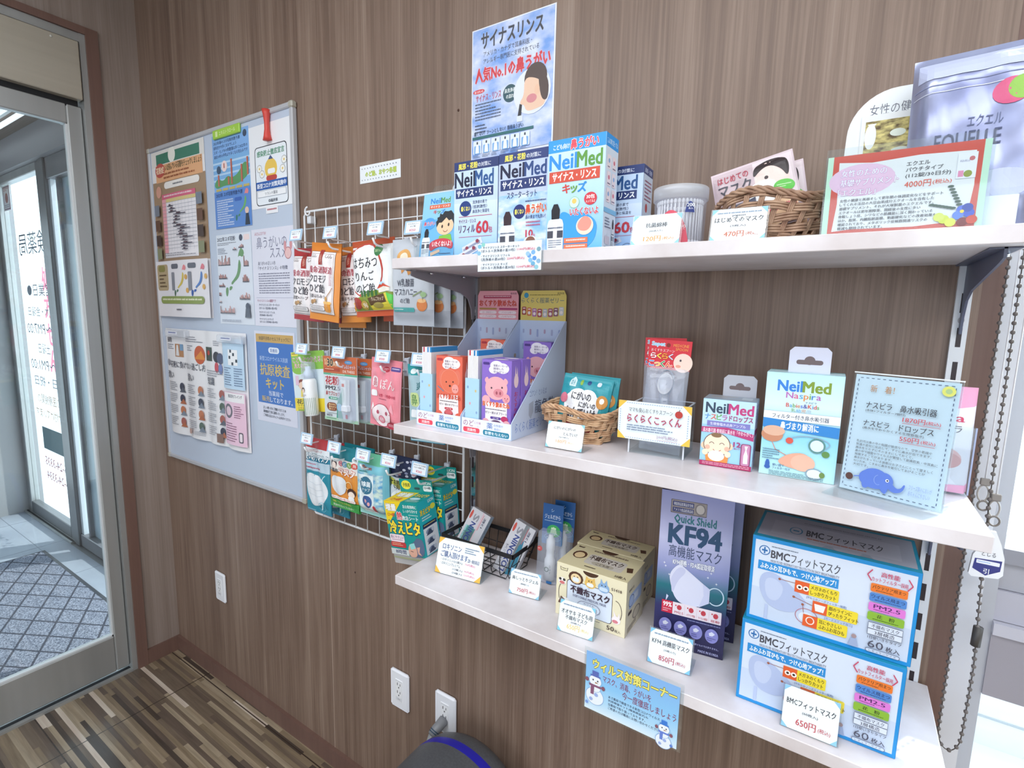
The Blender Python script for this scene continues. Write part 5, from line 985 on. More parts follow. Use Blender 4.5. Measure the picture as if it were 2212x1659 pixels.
# hanging price sheet over the edge
def sheet3(b):
    b.R(0, 0, 100, 100, '#e9f1f9')
    for x, y, c in ((3, 10, '#7fc0da'), (9, 4, '#8fd0c8'), (2, 34, '#8fc0dc'), (96, 30, '#7fa8b8'), (88, 40, '#7fb4e4'), (82, 50, '#6fa4e0'), (90, 60, '#5f98dc'), (96, 70, '#8fb8d8'), (88, 78, '#6fb0d4'), (93, 90, '#8fc8d8'), (84, 66, '#8ac0ec'), (80, 44, '#9fc8ec')): b.E(x, y, 3.2, c, 8, 10)
    for i, (a, s, p) in enumerate((('・サイナスリンス スターターキット', '（ボトル＋洗浄液の素10包）', '1100円(税込)'), ('・サイナスリンス リフィル', '（洗浄液の素60包）', '2200円(税込)'), ('・サイナスリンス キッズ', '（ボトル＋洗浄液の素30包）', '1200円(税込)'))):
        y = 9+30*i; b.T(a, 6, y+2, 6+3.6*len(a), y+11, '#46505e', .02); b.T(s, 6, y+13, 6+3.9*len(s), y+24, '#46505e', .02); b.T(p, 9+3.9*len(s), y+13, 36+3.9*len(s), y+24, '#e0566e', .02)
t = thing('price_sheet', 'hanging price sheet with blue flowers on the front edge of the top shelf', 'price card', (-.562, -.2512, 1.621)); b = MB(); b.box(-.001, -.0016, -.001, .133, 0, .050, 'acrylic'); b.build('sleeve', t); b = MB(); b.box(0, -.0020, 0, .130, -.0017, .048, '#e9f1f9'); b.front(0, 0, .130, .048, -.0020); sheet3(b); b.build('card', t)
# cotton swab tub
t = thing('cotton_swab_tub', 'round clear tub of cotton swabs with a red label on the top shelf', 'cotton swabs', (-.236, -.165, E1), .4)
b = MB(); b.lathe([(.001, 0), (.035, 0), (.037, .003), (.039, .082), (.0405, .083), (.0405, .088), (.001, .089)], 'film', 36); b.build('tub', t)
b = MB(); b.lathe([(.0388, .072), (.041, .073), (.041, .090), (.0395, .0915), (.001, .0918)], 'milky', 36); b.build('lid', t)
b = MB()
for k in range(36):
    a = k*2*pi/36; b.cyl((.033*cos(a), .033*sin(a), .012), (.033*cos(a), .033*sin(a), .066), .0012, '#f4f4f6', 6)
    for z in (.008, .068): b.ball((.033*cos(a), .033*sin(a), z), .0025, '#fafafc', 6, 1, 1.6)
b.build('cotton_swabs', t); o = b
b = MB()
def arc(u0, u1, z0, z1, r, k, n=10, curve=None):
    A = [u0+(u1-u0)*i/n for i in range(n+1)]; f = curve or (lambda s: z1)
    vs = [(r*sin(a), -r*cos(a), z0) for a in A]+[(r*sin(a), -r*cos(a), f(i/n)) for i, a in enumerate(A)]; b.add(vs, [(i, i+1, n+2+i, n+1+i) for i in range(n)], k, True)
arc(-1.15, .22, .006, .05, .0397, '#e0566a', 12, lambda s: .010+.044*sin(pi*min(1, max(.0, s)))**.6); arc(.05, .42, .050, .066, .0400, '#2f3f86', 6, lambda s: .050+.016*sin(pi*s)**.5)
b.page((-.030, -.0401, .034), (.038, 0, 0), (0, 0, -.016)); b.nn = V3((0, -1, 0)); b.T('お風呂あがりや', 0, 4, 90, 60, '#fbeef0', .03)
b.page((.004, -.0404, .064), (.012, 0, 0), (0, 0, -.011)); b.T('200', 6, 10, 94, 56, '#eef2fb', .04); b.T('本入', 22, 64, 78, 92, '#eef2fb', .03); b.build('label_band', t)
pricestand('price card for cotton swabs in front of the round tub', (-.292, -.222, E1), .073, .047, pcard('抗菌綿棒', '(200本入り)', '120円', '#e0a04c', False), .0, foot=.002)
# wicker basket with infant mask bags
def wicker(name, label, loc, rx, ry, h, k, flare=1.28, rings=9, rz=0):
    t = thing(name, label, 'basket', loc, rz); NS = 11; b = MB()
    def rad_(v): return 1/flare+(1-1/flare)*(v**.7)
    for q in range(rings):
        v = (q+.5)/rings; ph = pi*(q % 2); pts = []
        for i in range(176):
            a = 2*pi*i/176; g = rad_(v)+.045*cos(a*NS+ph); z = h*v+.004*sin(2*a+q)+(.006*sin(3*a+1) if q > rings-3 else 0)
            pts.append((rx*g*cos(a), ry*g*sin(a), z+.003))
        for dz in (-.0037, 0, .0037): b.tube([(p[0], p[1], p[2]+dz) for p in pts], .0020, k, 5, True)
    b.build('woven_wall', t)
    b = MB()
    for j in range(NS*2):
        a = 2*pi*(j+.5)/(NS*2)
        for o_ in (-.034, 0, .034): b.tube([(rx*rad_(v)*1.0*cos(a+o_+.22*v), ry*rad_(v)*sin(a+o_+.22*v), h*v+.002) for v in (0, .15, .3, .5, .7, .88, 1.0)], .0016, k, 5)
    b.build('stakes', t)
    b = MB(); 
    for s in (0, 1, 2): b.tube([(rx*1.02*cos(2*pi*i/120)*(1+.02*sin(24*pi*i/120+s*2)), ry*1.02*sin(2*pi*i/120)*(1+.02*sin(24*pi*i/120+s*2)), h+.003+.006*sin(2*pi*i/40+1)+.003*cos(24*pi*i/120+s*2)) for i in range(120)], .0024, k, 6, True)
    b.build('rim', t)
    b = MB(); b.lathe([(.001, .002), (1/flare*.98, .002), (1/flare, .005)], k, 32, (0, 0, 0), Matrix.Diagonal((rx, ry, 1))); b.build('base', t); return t
wicker('wicker_basket', 'brown wicker basket with infant mask bags on the top shelf', (-.108, -.150, E1), .074, .060, .062, 'wicker', 1.35, 5)
def infant(b):
    b.R(2, 3, 98, 98, '#c9b6bd'); b.R(52, 3, 98, 70, '#e2d3d8'); b.E(72, 34, 20, '#f3d6cf', 26); b.S([(50, 28), (54, 10), (72, 4), (90, 8), (94, 22), (90, 40), (84, 24), (72, 14), (60, 20)], '#33292c'); b.E(66, 32, 2.4, '#3a3034', 2.6); b.E(60, 54, 20, '#f6f6f8', 20); b.E(84, 50, 12, '#5fbf4c', 9); b.L(76, 47, 92, 53, 2, '#d6f0c8', 3)
    b.T('はじめての', 8, 10, 46, 22, '#b8485a', .03); b.T('マスク', 8, 24, 48, 42, '#4a4a56', .04); b.P([(10, 48), (50, 42), (50, 48), (10, 56)], '#55586c'); b.T('99%', 28, 46, 46, 53, '#e8dc8a', .03); b.P([(10, 60), (50, 54), (50, 60), (10, 68)], '#55586c'); b.L(12, 72, 48, 80, 2, '#6a5a70', 3); b.P([(30, 70), (70, 66), (96, 72), (96, 98), (20, 98)], '#f0c9a4'); b.T('生後6ヶ月より使用', 40, 74, 94, 82, '#d8486a', .03)
def bagstand(name, label, cat, loc, rot, w, h, t_, cols, fn, seed, group=None):
    o = thing(name, label, cat, loc, 0, group, rot=rot); b = bagmesh(w, h, t_, cols, seed); fn(b); b.v = [(x, y, z+h) for x, y, z in b.v]; b.build('pouch', o); return o
ib = bagstand('mask_bag', 'infant mask bag with a baby photo, front one tilted in the brown basket', 'mask bag', (-.118, -.158, E1+.022), (rad(-12), rad(-14), .05), .112, .108, .014, (('#d6c3cb', (0, 1)),), infant, 41, 'infant mask bags')
dup(ib, 'infant mask bag rear one in the brown basket, its edge visible', (-.111, -.136, E1+.014), (rad(-12), rad(-11), .05))
pricestand('470 yen price card leaning before the brown wicker basket', (-.176, -.222, E1), .071, .046, lambda b: (pcard('はじめてのマスク', '(3枚入)', '470円', '#c06a4c')(b), b.T('pigeon', 38, 18, 62, 26, '#4a4c56', .02), b.E(88, 62, 13, '#fdfdfe', 22)), .0)
# women health display
t = thing('display_board', 'white round-cornered cardboard display with photo card on the top shelf', 'display stand', (-.030, -.115, E1))
b = MB(); P = [(0, 0), (.175, 0), (.175, .204)]+[(.058+.054*cos(rad(a)), .148+.056*sin(rad(a))) for a in range(90, 181, 9)]; b.prism(P, 1, .0, .003, '#eef3f6'); b.front(0, 0, .175, .204, 0); b.T('女性の健康と', 16, 9, 54, 16, '#6a6c7a', -.005); b.build('back_board', t)
b = MB(); b.box(.066, -.088, 0, .175, -.085, .038, '#dcecf2'); b.box(.066, -.088, 0, .069, 0, .038, '#dcecf2'); b.box(.066, -.085, 0, .175, 0, .003, '#dcecf2'); b.front(.066, 0, .175, .038, -.088); b.T('112', 20, 8, 32, 26, '#8a98a8', .0); b.build('tray', t)
b = MB(); b.box(.020, -.0025, .090, .092, -.001, .172, '#eef1f2'); b.front(.020, .090, .092, .172, -.0025); b.R(7, 10, 96, 92, 'bokeh'); b.E(16, 34, 9, '#f4f6f4', 20); b.P([(10, 14), (24, 14), (17, 24)], '#f4f6f4'); b.E(58, 32, 12, '#eaf2e4', 6); b.E(64, 60, 14, '#e6efe4', 5); b.build('photo_card', t)
def equelle(b):
    b.R(4, 4, 96, 16, '#c3cbea'); b.ln([(2, 20), (98, 20)], .8, '#9aa2c8'); b.ln([(2, 24), (98, 24)], .6, '#e6eaf8'); b.E(70, 30, 13, '#d85a86', 7); b.E(77, 29, 10, '#8fc04c', 6.4); b.T('エクエル', 42, 40, 66, 46, '#5a6488', .01); b.T('EQUELLE', 20, 48, 66, 58, '#4a5274', .015)
    b.E(70, 78, 20, '#c9d2ee', 8); b.L(24, 86, 50, 90, 2, '#7a84a8', 3)
t = thing('supplement_pouch', 'large silver-blue stand-up supplement pouch at the right end of the top shelf', 'pouch', (.107, -.168, E1+.006), 0, None, rot=(rad(-2), rad(-1), -.05)); b = bagmesh(.128, .208, .05, (('silver', (0, 1)),), 51, .03); equelle(b); b.v = [(x, y, z+.208) for x, y, z in b.v]; b.build('pouch', t)
t = thing('card_holder', 'clear stand holding a red framed supplement notice on the top shelf', 'card holder', (-.042, -.212, E1))
b = MB(); b.box(0, 0, 0, .160, .002, .108, 'acrylic'); b.box(0, -.004, 0, .160, -.002, .098, 'acrylic'); b.box(0, -.004, -.0002, .160, .02, .0016, 'acrylic'); b.build('clear_stand', t)
b = MB(); b.box(.002, -.0018, .002, .157, -.0008, .098, '#c9f2d8'); b.front(.002, .002, .157, .098, -.0018)
b.R(4, 0, 96, 100, '#d8402a'); b.P([(8, 8), (30, 12), (60, 9), (92, 11), (93, 50), (91, 90), (60, 94), (20, 93), (7, 95), (9, 60)], '#f0f3f6'); b.E(24, 32, 22, '#ecc8e4', 20)
b.T('女性のための', 10, 18, 40, 27, '#e8f0ff', .03, '#c88ac0', .04); b.T('基礎サプリメント', 10, 30, 48, 39, '#e8f0ff', .03, '#c88ac0', .04); b.T('「エクエル」', 9, 42, 34, 51, '#e8f0ff', .03, '#c88ac0', .04)
b.T('エクエル', 52, 16, 66, 21, '#3f434e', .02); b.T('パウチタイプ', 52, 23, 74, 28, '#3f434e', .02); b.T('(112錠/30日分)', 52, 30, 79, 36, '#3f434e', .02); b.T('4000円', 52, 39, 68, 47, '#d8482f', .01); b.T('(税込)', 69, 40, 80, 46, '#d8482f', .01)
b.R(82, 13, 93, 42, '#dfe6f4'); b.E(90, 20, 1.6, '#c06a70'); b.T('EQUELLE', 83.5, 21, 89, 23.5, '#5a6488', .01); b.R(83, 33, 86, 40, '#d88ab0'); b.E(88.5, 37, 2.4, '#8a9a3c')
b.TS(['女性の健康と美容そして更年期の体調変化などをサポート', 'してくれる注目の大豆由来成分エクオールを含有した', '基礎サプリメント、それが大塚製薬のエクエルです。', 'エクオールは更年期障害、閉経後の女性に多い', '骨粗しょう症、シワなどの肌機能に深く関わっている', 'ほか、脂質、内臓脂肪面積、動脈硬化などの改善効果も', '確認されており、メタボリック症候群関連リスクの', '軽減も期待されています。'], 11, 54, 76, 94, '#474a55', .03)
for i in range(9): b.E(80+i*1.0, 50+i*3.6, 1.9, '#3f5a50', 1.5, 8)
for i in range(7): b.E(70+i*2.1, 70+i*.9, 1.9, '#3f5a50', 1.5, 8)
for x, y, c in ((88, 78, '#4f70d8'), (92, 82, '#3f5ec8'), (86, 84, '#5f86e0'), (91, 76, '#2f4ca8'), (78, 88, '#c9d84a'), (82, 92, '#d8e05a'), (75, 85, '#d0dc6a'), (89, 92, '#7a2f34'), (94, 90, '#c8503c')): b.E(x, y, 3.2, c, 5)
b.E(88, 80, 1.2, '#f0d44a'); b.build('card', t)

# ================================================================= middle shelf
E2 = Z2+.0003
def dog(b):
    b.Q(0, 0, 100, 100, '#e8705a', 4); b.E(50, 9, 22, '#f8f0f2', 8); b.E(70, 12, 22, '#f8f0f2', 8); b.E(40, 15, 16, '#f8f0f2', 6); b.TS(['製薬メーカーが', '　開発した', '　安心ゼリー。'], 34, 6, 82, 20, '#5a4a6a', .03); b.Q(4, 4, 26, 8, '#b83a48', 3)
    b.E(26, 36, 15, '#e87c66', 14); b.E(82, 34, 13, '#e87c66', 12); b.E(52, 40, 34, '#ea7a5e', 19); b.ring(52, 40, 34, .8, '#f4a894', 19); b.E(40, 42, 2.6, '#4a2a2a'); b.E(66, 41, 2.6, '#4a2a2a'); b.E(54, 48, 4, '#4a2a2a', 1.8); b.E(74, 52, 13, '#f2a49c', 7.5); b.E(70, 53, 1.6, '#8a3a3a'); b.E(79, 53, 1.6, '#8a3a3a'); b.ln([(6, 50), (30, 58)], 3, '#6f8fa8')
    b.P([(12, 64), (86, 62), (88, 100), (12, 100)], '#f6eef0'); b.T('おくすり飲めたね', 4, 62, 94, 70, '#e8644c', .06, '#7a2f2c', .05); b.L(16, 73, 82, 76, 1, '#4a3a44', 3); b.T('ゼリー状のオブラート', 14, 77, 86, 81, '#4a3a44', .03); b.Q(34, 83.5, 66, 87.5, '#c8404e', 4); b.T('いちご味', 40, 84.4, 60, 86.8, '#fbeef0', .03); b.E(50, 93, 17, '#a8404a', 6); b.E(50, 91.4, 15, '#d86a70', 4); b.E(12, 97, 14, '#e8705a', 7); b.E(88, 98, 14, '#e8705a', 7)
def pig(b):
    b.Q(0, 0, 100, 100, '#8f70cc', 4); b.E(50, 9, 22, '#f4f0fa', 8); b.E(70, 12, 22, '#f4f0fa', 8); b.E(40, 15, 16, '#f4f0fa', 6); b.TS(['製薬メーカーが', '　開発した', '　安心ゼリー。'], 40, 6, 88, 20, '#5a4a7a', .03); b.Q(4, 4, 26, 8, '#4f3a86', 3)
    b.S([(6, 32), (22, 24), (28, 42)], '#eeb0bc'); b.S([(94, 32), (76, 24), (72, 42)], '#eeb0bc'); b.E(50, 43, 38, '#f0b4bc', 18); b.E(16, 62, 14, '#f0b4bc', 7); b.E(34, 43, 2.8, '#4a3040'); b.E(70, 41, 2.8, '#4a3040'); b.E(58, 50, 17, '#e08f9c', 6.5); b.E(52, 50, 3.2, '#a85566', 2.6); b.E(64, 50, 3.2, '#a85566', 2.6); b.E(84, 57, 13, '#f2a8b0', 7); b.E(80, 57, 1.6, '#7a3a4a'); b.E(89, 57, 1.6, '#7a3a4a'); b.E(85, 60, 4.5, '#e08f9c', 2)
    b.P([(14, 66), (88, 64), (88, 100), (14, 100)], '#f4f0f8'); b.T('おくすり飲めたね', 4, 64, 96, 72, '#e0573f', .06, '#f2c49a', .05); b.L(14, 75, 84, 78, 1, '#4a3a54', 3); b.T('ゼリー状のオブラート', 14, 79, 88, 83.5, '#4a3a54', .03); b.Q(32, 87, 68, 91, '#5a3f96', 3); b.T('ぶどう味', 40, 87.9, 60, 90.3, '#f2eefa', .03); b.E(80, 89, 12, '#c03a6a', 4.5); b.E(52, 97, 18, '#6a4a70', 5); b.E(16, 97, 12, '#f0b4bc', 6); b.E(88, 97, 12, '#f0b4bc', 6)
def jside(c, t1):
    def fn(b):
        b.R(0, 0, 100, 100, c); b.T('お\nく\nす\nり\n飲\nめ\nた\nね', 30, 40, 74, 96, t1, .04); b.E(52, 26, 26, '#f4d4da', 9); b.P([(36, 20), (42, 6), (50, 18)], '#f4d4da'); b.P([(56, 18), (62, 8), (70, 20)], '#f4d4da')
    return fn
def tray(name, label, x, hc, hfn, side_print):
    t = thing(name, label, 'display carton', (x, -.221, E2), 0, 'jelly display cartons'); w_, d_ = .118, .208; K = '#c6d6f0'
    dots = [(.06+.028*i, .10+.035*j) for i in range(5) for j in range(4)]
    b = MB(); b.box(.001, 0, 0, w_-.001, d_, .002, K)
    for xx in (0, w_-.0015):
        b.prism([(0, 0), (d_, 0), (d_, .221), (d_-.004, .221), (.001, .034), (0, .031)], 0, xx, xx+.0015, K)
    b.box(.0015, 0, .002, w_-.0015, .0015, .031, '#e9eef8'); b.box(.0015, d_-.0015, .002, w_-.0015, d_, .221, K); b.box(.0015, d_-.085, .002, w_-.0015, d_-.0015, .030, K)
    b.front(0, .0005, w_, .031, 0); b.T('のど', 4, 10, 26, 50, '#9a4a7a', .0); b.T('に付着', 27, 16, 40, 32, '#c88ab0', .0); b.T('しない', 29, 40, 40, 54, '#d8b0cc', .0); b.Q(4, 58, 38, 90, '#e04a5c', 3); b.T('流動性', 12, 64, 31, 84, '#fbeef0', .03); b.T('薬', 52, 10, 64, 48, '#4f78c0', .0); b.T('の作用や', 66, 14, 84, 30, '#7f9fd4', .0); b.T('吸収に', 67, 38, 80, 52, '#7f9fd4', .0); b.Q(45, 58, 96, 92, '#1f7f9c', 3); b.T('影響を与えない', 49, 65, 93, 86, '#eef8fb', .04)
    b.front(.002, .03, w_-.002, .221, d_-.0015)
    r = random.Random(3)
    for i in range(6):
        for j in range(4): b.Q(6+16*i, 10+17*j, 10+16*i, 15+17*j+(i+j) % 3*2, r.choice(('#a9b3d4', '#b8a2bc', '#9fb0d8')), 1.8)
    b.page((.0016, 0, .221), (0, d_, 0), (0, 0, -.219))
    for i in range(5):
        for j in range(5):
            y_, z_ = 24+16*i, 34+14*j
            if z_ > 96-.86*y_+8 and z_ < 92: b.Q(y_, z_, y_+4, z_+4, ('#9fb0d8', '#c2ab86', '#8ea6d6')[(i+j) % 3], 1.5)
    if side_print:
        b.side(0, 0, d_, .221, w_); b.T('ゴクン！といえば', 30, 60, 62, 66, '#6f86b8', .0); b.P([(29, 72), (37, 70), (37, 80), (33, 86), (29, 82)], '#a9b6cc'); b.T('龍角散', 40, 70, 78, 82, '#4f5a78', .02); b.T('らくらく服薬ゼリー', 6, 86, 60, 95, '#6f90d0', .01); b.T('おくすり飲めたね', 63, 83, 97, 91, '#c8485a', .05)
    b.build('tray', t)
    b = MB(); b.prism([(.002, .221), (w_-.002, .221), (w_-.002, .275), (w_-.008, .286), (.008, .286), (.002, .275)], 1, d_-.0015, d_, hc); b.front(0, .221, w_, .286, d_-.0015); hfn(b); b.build('header', t); return t
def hA(b):
    b.T('龍角散', 80, 6, 94, 13, '#8a5a6a', .02); b.R(16, 16, 82, 26, '#b03a5a'); b.L(19, 18, 79, 24, 1, '#f6dce4', 3); b.T('おくすり飲めたね', 6, 32, 94, 54, '#d85a4e', .05, '#8a3a3c', .03); b.R(6, 60, 48, 66, '#b08a4a'); b.R(54, 60, 96, 66, '#b03a70')
    for x, y, s in ((6, 70, 'ローカロリー'), (52, 70, 'ノンシュガー'), (6, 84, 'ノーアレルゲン'), (52, 84, 'ノンカフェイン')): b.Q(x, y, x+42, y+11, '#f2e2ea', 5); b.T(s, x+8, y+2.6, x+34, y+8.4, '#a85a78', .02)
def hB(b):
    b.T('龍角散', 80, 6, 94, 13, '#8a7a4a', .02); b.E(14, 16, 5, '#3f9ac0'); b.L(22, 13, 86, 19, 1, '#8a7a3c', 4); b.T('らくらく服薬ゼリー', 4, 24, 94, 42, '#4f6f80', .0)
    for i, c in enumerate(('#a8504c', '#d87a4c', '#b87ab0', '#b04a5a', '#b9bcc4', '#a85a70', '#8a5a70', '#c9ccd0')): y = 54+7*abs(sin(pi*i/7)); b.Q(5+11.4*i, y, 14.5+11.4*i, y+28, c, 2); b.R(7+11.4*i, y+4, 12.5+11.4*i, y+7, '#f0e6e0'); b.E(9.7+11.4*i, y+18, 3, '#f0e6e0')
tray('display_carton', 'pale blue card display carton with a pink header, left one', -.742, '#e8a2ae', hA, False)
tray('display_carton', 'pale blue card display carton with a yellow header, right one', -.622, '#e0cc70', hB, True)
JD = 'jelly boxes in the display cartons'
def jelly(label, x, y, z, fn, c, sc, rz=0, rx=0):
    return carton('jelly_box', label, 'jelly box', (x, y, z), rz, .068, .030, .146, c, lambda b: (b.R(0, 0, 100, 100, c), b.front(.0003, .0215, .0677, .1457, -.0003), fn(b)), jside(c, sc), lambda b: (b.R(0, 0, 100, 100, c), b.E(50, 50, 24, '#f2eaf2', 30)), JD)
jelly('orange jelly box with a dog drawing at the front of the left carton', -.6955, -.212, E2+.002, dog, '#d8604a', '#f0c8b0')
jelly('orange jelly box at the back of the left carton', -.698, -.058, E2+.0305, dog, '#d8604a', '#f0c8b0')
jelly('purple jelly box with a pig drawing at the front of the right carton', -.579, -.213, E2+.002, pig, '#8f70cc', '#b8304a')
jelly('purple jelly box directly behind the front purple one', -.577, -.180, E2+.002, pig, '#8f70cc', '#b8304a')
jelly('purple jelly box at the back of the right carton under the yellow header', -.584, -.056, E2+.0305, pig, '#8f70cc', '#b8304a')
for x, lb in ((-.739, 'left'), (-.619, 'right')):
    b = MB(); b.box(0, 0, 0, .034, .0012, .106, '#b5dcf0'); b.box(0, .0012, 0, .0012, .09, .106, '#b5dcf0'); b.box(.0328, .0012, 0, .034, .09, .106, '#b5dcf0'); b.box(0, .09, 0, .034, .0912, .106, '#b5dcf0'); b.front(0, 0, .034, .106, 0)
    for i, (u, v) in enumerate(((14, 14), (70, 20), (30, 44), (78, 60), (20, 80))): b.Q(u, v, u+12, v+5, ('#8fb0d8', '#d8c28a', '#e0a8b8')[i % 3], 5)
    tag(b.build('leaflet_sleeve', None, (x, -.214, E2+.0022)), 'pale blue card sleeve of leaflets inside the %s display carton' % lb, 'sleeve')
    for i, c in enumerate(('#e8e4ea', '#c9485a', '#f4f2f6', '#f2eef2', '#2f86c8', '#e9edf4', '#2f8fd0')):
        b = MB(); b.box(0, 0, 0, .0030, .085, .160, '#f2f1f5'); b.box(-.0001, -.0001, .150, .0031, .0851, .1602, c)
        tag(b.build('leaflet', None, (x+.004+.0036*i, -.211, E2+.0024)), ('leaflet with %s top edge in the %s carton sleeve, %s from left' % ({'#c9485a': 'red', '#2f86c8': 'blue', '#2f8fd0': 'bright blue'}.get(c, 'white'), lb, ('first', 'second', 'third', 'fourth', 'fifth', 'sixth', 'seventh')[i])), 'leaflet', 'leaflets in the carton sleeves')
# honey basket with teal bags
wicker('wicker_basket', 'honey coloured wicker basket with teal candy bags on the middle shelf', (-.412, -.118, E2), .077, .058, .058, 'wickerl', 1.5, 5)
def tonde(b):
    b.R(2, 2, 98, 98, '#2f9aa8'); b.P([(18, 10), (24, 4), (30, 10), (30, 22), (18, 22)], '#cfe8ee'); b.T('森永', 20, 10, 28, 20, '#2f8a98', .02); b.Q(38, 8, 44, 18, '#8fb84a', 3); b.E(56, 12, 4, '#2a4a80', 4); b.Q(72, 8, 80, 16, '#d8e4f0', 3)
    for cx, cy, rx, ry in ((50, 54, 36, 26), (30, 50, 16, 18), (70, 50, 16, 18), (40, 38, 18, 14), (60, 38, 18, 14)): b.E(cx, cy, rx, '#f2f4f8', ry)
    b.T('にがいの', 28, 30, 66, 44, '#33303a', .05); b.T('にがいの', 44, 46, 78, 56, '#33303a', .05); b.T('とんでいけ', 22, 58, 80, 76, '#33303a', .06); b.E(12, 44, 8, '#d8788c', 9); b.E(88, 42, 10, '#c98a3c', 12); b.E(88, 40, 4, '#f4f0e4', 5); b.P([(20, 84), (80, 84), (86, 98), (14, 98)], '#b83a3c')
tb_ = bagstand('candy_bag', 'teal candy bag with white cloud lettering, front one in the honey basket', 'candy bag', (-.412, -.130, E2+.014), (rad(-14), rad(4), 0), .102, .108, .016, (('#2f9aa8', (0, 1)),), tonde, 61, 'teal candy bags in the basket')
dup(tb_, 'teal candy bag, rear one peeking out at the right in the honey basket', (-.402, -.108, E2+.014), (rad(-10), rad(2), -.02))
pricestand('180 yen price card in front of the honey basket', (-.433, -.218, E2), .070, .046, lambda b: (b.R(0, 0, 100, 100, '#f2f8fb'), corners(b, '#8fd0ee', 10), b.T('にがいのにがいの', 18, 16, 78, 28, '#44464e', .02), b.T('とんでいけ', 46, 36, 84, 48, '#44464e', .02), b.T('(3g×3袋入)', 34, 53, 62, 60, '#5a5c66', .02), b.T('180円', 28, 66, 56, 80, '#e0a84c', .0), b.T('(税込)', 60, 70, 76, 79, '#e8bc7a', .0)), .02)
# acrylic box of medicine spoons
t = thing('acrylic_box', 'clear acrylic box holding red topped spoon packs', 'acrylic box', (-.302, -.158, E2), .06)
b = MB(); W_, D_, H_ = .094, .079, .086
for q in ((0, 0, 0, W_, D_, .002), (0, 0, .002, W_, .002, H_), (0, D_-.002, .002, W_, D_, H_), (0, .002, .002, .002, D_-.002, H_), (W_-.002, .002, .002, W_, D_-.002, H_)): b.box(*q, 'acrylic')
for q in ((0, 0, H_-.001, W_, .002, H_), (0, D_-.002, H_-.001, W_, D_, H_), (0, 0, H_-.001, .002, D_, H_), (W_-.002, 0, H_-.001, W_, D_, H_), (W_-.002, -.0002, 0, W_, .002, H_), (0, -.0002, 0, .002, .002, H_)): b.box(q[0]-.0002, q[1]-.0002, q[2], q[3]+.0002, q[4]+.0002, q[5]+.0003, '#d9dee6')
b.build('box_walls', t)
def spoon_pack(label, x, y, dx, rz):
    t = thing('spoon_pack', label, 'spoon pack', (x, y, E2+.0035), 0, 'red topped spoon packs', rot=(rad(-3), rad(dx), rz)); w_, h_ = .072, .194
    b = MB(); b.box(0, -.001, h_-.050, w_, .001, h_, '#d8303c'); b.front(0, h_-.050, w_, h_, -.001); b.R(0, 0, 100, 100, '#d83442'); b.T('Sapet', 6, 9, 38, 26, '#8fd0f0', .05, '#f4f8fb', .05); b.E(46, 18, 5, '#8a2a24'); b.T('MEDICINE', 58, 12, 94, 22, '#f0a04c', .02); b.T('SPOON', 64, 25, 92, 34, '#f0a04c', .02); b.T('おくすりスプーン', 6, 32, 62, 42, '#fbe4e4', .02)
    b.E(84, 74, 22, '#f3d9cc', 32); b.E(78, 66, 2.4, '#4a3a44', 4); b.E(74, 86, 6, '#e8a08c', 5)
    b.TW('らくらく', ('#fbf2f4', '#f6dc5a', '#f4a83c', '#cfe0f6'), 6, 46, 60, 66, .05, '#b82a38', .05); b.TW('こっくん', ('#2f86d0', '#f2c24a', '#3f9a5a', '#e86a3c'), 4, 72, 60, 93, .06, '#fbf0ee', .06)
    b.build('header_card', t)
    b = bagmesh(w_, h_-.046, .020, (('film', (0, 1)),), 71, .03); b.v = [(a+w_/2, c, d+h_-.046) for a, c, d in b.v]; b.build('clear_bag', t)
    b = MB(); o = V3((w_*.55, 0, .1)); b.lathe([(.001, 0), (.010, .001), (.0125, .008), (.0125, .010), (.0105, .006), (.001, .003)], 'milky', 24, (w_*.52, -.003, .118), Matrix.Rotation(rad(75), 3, 'X') @ Matrix.Diagonal((1, 1.5, 1)))
    b.tube([(w_*.52+.0125*cos(a*pi/12), -.004, .122+.021*sin(a*pi/12)) for a in range(24)], .0011, '#8d97a6', 6, True); b.tube([(w_*.52-.006, -.004, .103), (w_*.52-.006, -.004, .03), (w_*.52+.006, -.004, .03), (w_*.52+.006, -.004, .103)], .0011, '#8d97a6', 6); b.box(w_*.52-.006, -.0045, .03, w_*.52+.006, -.0025, .103, 'milky')
    b.front(w_*.52-.006, .03, w_*.52+.006, .103, -.0046); b.T('1000', 10, 4, 90, 12, '#4a5264', .02)
    for i in range(8): b.R(30, 18+9*i, 80, 20+9*i, '#6a7486')
    b.build('spoon', t); return t
spoon_pack('red topped medicine spoon pack, front one in the acrylic box', -.292, -.132, 2, -.02); spoon_pack('red topped medicine spoon pack, rear one to the left', -.300, -.100, -1, .03)
t = thing('price_card', 'large yellow cornered spoon notice card on the front of the acrylic box', 'price card', (-.3195, -.165, E2+.0255), .03, None, rot=(0, 0, .04))
b = MB(); b.box(0, -.0008, 0, .122, 0, .066, '#eaf5fa'); b.front(0, 0, .122, .066, -.0008); corners(b, '#ecc24a', 12)
for i in range(24): b.R(12+3.2*i, 4, 13.6+3.2*i, 5.2, '#5f86c0'); b.R(12+3.2*i, 95, 13.6+3.2*i, 96.2, '#5f86c0')
for i in range(10): b.R(3, 22+6*i, 3.8, 25+6*i, '#5f86c0'); b.R(96, 22+6*i, 96.8, 25+6*i, '#5f86c0')
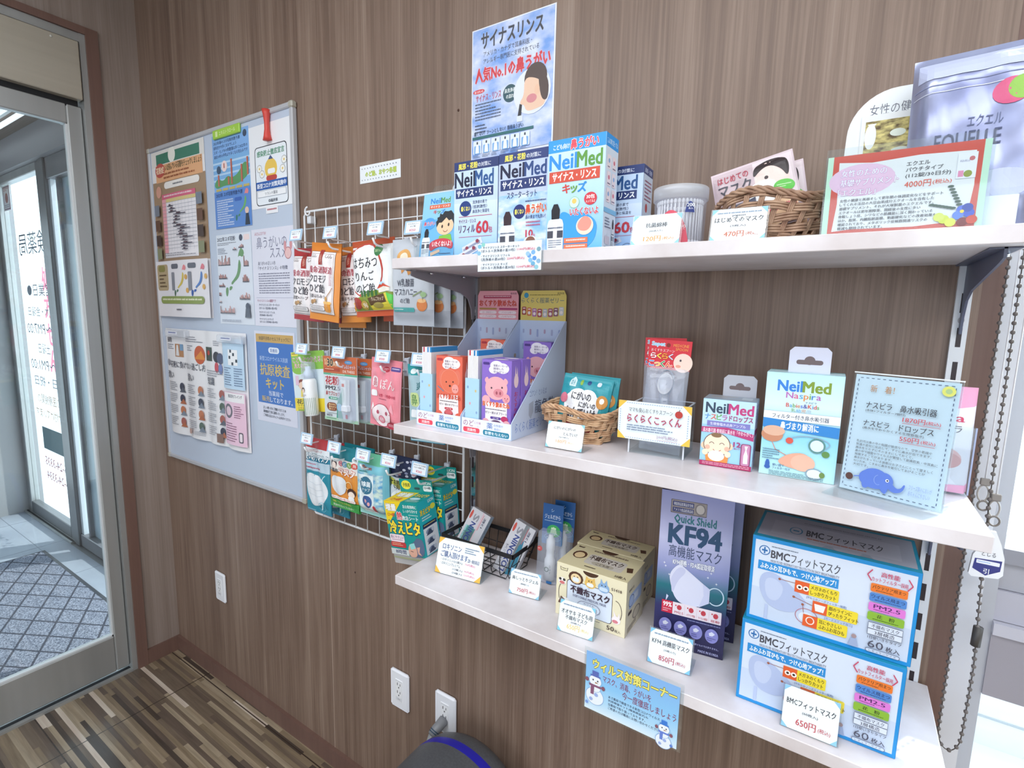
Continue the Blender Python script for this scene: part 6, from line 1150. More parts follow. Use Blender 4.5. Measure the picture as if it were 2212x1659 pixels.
b.T('ママも安心おくすりスプーン', 16, 15, 76, 27, '#4a4c54', .01); b.E(84, 22, 5, '#b83a34', 9); b.ln([(84, 15), (85, 9)], .8, '#4a3a2a'); b.T('らくらくこっくん', 14, 33, 88, 54, '#b04a66', .05); b.L(14, 60, 92, 78, 3, '#4f6a90', 5); b.T('200円(税込)', 56, 80, 84, 90, '#8a4a80', .01); b.R(56, 92, 84, 92.6, '#c04a6a'); b.build('card', t)
# nose drop and aspirator boxes
def hang_tab(t, x0, x1, y, z, h, k):
    b = MB(); m = (x0+x1)/2
    P = [(x0, z-.01), (x1, z-.01), (x1, z+h-.006), (x1-.006, z+h), (x0+.006, z+h), (x0, z+h-.006)]; b.prism(P, 1, y-.0006, y+.0006, k)
    s = h/.035; b.front(x0, z, x1, z+h, y-.0006); b.Q(18, 50, 82, 68, '#6a5a5c', 6); b.E(50, 52, 13, '#6a5a5c', 17); b.build('hang_tab', t)
def boxthing(name, label, cat, loc, rz, w, d, h, base, front, side, top):
    t = thing(name, label, cat, loc, rz); b = MB(); b.bbox(0, 0, 0, w, d, h, base, .0006); b.front(.0003, .0003, w-.0003, h-.0003, 0); front(b); b.side(.0003, .0003, d-.0003, h-.0003, w); side(b); b.top(.0003, .0003, w-.0003, d-.0003, h); top(b); b.build('carton', t); return t
def drops(b):
    b.R(0, 0, 100, 100, '#9fd2ee'); b.R(0, 0, 100, 38, '#bfe0f3'); b.T('Neil', 6, 5, 49, 20, '#34485e', .05); b.T('Med', 50, 5, 96, 20, '#c03a7c', .05)
    b.TW('ナスピラ', ('#5f9ad8', '#d86a5a', '#6fae5a', '#b86aa8'), 5, 21.5, 48, 30, .05)
    b.T('ドロップス', 52, 21.5, 96, 30, '#a03a70', .05); b.R(10, 32, 92, 40, '#7f7fc4'); b.T('生理食塩水点鼻アンプル', 16, 34, 84, 38.4, '#eef0fb', .02)
    b.P([(0, 42), (50, 40), (100, 46), (100, 56), (50, 49), (0, 50)], '#b83a78'); b.T('鼻水吸引器 使用前に鼻水を「やわらかく」', 3, 43, 98, 50, '#fbe8f2', .03)
    b.E(8, 70, 7, '#f3cfae', 5.5); b.E(56, 68, 7, '#f3cfae', 5.5); b.E(32, 67, 26.5, '#6a4a44', 17.5); b.E(32, 67, 25, '#f8e2c8', 16.5); b.E(30, 53, 10, '#8a6a4a', 3.5)
    for x in (22, 42): b.ring(x, 67, 4.5, 1.2, '#6a4a44', 3, 10, 190, 350)
    b.ring(33, 73, 8, 1.2, '#c05a4a', 4, 12, 20, 160); b.E(14, 72, 5, '#f2b8a0', 3.4); b.E(52, 72, 5, '#f2b8a0', 3.4); b.P([(10, 82), (56, 82), (54, 98), (14, 98)], '#e8924a'); b.E(32, 84, 16, '#f8f6f4', 8); b.E(10, 80, 6, '#f8e2c8', 4.5); b.E(54, 80, 6, '#f8e2c8', 4.5)
    b.T('12', 64, 60, 77, 67, '#a83a78', .05); b.T('個入り', 65, 68.5, 76, 71, '#a83a78', .03); b.Q(78, 61, 97, 94, '#8f3a6a', 4); b.Q(80, 62, 95, 93, '#c88ab0', 3); b.P([(84, 90), (92, 90), (92, 78), (89, 70), (91, 64), (85, 64), (87, 70), (84, 78)], '#e9f2fa'); b.R(0, 93, 100, 100, '#b02f64'); b.L(6, 94.4, 96, 99, 2, '#f0c4d4', 4)
t = boxthing('nose_drop_box', 'small blue and magenta nasal drop box with a clear hang tab', 'medicine box', (-.182, -.157, E2), .06, .077, .052, .108, '#a9d6ef', drops, lambda b: (b.R(0, 0, 100, 100, '#e4e2f2'), b.P([(0, 40), (100, 44), (100, 52), (0, 50)], '#b83a78'), b.L(14, 6, 86, 34, 6, '#8a7ac0', 3), b.L(14, 56, 86, 90, 8, '#8a7ac0', 4)), lambda b: (b.R(0, 0, 100, 100, '#9aa6b4'), b.L(10, 20, 60, 60, 2, '#c0a890', 3), b.Q(70, 20, 90, 70, '#b8c2cc', 5)))
hang_tab(t, .022, .072, .049, .108, .035, '#b6b8c2')
def nas(b):
    b.R(0, 0, 100, 100, 'nasg'); b.T('Neil', 16, 7, 48, 17, '#2f7fd8', .06); b.T('Med', 49, 7, 84, 17, '#7f9a2c', .06)
    b.TW('Naspira', ('#b86ab8', '#d85a8a', '#5fa8d8', '#e08a4a', '#7fae5a', '#4f8ad0', '#b86ab8'), 28, 17.8, 73, 25.4, .03)
    b.T('ナスピラ', 54, 25.6, 68, 27.4, '#3f5a8a', .02); b.TW('Babies&Kids', ('#d8483c', '#5fa8d8', '#7fae5a', '#d8483c', '#e08a4a', '#4f6ad0', '#5a5aa8', '#d85a4a', '#4f8ad0', '#d8483c', '#7fae5a'), 29, 28.2, 72, 32, .02); b.TW('乳幼児用', ('#7fae5a', '#5fa8d8', '#d88a5a', '#b8c8d8'), 36, 33, 62, 36.2, .01); b.R(0, 36.6, 100, 37, '#a9c4d0'); b.R(0, 37, 100, 45, '#eef8fa'); b.T('フィルター付き鼻水吸引器', 12, 39, 86, 43.5, '#3f3a5c', .03); b.P([(0, 44), (100, 47), (100, 57), (0, 53)], '#2f86d0'); b.T('鼻づまり解消に', 24, 46.4, 74, 53.6, '#f2f8fd', .05)
    b.E(14, 60, 15, '#c98a6a', 7); b.E(16, 56, 15, '#e0b49a', 5); b.ln([(14, 66), (20, 74), (40, 80)], 1, '#d88a70'); b.S([(24, 84), (40, 76), (62, 74), (72, 84), (66, 92), (40, 90), (28, 88)], '#e8aa90'); b.E(58, 84, 16, '#efb8a0', 8); b.ring(64, 64, 26, 1.6, '#8fb0c4', 6, 22, 160, 420); b.ring(74, 66, 10, 2, '#5f8f8a', 6.5); b.E(74, 66, 8.6, '#d8ecf4', 5.4); b.E(38, 64, 5, '#d8584a', 3); b.E(86, 73, 5, '#5f8f4a', 3)
    b.ring(74, 93, 11, 1.6, '#8fa8b8', 5); b.E(74, 93, 9.6, '#dff0f6', 4.4); b.E(84, 93, 3.6, '#6f8f4a', 2.8)
    for x, y in ((3, 74), ): b.L(x, y, 26, y+11, 5, '#4a6a80', 4)
    b.P([(8, 92), (14, 92), (14, 88), (12.6, 85), (9.4, 85), (8, 88)], '#2f5fb0'); b.E(11, 92, 4, '#2f5fb0', 2); b.T('使い捨て', 18, 88, 34, 90.4, '#2f4a80', .03); b.T('フィルター付き', 18, 91, 42, 93.4, '#2f4a80', .03); b.L(14, 95, 86, 99.6, 3, '#4a7080', 6)
t = boxthing('nasal_aspirator_box', 'larger pale blue baby nasal aspirator box with a white hang tab', 'medicine box', (-.095, -.150, E2), .02, .099, .050, .157, '#bfe8f2', nas, lambda b: b.R(0, 0, 100, 100, '#a9dcec'), lambda b: (b.R(0, 0, 100, 100, '#bfdfe6'), b.R(0, 0, 100, 22, '#8fbfc4'), b.R(8, 30, 96, 60, '#cfe6ee')))
hang_tab(t, .026, .080, .020, .157, .038, '#d3d6ea')
# slanted notice stand with an elephant
t = thing('notice_stand', 'clear upright notice stand with a blue elephant card on the middle shelf', 'notice stand', (.010, -.164, E2), rad(-20.5))
a = rad(6); up = V3((0, sin(a), cos(a))); X = V3((1, 0, 0)); W_, H_ = .113, .160
b = MB()
def slab(b, o, u, v, th, k): n = v.cross(u).normalized()*th; b.add([o, o+u, o+u+v, o+v, o+n, o+u+n, o+u+v+n, o+v+n], [(0, 1, 2, 3), (7, 6, 5, 4), (0, 4, 5, 1), (2, 6, 7, 3), (1, 5, 6, 2), (0, 3, 7, 4)], k)
slab(b, V3((-.002, -.0006, .002)), X*(W_+.004), up*(H_+.004), .0016, 'acrylic'); slab(b, V3((-.002, .0020, .002)), X*(W_+.004), up*(H_+.004), .0016, 'acrylic'); b.bbox(-.006, -.040, 0, W_+.002, .045, .0024, 'acrylic', .0006)
slab(b, V3((-.0022, -.0008, .002))+up*(H_+.003), X*(W_+.0044), up*.0016, .0046, '#e6ebf0'); b.build('clear_stand', t)
b = MB(); slab(b, V3((0, .0012, .003)), X*W_, up*H_, .0004, '#cfe6f6'); b.page(V3((0, .0012, .003))+up*H_, X*W_, -up*H_); b.R(0, 0, 100, 100, '#cde5f5')
for i in range(16): b.R(5+5.8*i, 2.4, 8+5.8*i, 2.9, '#4f6080'); b.R(5+5.8*i, 97, 8+5.8*i, 97.5, '#4f6080')
for i in range(24): b.R(3.4, 4+3.9*i, 4.2, 6+3.9*i, '#4f6080'); b.R(95.8, 4+3.9*i, 96.6, 6+3.9*i, '#4f6080')
b.T('新　着！', 18, 8, 42, 14, '#b8824a', -.01); b.E(91, 7, 6, '#d8dc70', 4); b.E(91, 7, 3, '#a9c48a', 2)
b.T('ナスピラ　鼻水吸引器', 16, 22, 84, 28, '#44464e', .02); b.T('(本体+フィルター7個付)', 16, 28.7, 56, 31, '#55585f', .02); b.T('1870円', 54, 31.2, 75, 35.4, '#c8505c', .02); b.T('(税込)', 76, 31.8, 89, 35.2, '#c8505c', .02); b.R(54, 36.2, 89, 36.5, '#c8505c')
b.T('ナスピラ　ドロップス', 16, 37.6, 84, 43, '#44464e', .02); b.T('(鼻水をやわらかくする生理食塩水)', 16, 43.5, 76, 46, '#55585f', .02); b.T('550円', 54, 46.8, 72, 51, '#c8505c', .02); b.T('(税込)', 74, 47.4, 87, 50.8, '#c8505c', .02); b.R(54, 51.8, 87, 52.1, '#c8505c')
b.TS(['乳幼児は鼻の中の粘膜が敏感なので、空気の乾燥や', '気温の変化に反応して、すぐに鼻水が出てきます。', '鼻水をとらずにそのままにしておくと、', '鼻の中で細菌やウイルスが繁殖して副鼻腔炎・中耳炎に', '発展することがあります。', '鼻水がたまっている状態はお子さんにとって望ましく', 'ないため、こまめに鼻水を吸引してあげることが', '大切です。'], 12, 55, 92, 78, '#4a4c55', .01)
b.E(10, 88, 4, '#5a3f3c', 3); b.E(36, 86, 16, '#5f7fd4', 8); b.S([(22, 80), (38, 76), (52, 82), (50, 97), (44, 95), (42, 91), (32, 91), (30, 95), (24, 95)], '#5f7fd4'); b.E(46, 86, 9, '#5f7fd4', 7); b.S([(50, 83), (58, 90), (63, 89), (65, 85), (67, 86), (64, 92), (56, 94), (50, 91)], '#5f7fd4'); b.E(49, 85, 1.8, '#f2f4fa'); b.E(49.2, 85, 1, '#2a2e4a'); b.ring(40, 86, 4, .6, '#8fa8e4', 4, 12, 60, 260); b.ln([(21, 86), (15, 87)], 1.2, '#5f7fd4')
b.T('フリーズ製のにおいが', 70, 84, 91, 88, '#8fa8dc', -.005); b.T('赤ちゃんにやさしい', 70, 89, 90, 93, '#8fa8dc', -.005); b.build('notice_card', t)
# pink leaflets at the right end
t = thing('leaflet_holder', 'clear holder of pink leaflets at the right end of the middle shelf', 'leaflet holder', (.066, -.098, E2), .03); b = MB()
for q in ((0, 0, 0, .092, .045, .002), (0, 0, .002, .092, .002, .095), (0, .043, .002, .092, .045, .135), (0, .002, .002, .002, .043, .095), (.090, .002, .002, .092, .043, .095)): b.box(*q, 'acrylic')
b.box(.0905, -.0003, .002, .0923, .001, .0955, '#aab2d0'); b.build('holder', t)
def pinkleaf(b):
    b.R(0, 0, 100, 100, '#f0eef8'); b.R(0, 0, 100, 17, '#f2a9cc'); b.P([(0, 17), (20, 19), (50, 16), (80, 20), (100, 17), (100, 12), (0, 12)], '#f2a9cc'); b.T('注目されている', 20, 5, 78, 8.6, '#8a6ac8', .03); b.T('鼻水吸引器', 36, 10, 80, 14, '#8a6ac8', .03)
    b.TW('Naspira', ('#7a6ad0', '#d85a7a', '#5fa8d8', '#e08a4a', '#7fae5a', '#6a7ad0', '#d8486a'), 4, 25, 90, 35, .03)
    b.T('ナスピラ', 40, 36, 88, 43, '#3f4050', .03); b.E(56, 68, 36, '#eec2c4', 12); b.E(70, 70, 22, '#dfa9ac', 8); b.P([(0, 93), (30, 91), (60, 94), (100, 92), (100, 100), (0, 100)], '#f2a9cc')
pl_ = leaf('leaflet', 'pink and white leaflet, front one in the right holder on the middle shelf', .0695, -.094, E2+.003, .084, .145, rad(-4), pinkleaf, '#f4e6f0', 'pink leaflets')
for i, (lb, dx, dy) in enumerate((('pink and white leaflet second in the right holder', .002, .007), ('pink and white leaflet rearmost in the right holder', .004, .014))): dup(pl_, lb, (.0695+dx, -.094+dy, E2+.003))

# ================================================================= lowest shelf
E3 = Z3+.0003
t = thing('wire_basket', 'small black wire basket with two pain reliever boxes on the lowest shelf', 'basket', (-.742, -.140, E3)); BW, BD, BH = .196, .110, .068
b = MB()
for q in ((0, 0, BH-.010, BW, .0015, BH), (0, BD-.0015, BH-.010, BW, BD, BH), (0, 0, BH-.010, .0015, BD, BH), (BW-.0015, 0, BH-.010, BW, BD, BH)): b.box(*q, 'brushed')
b.build('rim_band', t); b = MB(); i_ = .020
for k in range(8):
    x = .008+k*(BW-.016)/7; xb = i_+k*(BW-2*i_)/7
    b.tube([(x, .001, BH-.008), (xb, i_*.7, .012), (xb, i_*.7+.004, .003), (xb, BD-i_*.7-.004, .003), (xb, BD-i_*.7, .012), (x, BD-.001, BH-.008)], .0011, 'brushed', 6)
for k in range(4):
    y = .012+k*(BD-.024)/3; b.tube([(.001, y, BH-.008), (i_, y, .012), (i_+.004, y, .0035), (BW-i_-.004, y, .0035), (BW-i_, y, .012), (BW-.001, y, BH-.008)], .0011, 'brushed', 6)
b.tube([(.012, .008, .032), (BW-.012, .008, .032), (BW-.012, BD-.008, .032), (.012, BD-.008, .032)], .0011, 'brushed', 6, True); b.build('wires', t)
def lox(b, y, w, h, teal):
    b.R(0, 0, 100, 100, '#c9c9d0'); b.page((0, y, 0), (0, 0, h), (w, 0, 0))
    if teal: b.R(0, 52, 100, 72, '#9aa6ac'); b.P([(0, 60), (60, 62), (74, 74), (0, 100)], '#2f7f9c')
    else: b.R(0, 10, 64, 60, '#4fa8a4'); b.R(0, 10, 64, 18, '#8fc4c4')
    b.T('LOXONIN', 4, 26, 74, 50, '#2a3f86', .05); b.T('S', 78, 26, 90, 52, '#8a8a94', .06); b.T('ロキソニンS', 14, 10, 52, 20, '#3a3f5c', .04); b.R(64, 68, 96, 70, '#d2485a'); b.T('12錠', 72, 74, 92, 86, '#3a3f5c', .04); b.E(86, 10, 9, '#c84a3c', 6)
    if not teal: b.R(0, 62, 100, 64, '#e8a0b0')
def loxbox(label, loc, rot, teal):
    w_, h_, d_ = .052, .121, .022; b = MB(); b.bbox(0, 0, 0, w_, d_, h_, '#c3c5d0', .0006); b.front(0, 0, w_, h_, 0); lox(b, 0, w_, h_, teal); b.side(0, 0, d_, h_, w_); b.R(0, 0, 100, 100, '#b9d2e8' if not teal else '#d2d2da'); b.T('ロ\nキ\nソ\nニ\nン', 30, 20, 70, 70, '#6f8fb8', .02)
    tag(b.build('medicine_box', None, loc, 0, rot), label, 'medicine box', 'pain reliever boxes')
loxbox('silver and teal pain reliever box, left one in the black wire basket', (-.742, -.112, E3+.009), (rad(-22), rad(19), .08), False)
loxbox('silver pain reliever box with a blue swoosh, right one in the black wire basket', (-.618, -.110, E3+.009), (rad(-16), rad(20), .10), True)
def cardA(b):
    b.R(0, 0, 100, 100, '#eef5fa'); corners(b, '#e8b84c', 13); b.T('ロキソニン', 10, 15, 52, 31, '#34508a', .03); b.T('ご購入頂けます', 8, 35, 68, 53, '#34508a', .04); b.L(60, 14, 90, 32, 3, '#5f7ea0', 3); b.T('【第一類医薬品】', 69, 43, 93, 53, '#55658a', .02)
    b.T('・ロキソニンS(12錠入)', 10, 56, 58, 64, '#46505e', .02); b.T('・ロキソニンプレミアム', 10, 66, 54, 74, '#46505e', .02); b.T('(12錠入)', 38, 77, 60, 84, '#46505e', .02); b.T('(24錠入)', 38, 87, 60, 94, '#46505e', .02); b.T('700円(税込)', 64, 56, 86, 64, '#e0668a', .01); b.T('700円(税込)', 64, 76, 86, 83, '#e0668a', .01); b.T('1200円(税込)', 64, 86, 88, 93, '#e0668a', .01)
pricestand('large yellow cornered pain reliever price card before the black wire basket', (-.719, -.189, E3), .114, .076, cardA, rad(7.5), 16)
pricestand('750 yen nasal gel price card right of the wire basket', (-.537, -.166, E3), .066, .049, pcard('鼻しっとりジェル', '(鼻腔保湿ジェル)', '750円'), rad(8))
def nasal(label, x, y):
    t = thing('nasal_spray_pack', label, 'nasal spray pack', (x, y, E3), 0, 'blue topped nasal spray packs', rot=(rad(-4), 0, .13)); w_, h_ = .047, .166
    b = MB(); b.box(0, -.001, .08, w_, .0, h_, '#1f5a9c'); b.front(0, .08, w_, h_, -.001); b.R(0, 0, 100, 100, '#1f5a9c'); b.Q(0, 84, 100, 104, '#2f7fb8', 6); b.E(50, 15, 4, '#0f3a70'); b.T('シ', 40, 12, 54, 20, '#bcd6f0', .02); b.T('ジェルだから', 10, 27, 86, 38, '#e2eefa', .02); b.L(10, 42, 92, 46, 1, '#bcd6f0', 3); b.E(56, 68, 33, '#3fae5c', 16); b.T('鼻', 40, 58, 72, 79, '#d8f2cc', .06); b.ring(54, 84, 40, 2, '#8fc0e4', 9); b.L(24, 84, 86, 88, 1, '#e2eefa', 5); b.build('header_card', t)
    b = MB(); b.bbox(0, -.026, 0, w_, -.0012, .112, 'film', .003); b.front(0, 0, w_, .112, -.0262); b.E(14, 34, 12, '#c85a5a', 5); b.L(6, 33, 22, 35.5, 1, '#f6e2e2', 2); b.Q(4, 93, 26, 98, '#3a4a86', 2); b.Q(54, 94, 80, 99, '#2f6fb0', 2); b.build('clear_case', t)
    b = MB(); b.lathe([(.001, .006), (.0115, .006), (.0115, .048), (.009, .055), (.0085, .070), (.0095, .071), (.0095, .092), (.006, .097), (.005, .104), (.001, .105)], '#eff2f5', 22, (.026, -.0135, 0)); b.page((.018, -.0252, .042), (.016, 0, 0), (0, 0, -.022)); b.ring(36, 52, 28, 10, '#5f7a6a'); b.T('シ\nュ\nッ', 72, 4, 96, 90, '#3f4a70', .02); b.build('spray_bottle', t); return t
nasal('blue topped nasal spray pack, front one on the lowest shelf', -.519, -.070); nasal('blue topped nasal spray pack, rear one with only its edge showing', -.507, -.038)
def kmask(b):
    b.R(0, 0, 100, 100, '#eee6c6'); b.P([(5, 6), (8, 8), (14, 8), (17, 6), (16, 13), (6, 13)], '#6a5a4a'); b.P([(6, 7.4), (9, 9.2), (13, 9.2), (16, 7.4), (15.2, 12), (6.8, 12)], '#e6deb8'); b.E(50, 2, 11, '#4f3526', 8, 16, 0, 180)
    b.Q(16, 26, 82, 84, '#5a4a44', 4); b.Q(16.8, 27, 81.2, 83, '#dfe9f8', 4); b.ring(12, 56, 8, .9, '#5a4a44', 22, 18, 90, 270); b.ring(86, 58, 9, .9, '#5a4a44', 20, 18, -90, 90)
    b.E(29, 20, 11, '#5a3a2a', 12, 12); b.E(29, 21, 7.6, '#f2d8a8', 9); b.Q(24, 19, 34, 27, '#eaf2fb', 3); b.E(50, 22, 8, '#e8c06a', 9); b.P([(43, 17), (44, 10), (49, 15)], '#e8c06a'); b.P([(57, 17), (56, 10), (51, 15)], '#e8c06a'); b.Q(45, 21, 55, 28, '#f2f6fb', 3); b.E(69, 22, 8, '#8fb4dc', 9); b.P([(64, 15), (65, 6), (68, 13)], '#8fb4dc'); b.P([(74, 15), (73, 6), (70, 13)], '#8fb4dc'); b.Q(63, 21, 75, 28, '#cfe2f4', 3)
    for x in (26.5, 31.5, 48, 52, 66.5, 71.5): b.E(x, 17.5, .8, '#3a2a2a', 1)
    b.E(9, 33, 6, '#f6f4f0', 7); b.E(6, 30, 2, '#3a3434', 2.6); b.E(12, 30, 2, '#3a3434', 2.6); b.E(9, 36, 4, '#d87a7a', 3); b.E(88, 72, 6, '#f6eef0', 7); b.P([(85, 67), (84, 56), (88, 65)], '#f6eef0'); b.P([(90, 66), (92, 57), (93, 67)], '#f6eef0'); b.E(87, 75, 4, '#d8808a', 3); b.E(14, 71, 9, '#f4f1ec', 9); b.P([(4, 76), (8, 62), (14, 66), (12, 76)], '#5a3a2c'); b.E(17, 70, 2.4, '#3a3030', 3)
    b.T('51418', 80, 16, 94, 21, '#5a4a44', .03)
    for x, s in ((26, 'ふ'), (33, 'しょく'), (47, 'ふ')): b.T(s, x, 29, x+1.6*len(s)+1.4, 32.5, '#7fa0d8', .02)
    b.T('不織布マスク', 22, 34, 78, 48, '#3f2c3a', .06); b.T('DISPOSABLE MEDICAL MASK', 26, 50, 74, 54.5, '#6a6a8a', .03); b.Q(33, 58, 66, 76, '#6a6a8a', 9); b.Q(33.6, 58.7, 65.4, 75.3, '#dfe9f8', 9); b.T('ホワイト', 42, 60, 57, 63.5, '#6a6a8a', .02); b.T('こども用', 38, 65.5, 61, 73, '#5a4a6a', .03); b.L(30, 86, 66, 89, 1, '#6a5a4a', 4); b.T('50', 76, 86, 86, 94, '#4a3a34', .03); b.T('枚入', 87, 89, 95, 94, '#4a3a34', .03)
def kmask_side(b):
    b.R(0, 0, 100, 100, '#e6dcc0'); b.Q(16, 30, 86, 56, '#b9cdf0', 5); b.Q(40, 36, 66, 48, '#dfe8f8', 3); b.ring(28, 43, 14, 2, '#7f8fb8', 10); b.T('使用方法', 12, 18, 40, 23, '#4a3a34', .03); b.E(60, 76, 22, '#9a8f86', 11); b.E(60, 76, 18, '#d8cdb8', 9); b.Q(12, 60, 32, 66, '#4a3a34', 3); b.L(12, 88, 60, 98, 4, '#4a3a34', 4)
def kmask_top(b):
    b.R(0, 0, 100, 100, '#d9cfa8'); b.P([(4, 8), (10, 10), (14, 8), (13, 15), (5, 15)], '#6a5a4a'); b.E(17, 46, 10, '#5a3a2a', 18, 12); b.E(17, 48, 7, '#e0c89a', 13); b.Q(30, 30, 84, 74, '#c9c4bc', 4); b.T('不織布マスク', 32, 34, 80, 54, '#4a3a34', .05); b.Q(40, 58, 72, 72, '#b5ae9e', 7); b.T('こども用', 47, 60.5, 65, 69.5, '#4a3a34', .03); b.E(50, 0, 12, '#4f3526', 14, 14, 0, 180); b.P([(86, 46), (94, 42), (97, 60), (90, 64)], '#4f3526'); b.T('50枚入', 80, 84, 96, 94, '#4a3a34', .04); b.L(36, 84, 52, 92, 1, '#4a3a34', 3)
    b.L(30, 12, 80, 24, 1, '#8a7a6a', 7)
carton('mask_box', 'cream children mask box with animal drawings, front one of the two', 'mask box', (-.424, -.174, E3), .0, .140, .095, .106, '#e4dab6', kmask, kmask_side, kmask_top, 'cream children mask boxes')
carton('mask_box', 'cream children mask box, rear one against the wall', 'mask box', (-.429, -.0755, E3), .0, .140, .074, .106, '#ddd2ae', kmask, kmask_side, kmask_top, 'cream children mask boxes')
pricestand('blue cornered price card in front of the cream children mask boxes', (-.395, -.220, E3), .067, .055, pcard('オオサキ 子ども用', '(50枚入)', '650円', '#e8d27a', True, '#7fcbea', '不織布マスク'), rad(4))
def kf(b):
    b.R(0, 0, 100, 100, 'kfg'); b.Q(14, 5, 64, 13.5, '#6a6470', 1); b.Q(15, 5.4, 63.4, 13, '#a89f9c', 1)
    b.R(16.5, 6, 46, 9, '#3a4480'); b.R(16.5, 9.8, 46, 12.6, '#3a4480'); b.T('韓国食品医薬品安全処', 18, 6.5, 45, 8.6, '#eef0fa', .02); b.T('アメリカ食品医薬品局', 18, 10.2, 45, 12.2, '#eef0fa', .02); b.E(55, 9.2, 7.4, '#8a8488', 3.6); b.E(55, 9.2, 5.6, '#cfc9c6', 2.8)
    b.T('Quick Shield', 20, 14, 78, 20, '#2f7a86', .05); b.T('KF94', 14, 20.5, 86, 32.5, '#2b4f74', .07); b.T('高機能マスク', 15, 33.5, 88, 41, '#3a4a6c', .01); b.T('KF94規格・FDA認証取得済', 22, 42.2, 80, 46, '#f2f4fc', .05, '#4a5a8a', .05)
    for x, y in ((12, 48), (18, 53), (72, 50), (84, 53), (10, 46), (76, 47)): b.P([(x-2, y), (x-.3, y-.2), (x, y-1), (x+.3, y-.2), (x+2, y), (x+.3, y+.2), (x, y+1), (x-.3, y+.2)], '#f4f6fd')
    b.S([(18, 52), (31, 44.5), (40, 47), (68, 55), (76, 57), (76, 66), (62, 70), (44, 71), (28, 68), (20, 58)], '#dcdff4'); b.S([(21, 54), (32, 46), (44, 48.6), (30, 56), (24, 66), (21, 58)], '#c9cdea'); b.P([(66, 54.6), (76, 57), (76, 66), (62, 70), (68, 62)], '#cdd2ee'); b.ring(84, 61, 11, 1.6, '#cfe4f2', 5.4, 20, -140, 130); b.P([(15, 71), (19, 67), (16, 66)], '#cfd6f2')
    b.P([(10, 70), (26, 70), (26, 78), (10, 78)], '#d02f4c'); b.T('99%', 12, 71, 24.5, 74, '#fdf2f4', .05); b.L(12, 75, 24, 77.6, 2, '#f6c8d0', 3); b.R(26, 70, 94, 78, '#efe4ec')
    for i, s in enumerate(('PM2.5', 'バクテリア飛沫', 'ウイルス飛沫', '花粉')): x = 27.5+17*i; b.R(x+16.6-.9, 70.5, x+16.6-.6, 77.5, '#d8b8c4'); b.E(x+8, 73, 3.6, '#c8404e', 1.7, 8); b.E(x+3, 72, 1, '#c8404e', .5); b.T(s, x+1.5, 75.6, x+14, 77.2, '#c04a5a', .02)
    b.L(48, 79, 94, 80.5, 1, '#8a8fc0', 4)
    for i in range(4): x = 17+22*i; b.E(x, 86, 9.2, '#8f8fd0', 4.6); b.P([(x-4, 84.4), (x, 83.2), (x+4.6, 84.4), (x+1, 86), (x-3, 86)], '#e4e6f6'); b.L(x-6, 87.2, x+6, 89.6, 2, '#4a4a90', i)
    b.T('マスクは感染(侵入)を完全に防ぐものではありません。', 24, 93, 94, 94.6, '#b9bce6', .02); b.T('MADE IN KOREA', 66, 96.6, 94, 98.2, '#b9bce6', .03)
def kfs(b): b.R(0, 0, 100, 100, 'kfg'); b.L(20, 30, 70, 60, 10, '#7f8ac8', 3)
carton('mask_box', 'tall purple and green high-function mask box standing front on the lowest shelf', 'mask box', (-.240, -.152, E3), rad(8.4), .1155, .028, .282, '#3a3a70', kf, kfs, None, 'tall purple mask boxes')
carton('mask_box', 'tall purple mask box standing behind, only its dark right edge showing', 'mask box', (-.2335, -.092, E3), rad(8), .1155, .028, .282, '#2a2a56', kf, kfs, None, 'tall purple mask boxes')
pricestand('850 yen price card in front of the tall purple mask box', (-.230, -.210, E3), .068, .055, pcard('KF94 高機能マスク', '(10枚入り)', '850円', '#b8485a', True, '#7fc4ee'), rad(3.5))
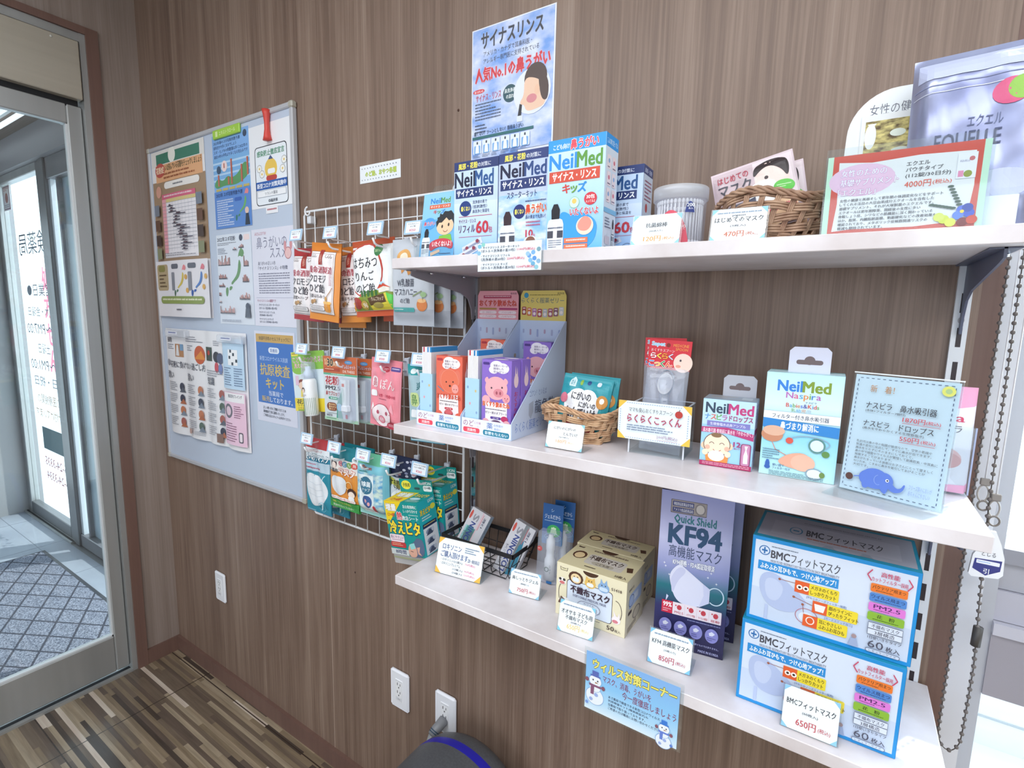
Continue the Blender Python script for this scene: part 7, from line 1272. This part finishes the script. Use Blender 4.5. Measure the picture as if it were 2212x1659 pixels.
def bmc(b):
    b.R(0, 0, 100, 100, '#1f8fd6'); b.R(2, 4, 98, 96, '#c9d8f0'); b.R(2, 4, 98, 60, '#d6e2f5'); b.ring(8.5, 15, 3.4, .7, '#2f6fb0'); b.R(6.6, 14, 10.4, 16, '#2f6fb0'); b.R(8, 11.2, 9, 18.8, '#2f6fb0')
    b.L(13, 8, 30, 11, 1, '#6a7a90', 3); b.T('BMC', 13, 13, 25, 22, '#4a4c58', .05); b.T('フィットマスク', 26, 12, 56, 23, '#4a4c58', .02); b.T('HIGH FLUID RESPIRATORY PROTECTION EASY BREATHABILITY', 13, 24, 56, 27, '#7a8090', .03); b.R(5, 27.5, 56, 38, '#2f8fd6'); b.T('ふわふわ耳ひもで、つけ心地アップ！', 6.5, 29.5, 54.5, 36.4, '#f4f8fd', .05)
    b.S([(7, 44), (14, 37), (24, 44), (34, 56), (39, 64), (34, 76), (24, 82), (13, 78), (7, 62)], '#b3c2e6'); b.S([(10, 48), (16, 44), (24, 52), (20, 72), (12, 70)], '#c3d0ee'); b.ring(39, 79, 7, .5, '#b87a8a', 9); b.E(39, 80, 5, '#dfe8f6', 6); b.R(12, 78, 14, 96, '#b9c8ea')
    for x0, y0, x1 in ((20, 44, 32), (30, 60, 44), (36, 66, 37)): b.E(x0, y0, .9, '#a0604a'); b.ln([(x0, y0), (x1, y0+(5 if x1 > 37 else 9 if x1 == 37 else 0))], .35, '#a0604a')
    for x, y, c, s1, s2, s3 in ((30, 40, '#e2602f', 'メガネのくもり', 'しっかりカット', '[やわらかノーズフィッター採用]'), (42, 58, '#e2602f', '顔のラインに', 'ぴったりフィット', '[ガードステッチ加工]'), (37, 76, '#e2602f', '耳にやさしい', 'ふわふわ耳ひも', '')):
        b.Q(x, y, x+27, y+13.5, '#efd938', 1); b.R(x, y, x+9, y+13.5, c); b.T(s1, x+10, y+1.5, x+10+2.25*len(s1), y+6, '#5a4a20', .04); b.T(s2, x+10, y+7.2, x+10+2.2*len(s2), y+12, '#5a4a20', .04)
        if s3: b.T(s3, x+8, y+14.6, x+8+1.5*len(s3), y+17.8, '#5f78b0', .02)
    b.E(33, 47, 1.9, '#fbf0e8'); b.E(37, 47, 1.9, '#fbf0e8'); b.E(33, 47, .9, '#3a2a24'); b.E(37, 47, .9, '#3a2a24'); b.P([(43, 61), (50, 61), (49, 69), (44, 69)], '#f4f0ee'); b.ring(41.5, 82, 2.4, .7, '#f8ece4', 4)
    b.ln([(74, 7), (71.5, 13), (74, 19)], .7, '#c8486a'); b.ln([(93.5, 9), (96, 15), (93.5, 21)], .7, '#c8486a'); b.T('高性能', 79, 7.5, 89, 12.8, '#c8486a', .04); b.T('カットフィルター採用', 74, 14, 93.5, 19, '#c8486a', .02)
    for i, (s, c, k) in enumerate((('バクテリア飛まつ', '#e87a2f', '#5a3a1c'), ('ウイルス飛まつ', '#4f86d0', '#2a3a6a'), ('PM2.5', '#dd7cd6', '#5a2a6a'), ('花　粉', '#8ab83a', '#3a4a1c'))): y = 21+10.3*i; b.Q(74, y, 94, y+9, c, 1); l = min(9, 1.15*len(s)+1.4); b.T(s, 84-l, y+1.6, 84+l, y+5.6, k, .04); b.L(77, y+6.6, 91, y+8.4, 1, k, i)
    b.R(75, 63, 94, 70, '#5a6078'); b.R(75.2, 63.5, 93.8, 69.5, '#d9e3f4'); b.T('不織布マスク', 77, 64.4, 92, 68.8, '#4a4c60', .02); b.R(75, 70, 94, 76.5, '#5a6078'); b.R(75.2, 70.3, 93.8, 76, '#d9e3f4'); b.T('3層構造', 79, 71, 90, 75.4, '#4a4c60', .02); b.T('1日使いきりタイプ', 75.5, 77.6, 94, 81, '#4a4c60', .02); b.T('60', 76, 82.4, 84.6, 90.4, '#4a4c60', .0); b.T('枚入', 86, 84.6, 93.6, 90.2, '#4a4c60', .03); b.Q(75, 91.6, 94, 95.4, '#5a6078', 1); b.Q(75.3, 91.9, 93.7, 95.1, '#c9d8f0', 1); b.T('レギュラーサイズ', 77, 92.4, 92, 94.6, '#4a4c60', .01)
    b.P([(65, 95), (66.5, 86), (69.5, 86), (71, 95)], '#9fb0d4'); b.E(68, 83.5, 1.5, '#a58f94')
def bmct(b):
    b.R(0, 0, 100, 100, '#1f8fae'); b.R(2, 6, 98, 92, '#a8a8b6'); b.R(10, 30, 90, 80, '#b6b5c2'); b.ring(26, 56, 4, .8, '#2f7fa8', 12); b.R(24, 54, 28, 58, '#2f7fa8'); b.T('BMC', 33, 46, 44, 66, '#3f404c', .05); b.T('フィットマスク', 46, 46, 80, 66, '#3f404c', .03); b.L(34, 72, 70, 80, 1, '#c06a4a', 3); b.L(30, 20, 80, 28, 1, '#8a8a9a', 4)
    for x in (48, 70): b.P([(x-4, 92), (x-2, 84), (x+2, 84), (x+4, 92)], '#8f98a8')
def bmcs(b): b.R(0, 0, 100, 100, '#1f8fd6'); b.R(5, 5, 95, 95, '#c6d4ec'); b.L(20, 20, 80, 50, 6, '#6a7a98', 4)
def bmcbox(label, x, y, z): carton('mask_box', label, 'mask box', (x, y, z), rad(-.6), .1965, .118, .1292, '#1f8fc8', bmc, bmcs, bmct, 'large blue edged mask boxes')
bmcbox('large blue edged fit mask box, bottom one of the stack of two', -.092, -.210, E3); bmcbox('large blue edged fit mask box, top one of the stack of two', -.0885, -.203, E3+.1295)
pricestand('650 yen price card before the stacked blue edged mask boxes', (-.028, -.234, E3), .067, .058, pcard('BMCフィットマスク', '(60枚入)', '650円', '#c25058', False), rad(-.5), 10)
def virus(b):
    b.R(0, 0, 100, 100, 'virusg'); b.T('ウィルス対策コーナー', 8, 9, 97, 26, '#f0e87a', .07, '#5a5a2a', .05); b.T('マスク、消毒、うがいを', 20, 31, 72, 43, '#8a3a5c', .02); b.T('今一度徹底しましょう', 42, 45, 98, 58, '#8a3a5c', .02); b.TS(['あさ薬局で検査できる新型コロナウィルス', '抗原検査キット(唾液検査式)も', '当薬局で取り扱っております。', 'ご希望の方は職員にお問い合わせください'], 27, 61, 82, 86, '#44506c', .02)
    def snow(x, y, s, hat, scarf):
        a = s*b.u.length/b.w.length; E_ = lambda dx, dy, rx, ry, c: b.E(x+dx*s, y+dy*a, rx*s, c, ry*a)
        E_(0, 2.2, 1.3, 1.25, '#8fb4e4'); E_(0, 2.2, 1.22, 1.17, '#eef6fd'); E_(0, .9, .8, .7, '#8fb4e4'); E_(0, .9, .74, .64, '#eef6fd'); E_(0, 0, .9, .8, '#8fb4e4'); E_(0, 0, .84, .74, '#f2f8fd')
        b.P([(x-.9*s, y+.55*a), (x+.9*s, y+.55*a), (x+.8*s, y+.85*a), (x-.8*s, y+.85*a)], scarf); b.P([(x-.6*s, y+.8*a), (x-.1*s, y+.8*a), (x-.15*s, y+2*a), (x-.6*s, y+2*a)], scarf)
        b.R(x-.7*s, y-.8*a, x+.7*s, y-.6*a, hat); b.R(x-.45*s, y-1.4*a, x+.45*s, y-.7*a, hat); E_(-.3, -.1, .1, .12, '#3a3a4a'); E_(.35, -.1, .1, .12, '#3a3a4a'); b.P([(x, y+.1*a), (x+.5*s, y+.2*a), (x, y+.3*a)], '#a8703c'); E_(.2, 1.9, .28, .26, '#9fb4e8'); E_(-.5, 2.7, .25, .24, '#9fb4e8'); E_(-1.15, .1, .26, .3, '#8a5a6a'); E_(1.15, .6, .26, .3, '#8a5a6a')
    snow(11.5, 47, 8.2, '#5f6fb8', '#8a5a7a'); snow(87, 75, 6.4, '#3f7fd8', '#6a86d8'); b.E(95, 97, 1.5, '#5f86d8'); b.E(3, 88, 1.8, '#7f9fe0')
t = thing('notice_sheet', 'laminated blue snowman notice hanging from the front edge of the lowest shelf', 'notice', (-.321, -.2512, .8795)); b = MB(); b.box(-.004, -.0012, -.004, .1625, 0, .111, 'acrylic'); b.build('lamination', t); b = MB(); b.box(0, -.0018, 0, .157, -.0013, .1055, '#a9d2f4'); b.front(0, 0, .157, .1055, -.0018); virus(b); b.build('printed_sheet', t)

if TO.name in COL.objects: COL.objects.unlink(TO)
bpy.data.objects.remove(TO)
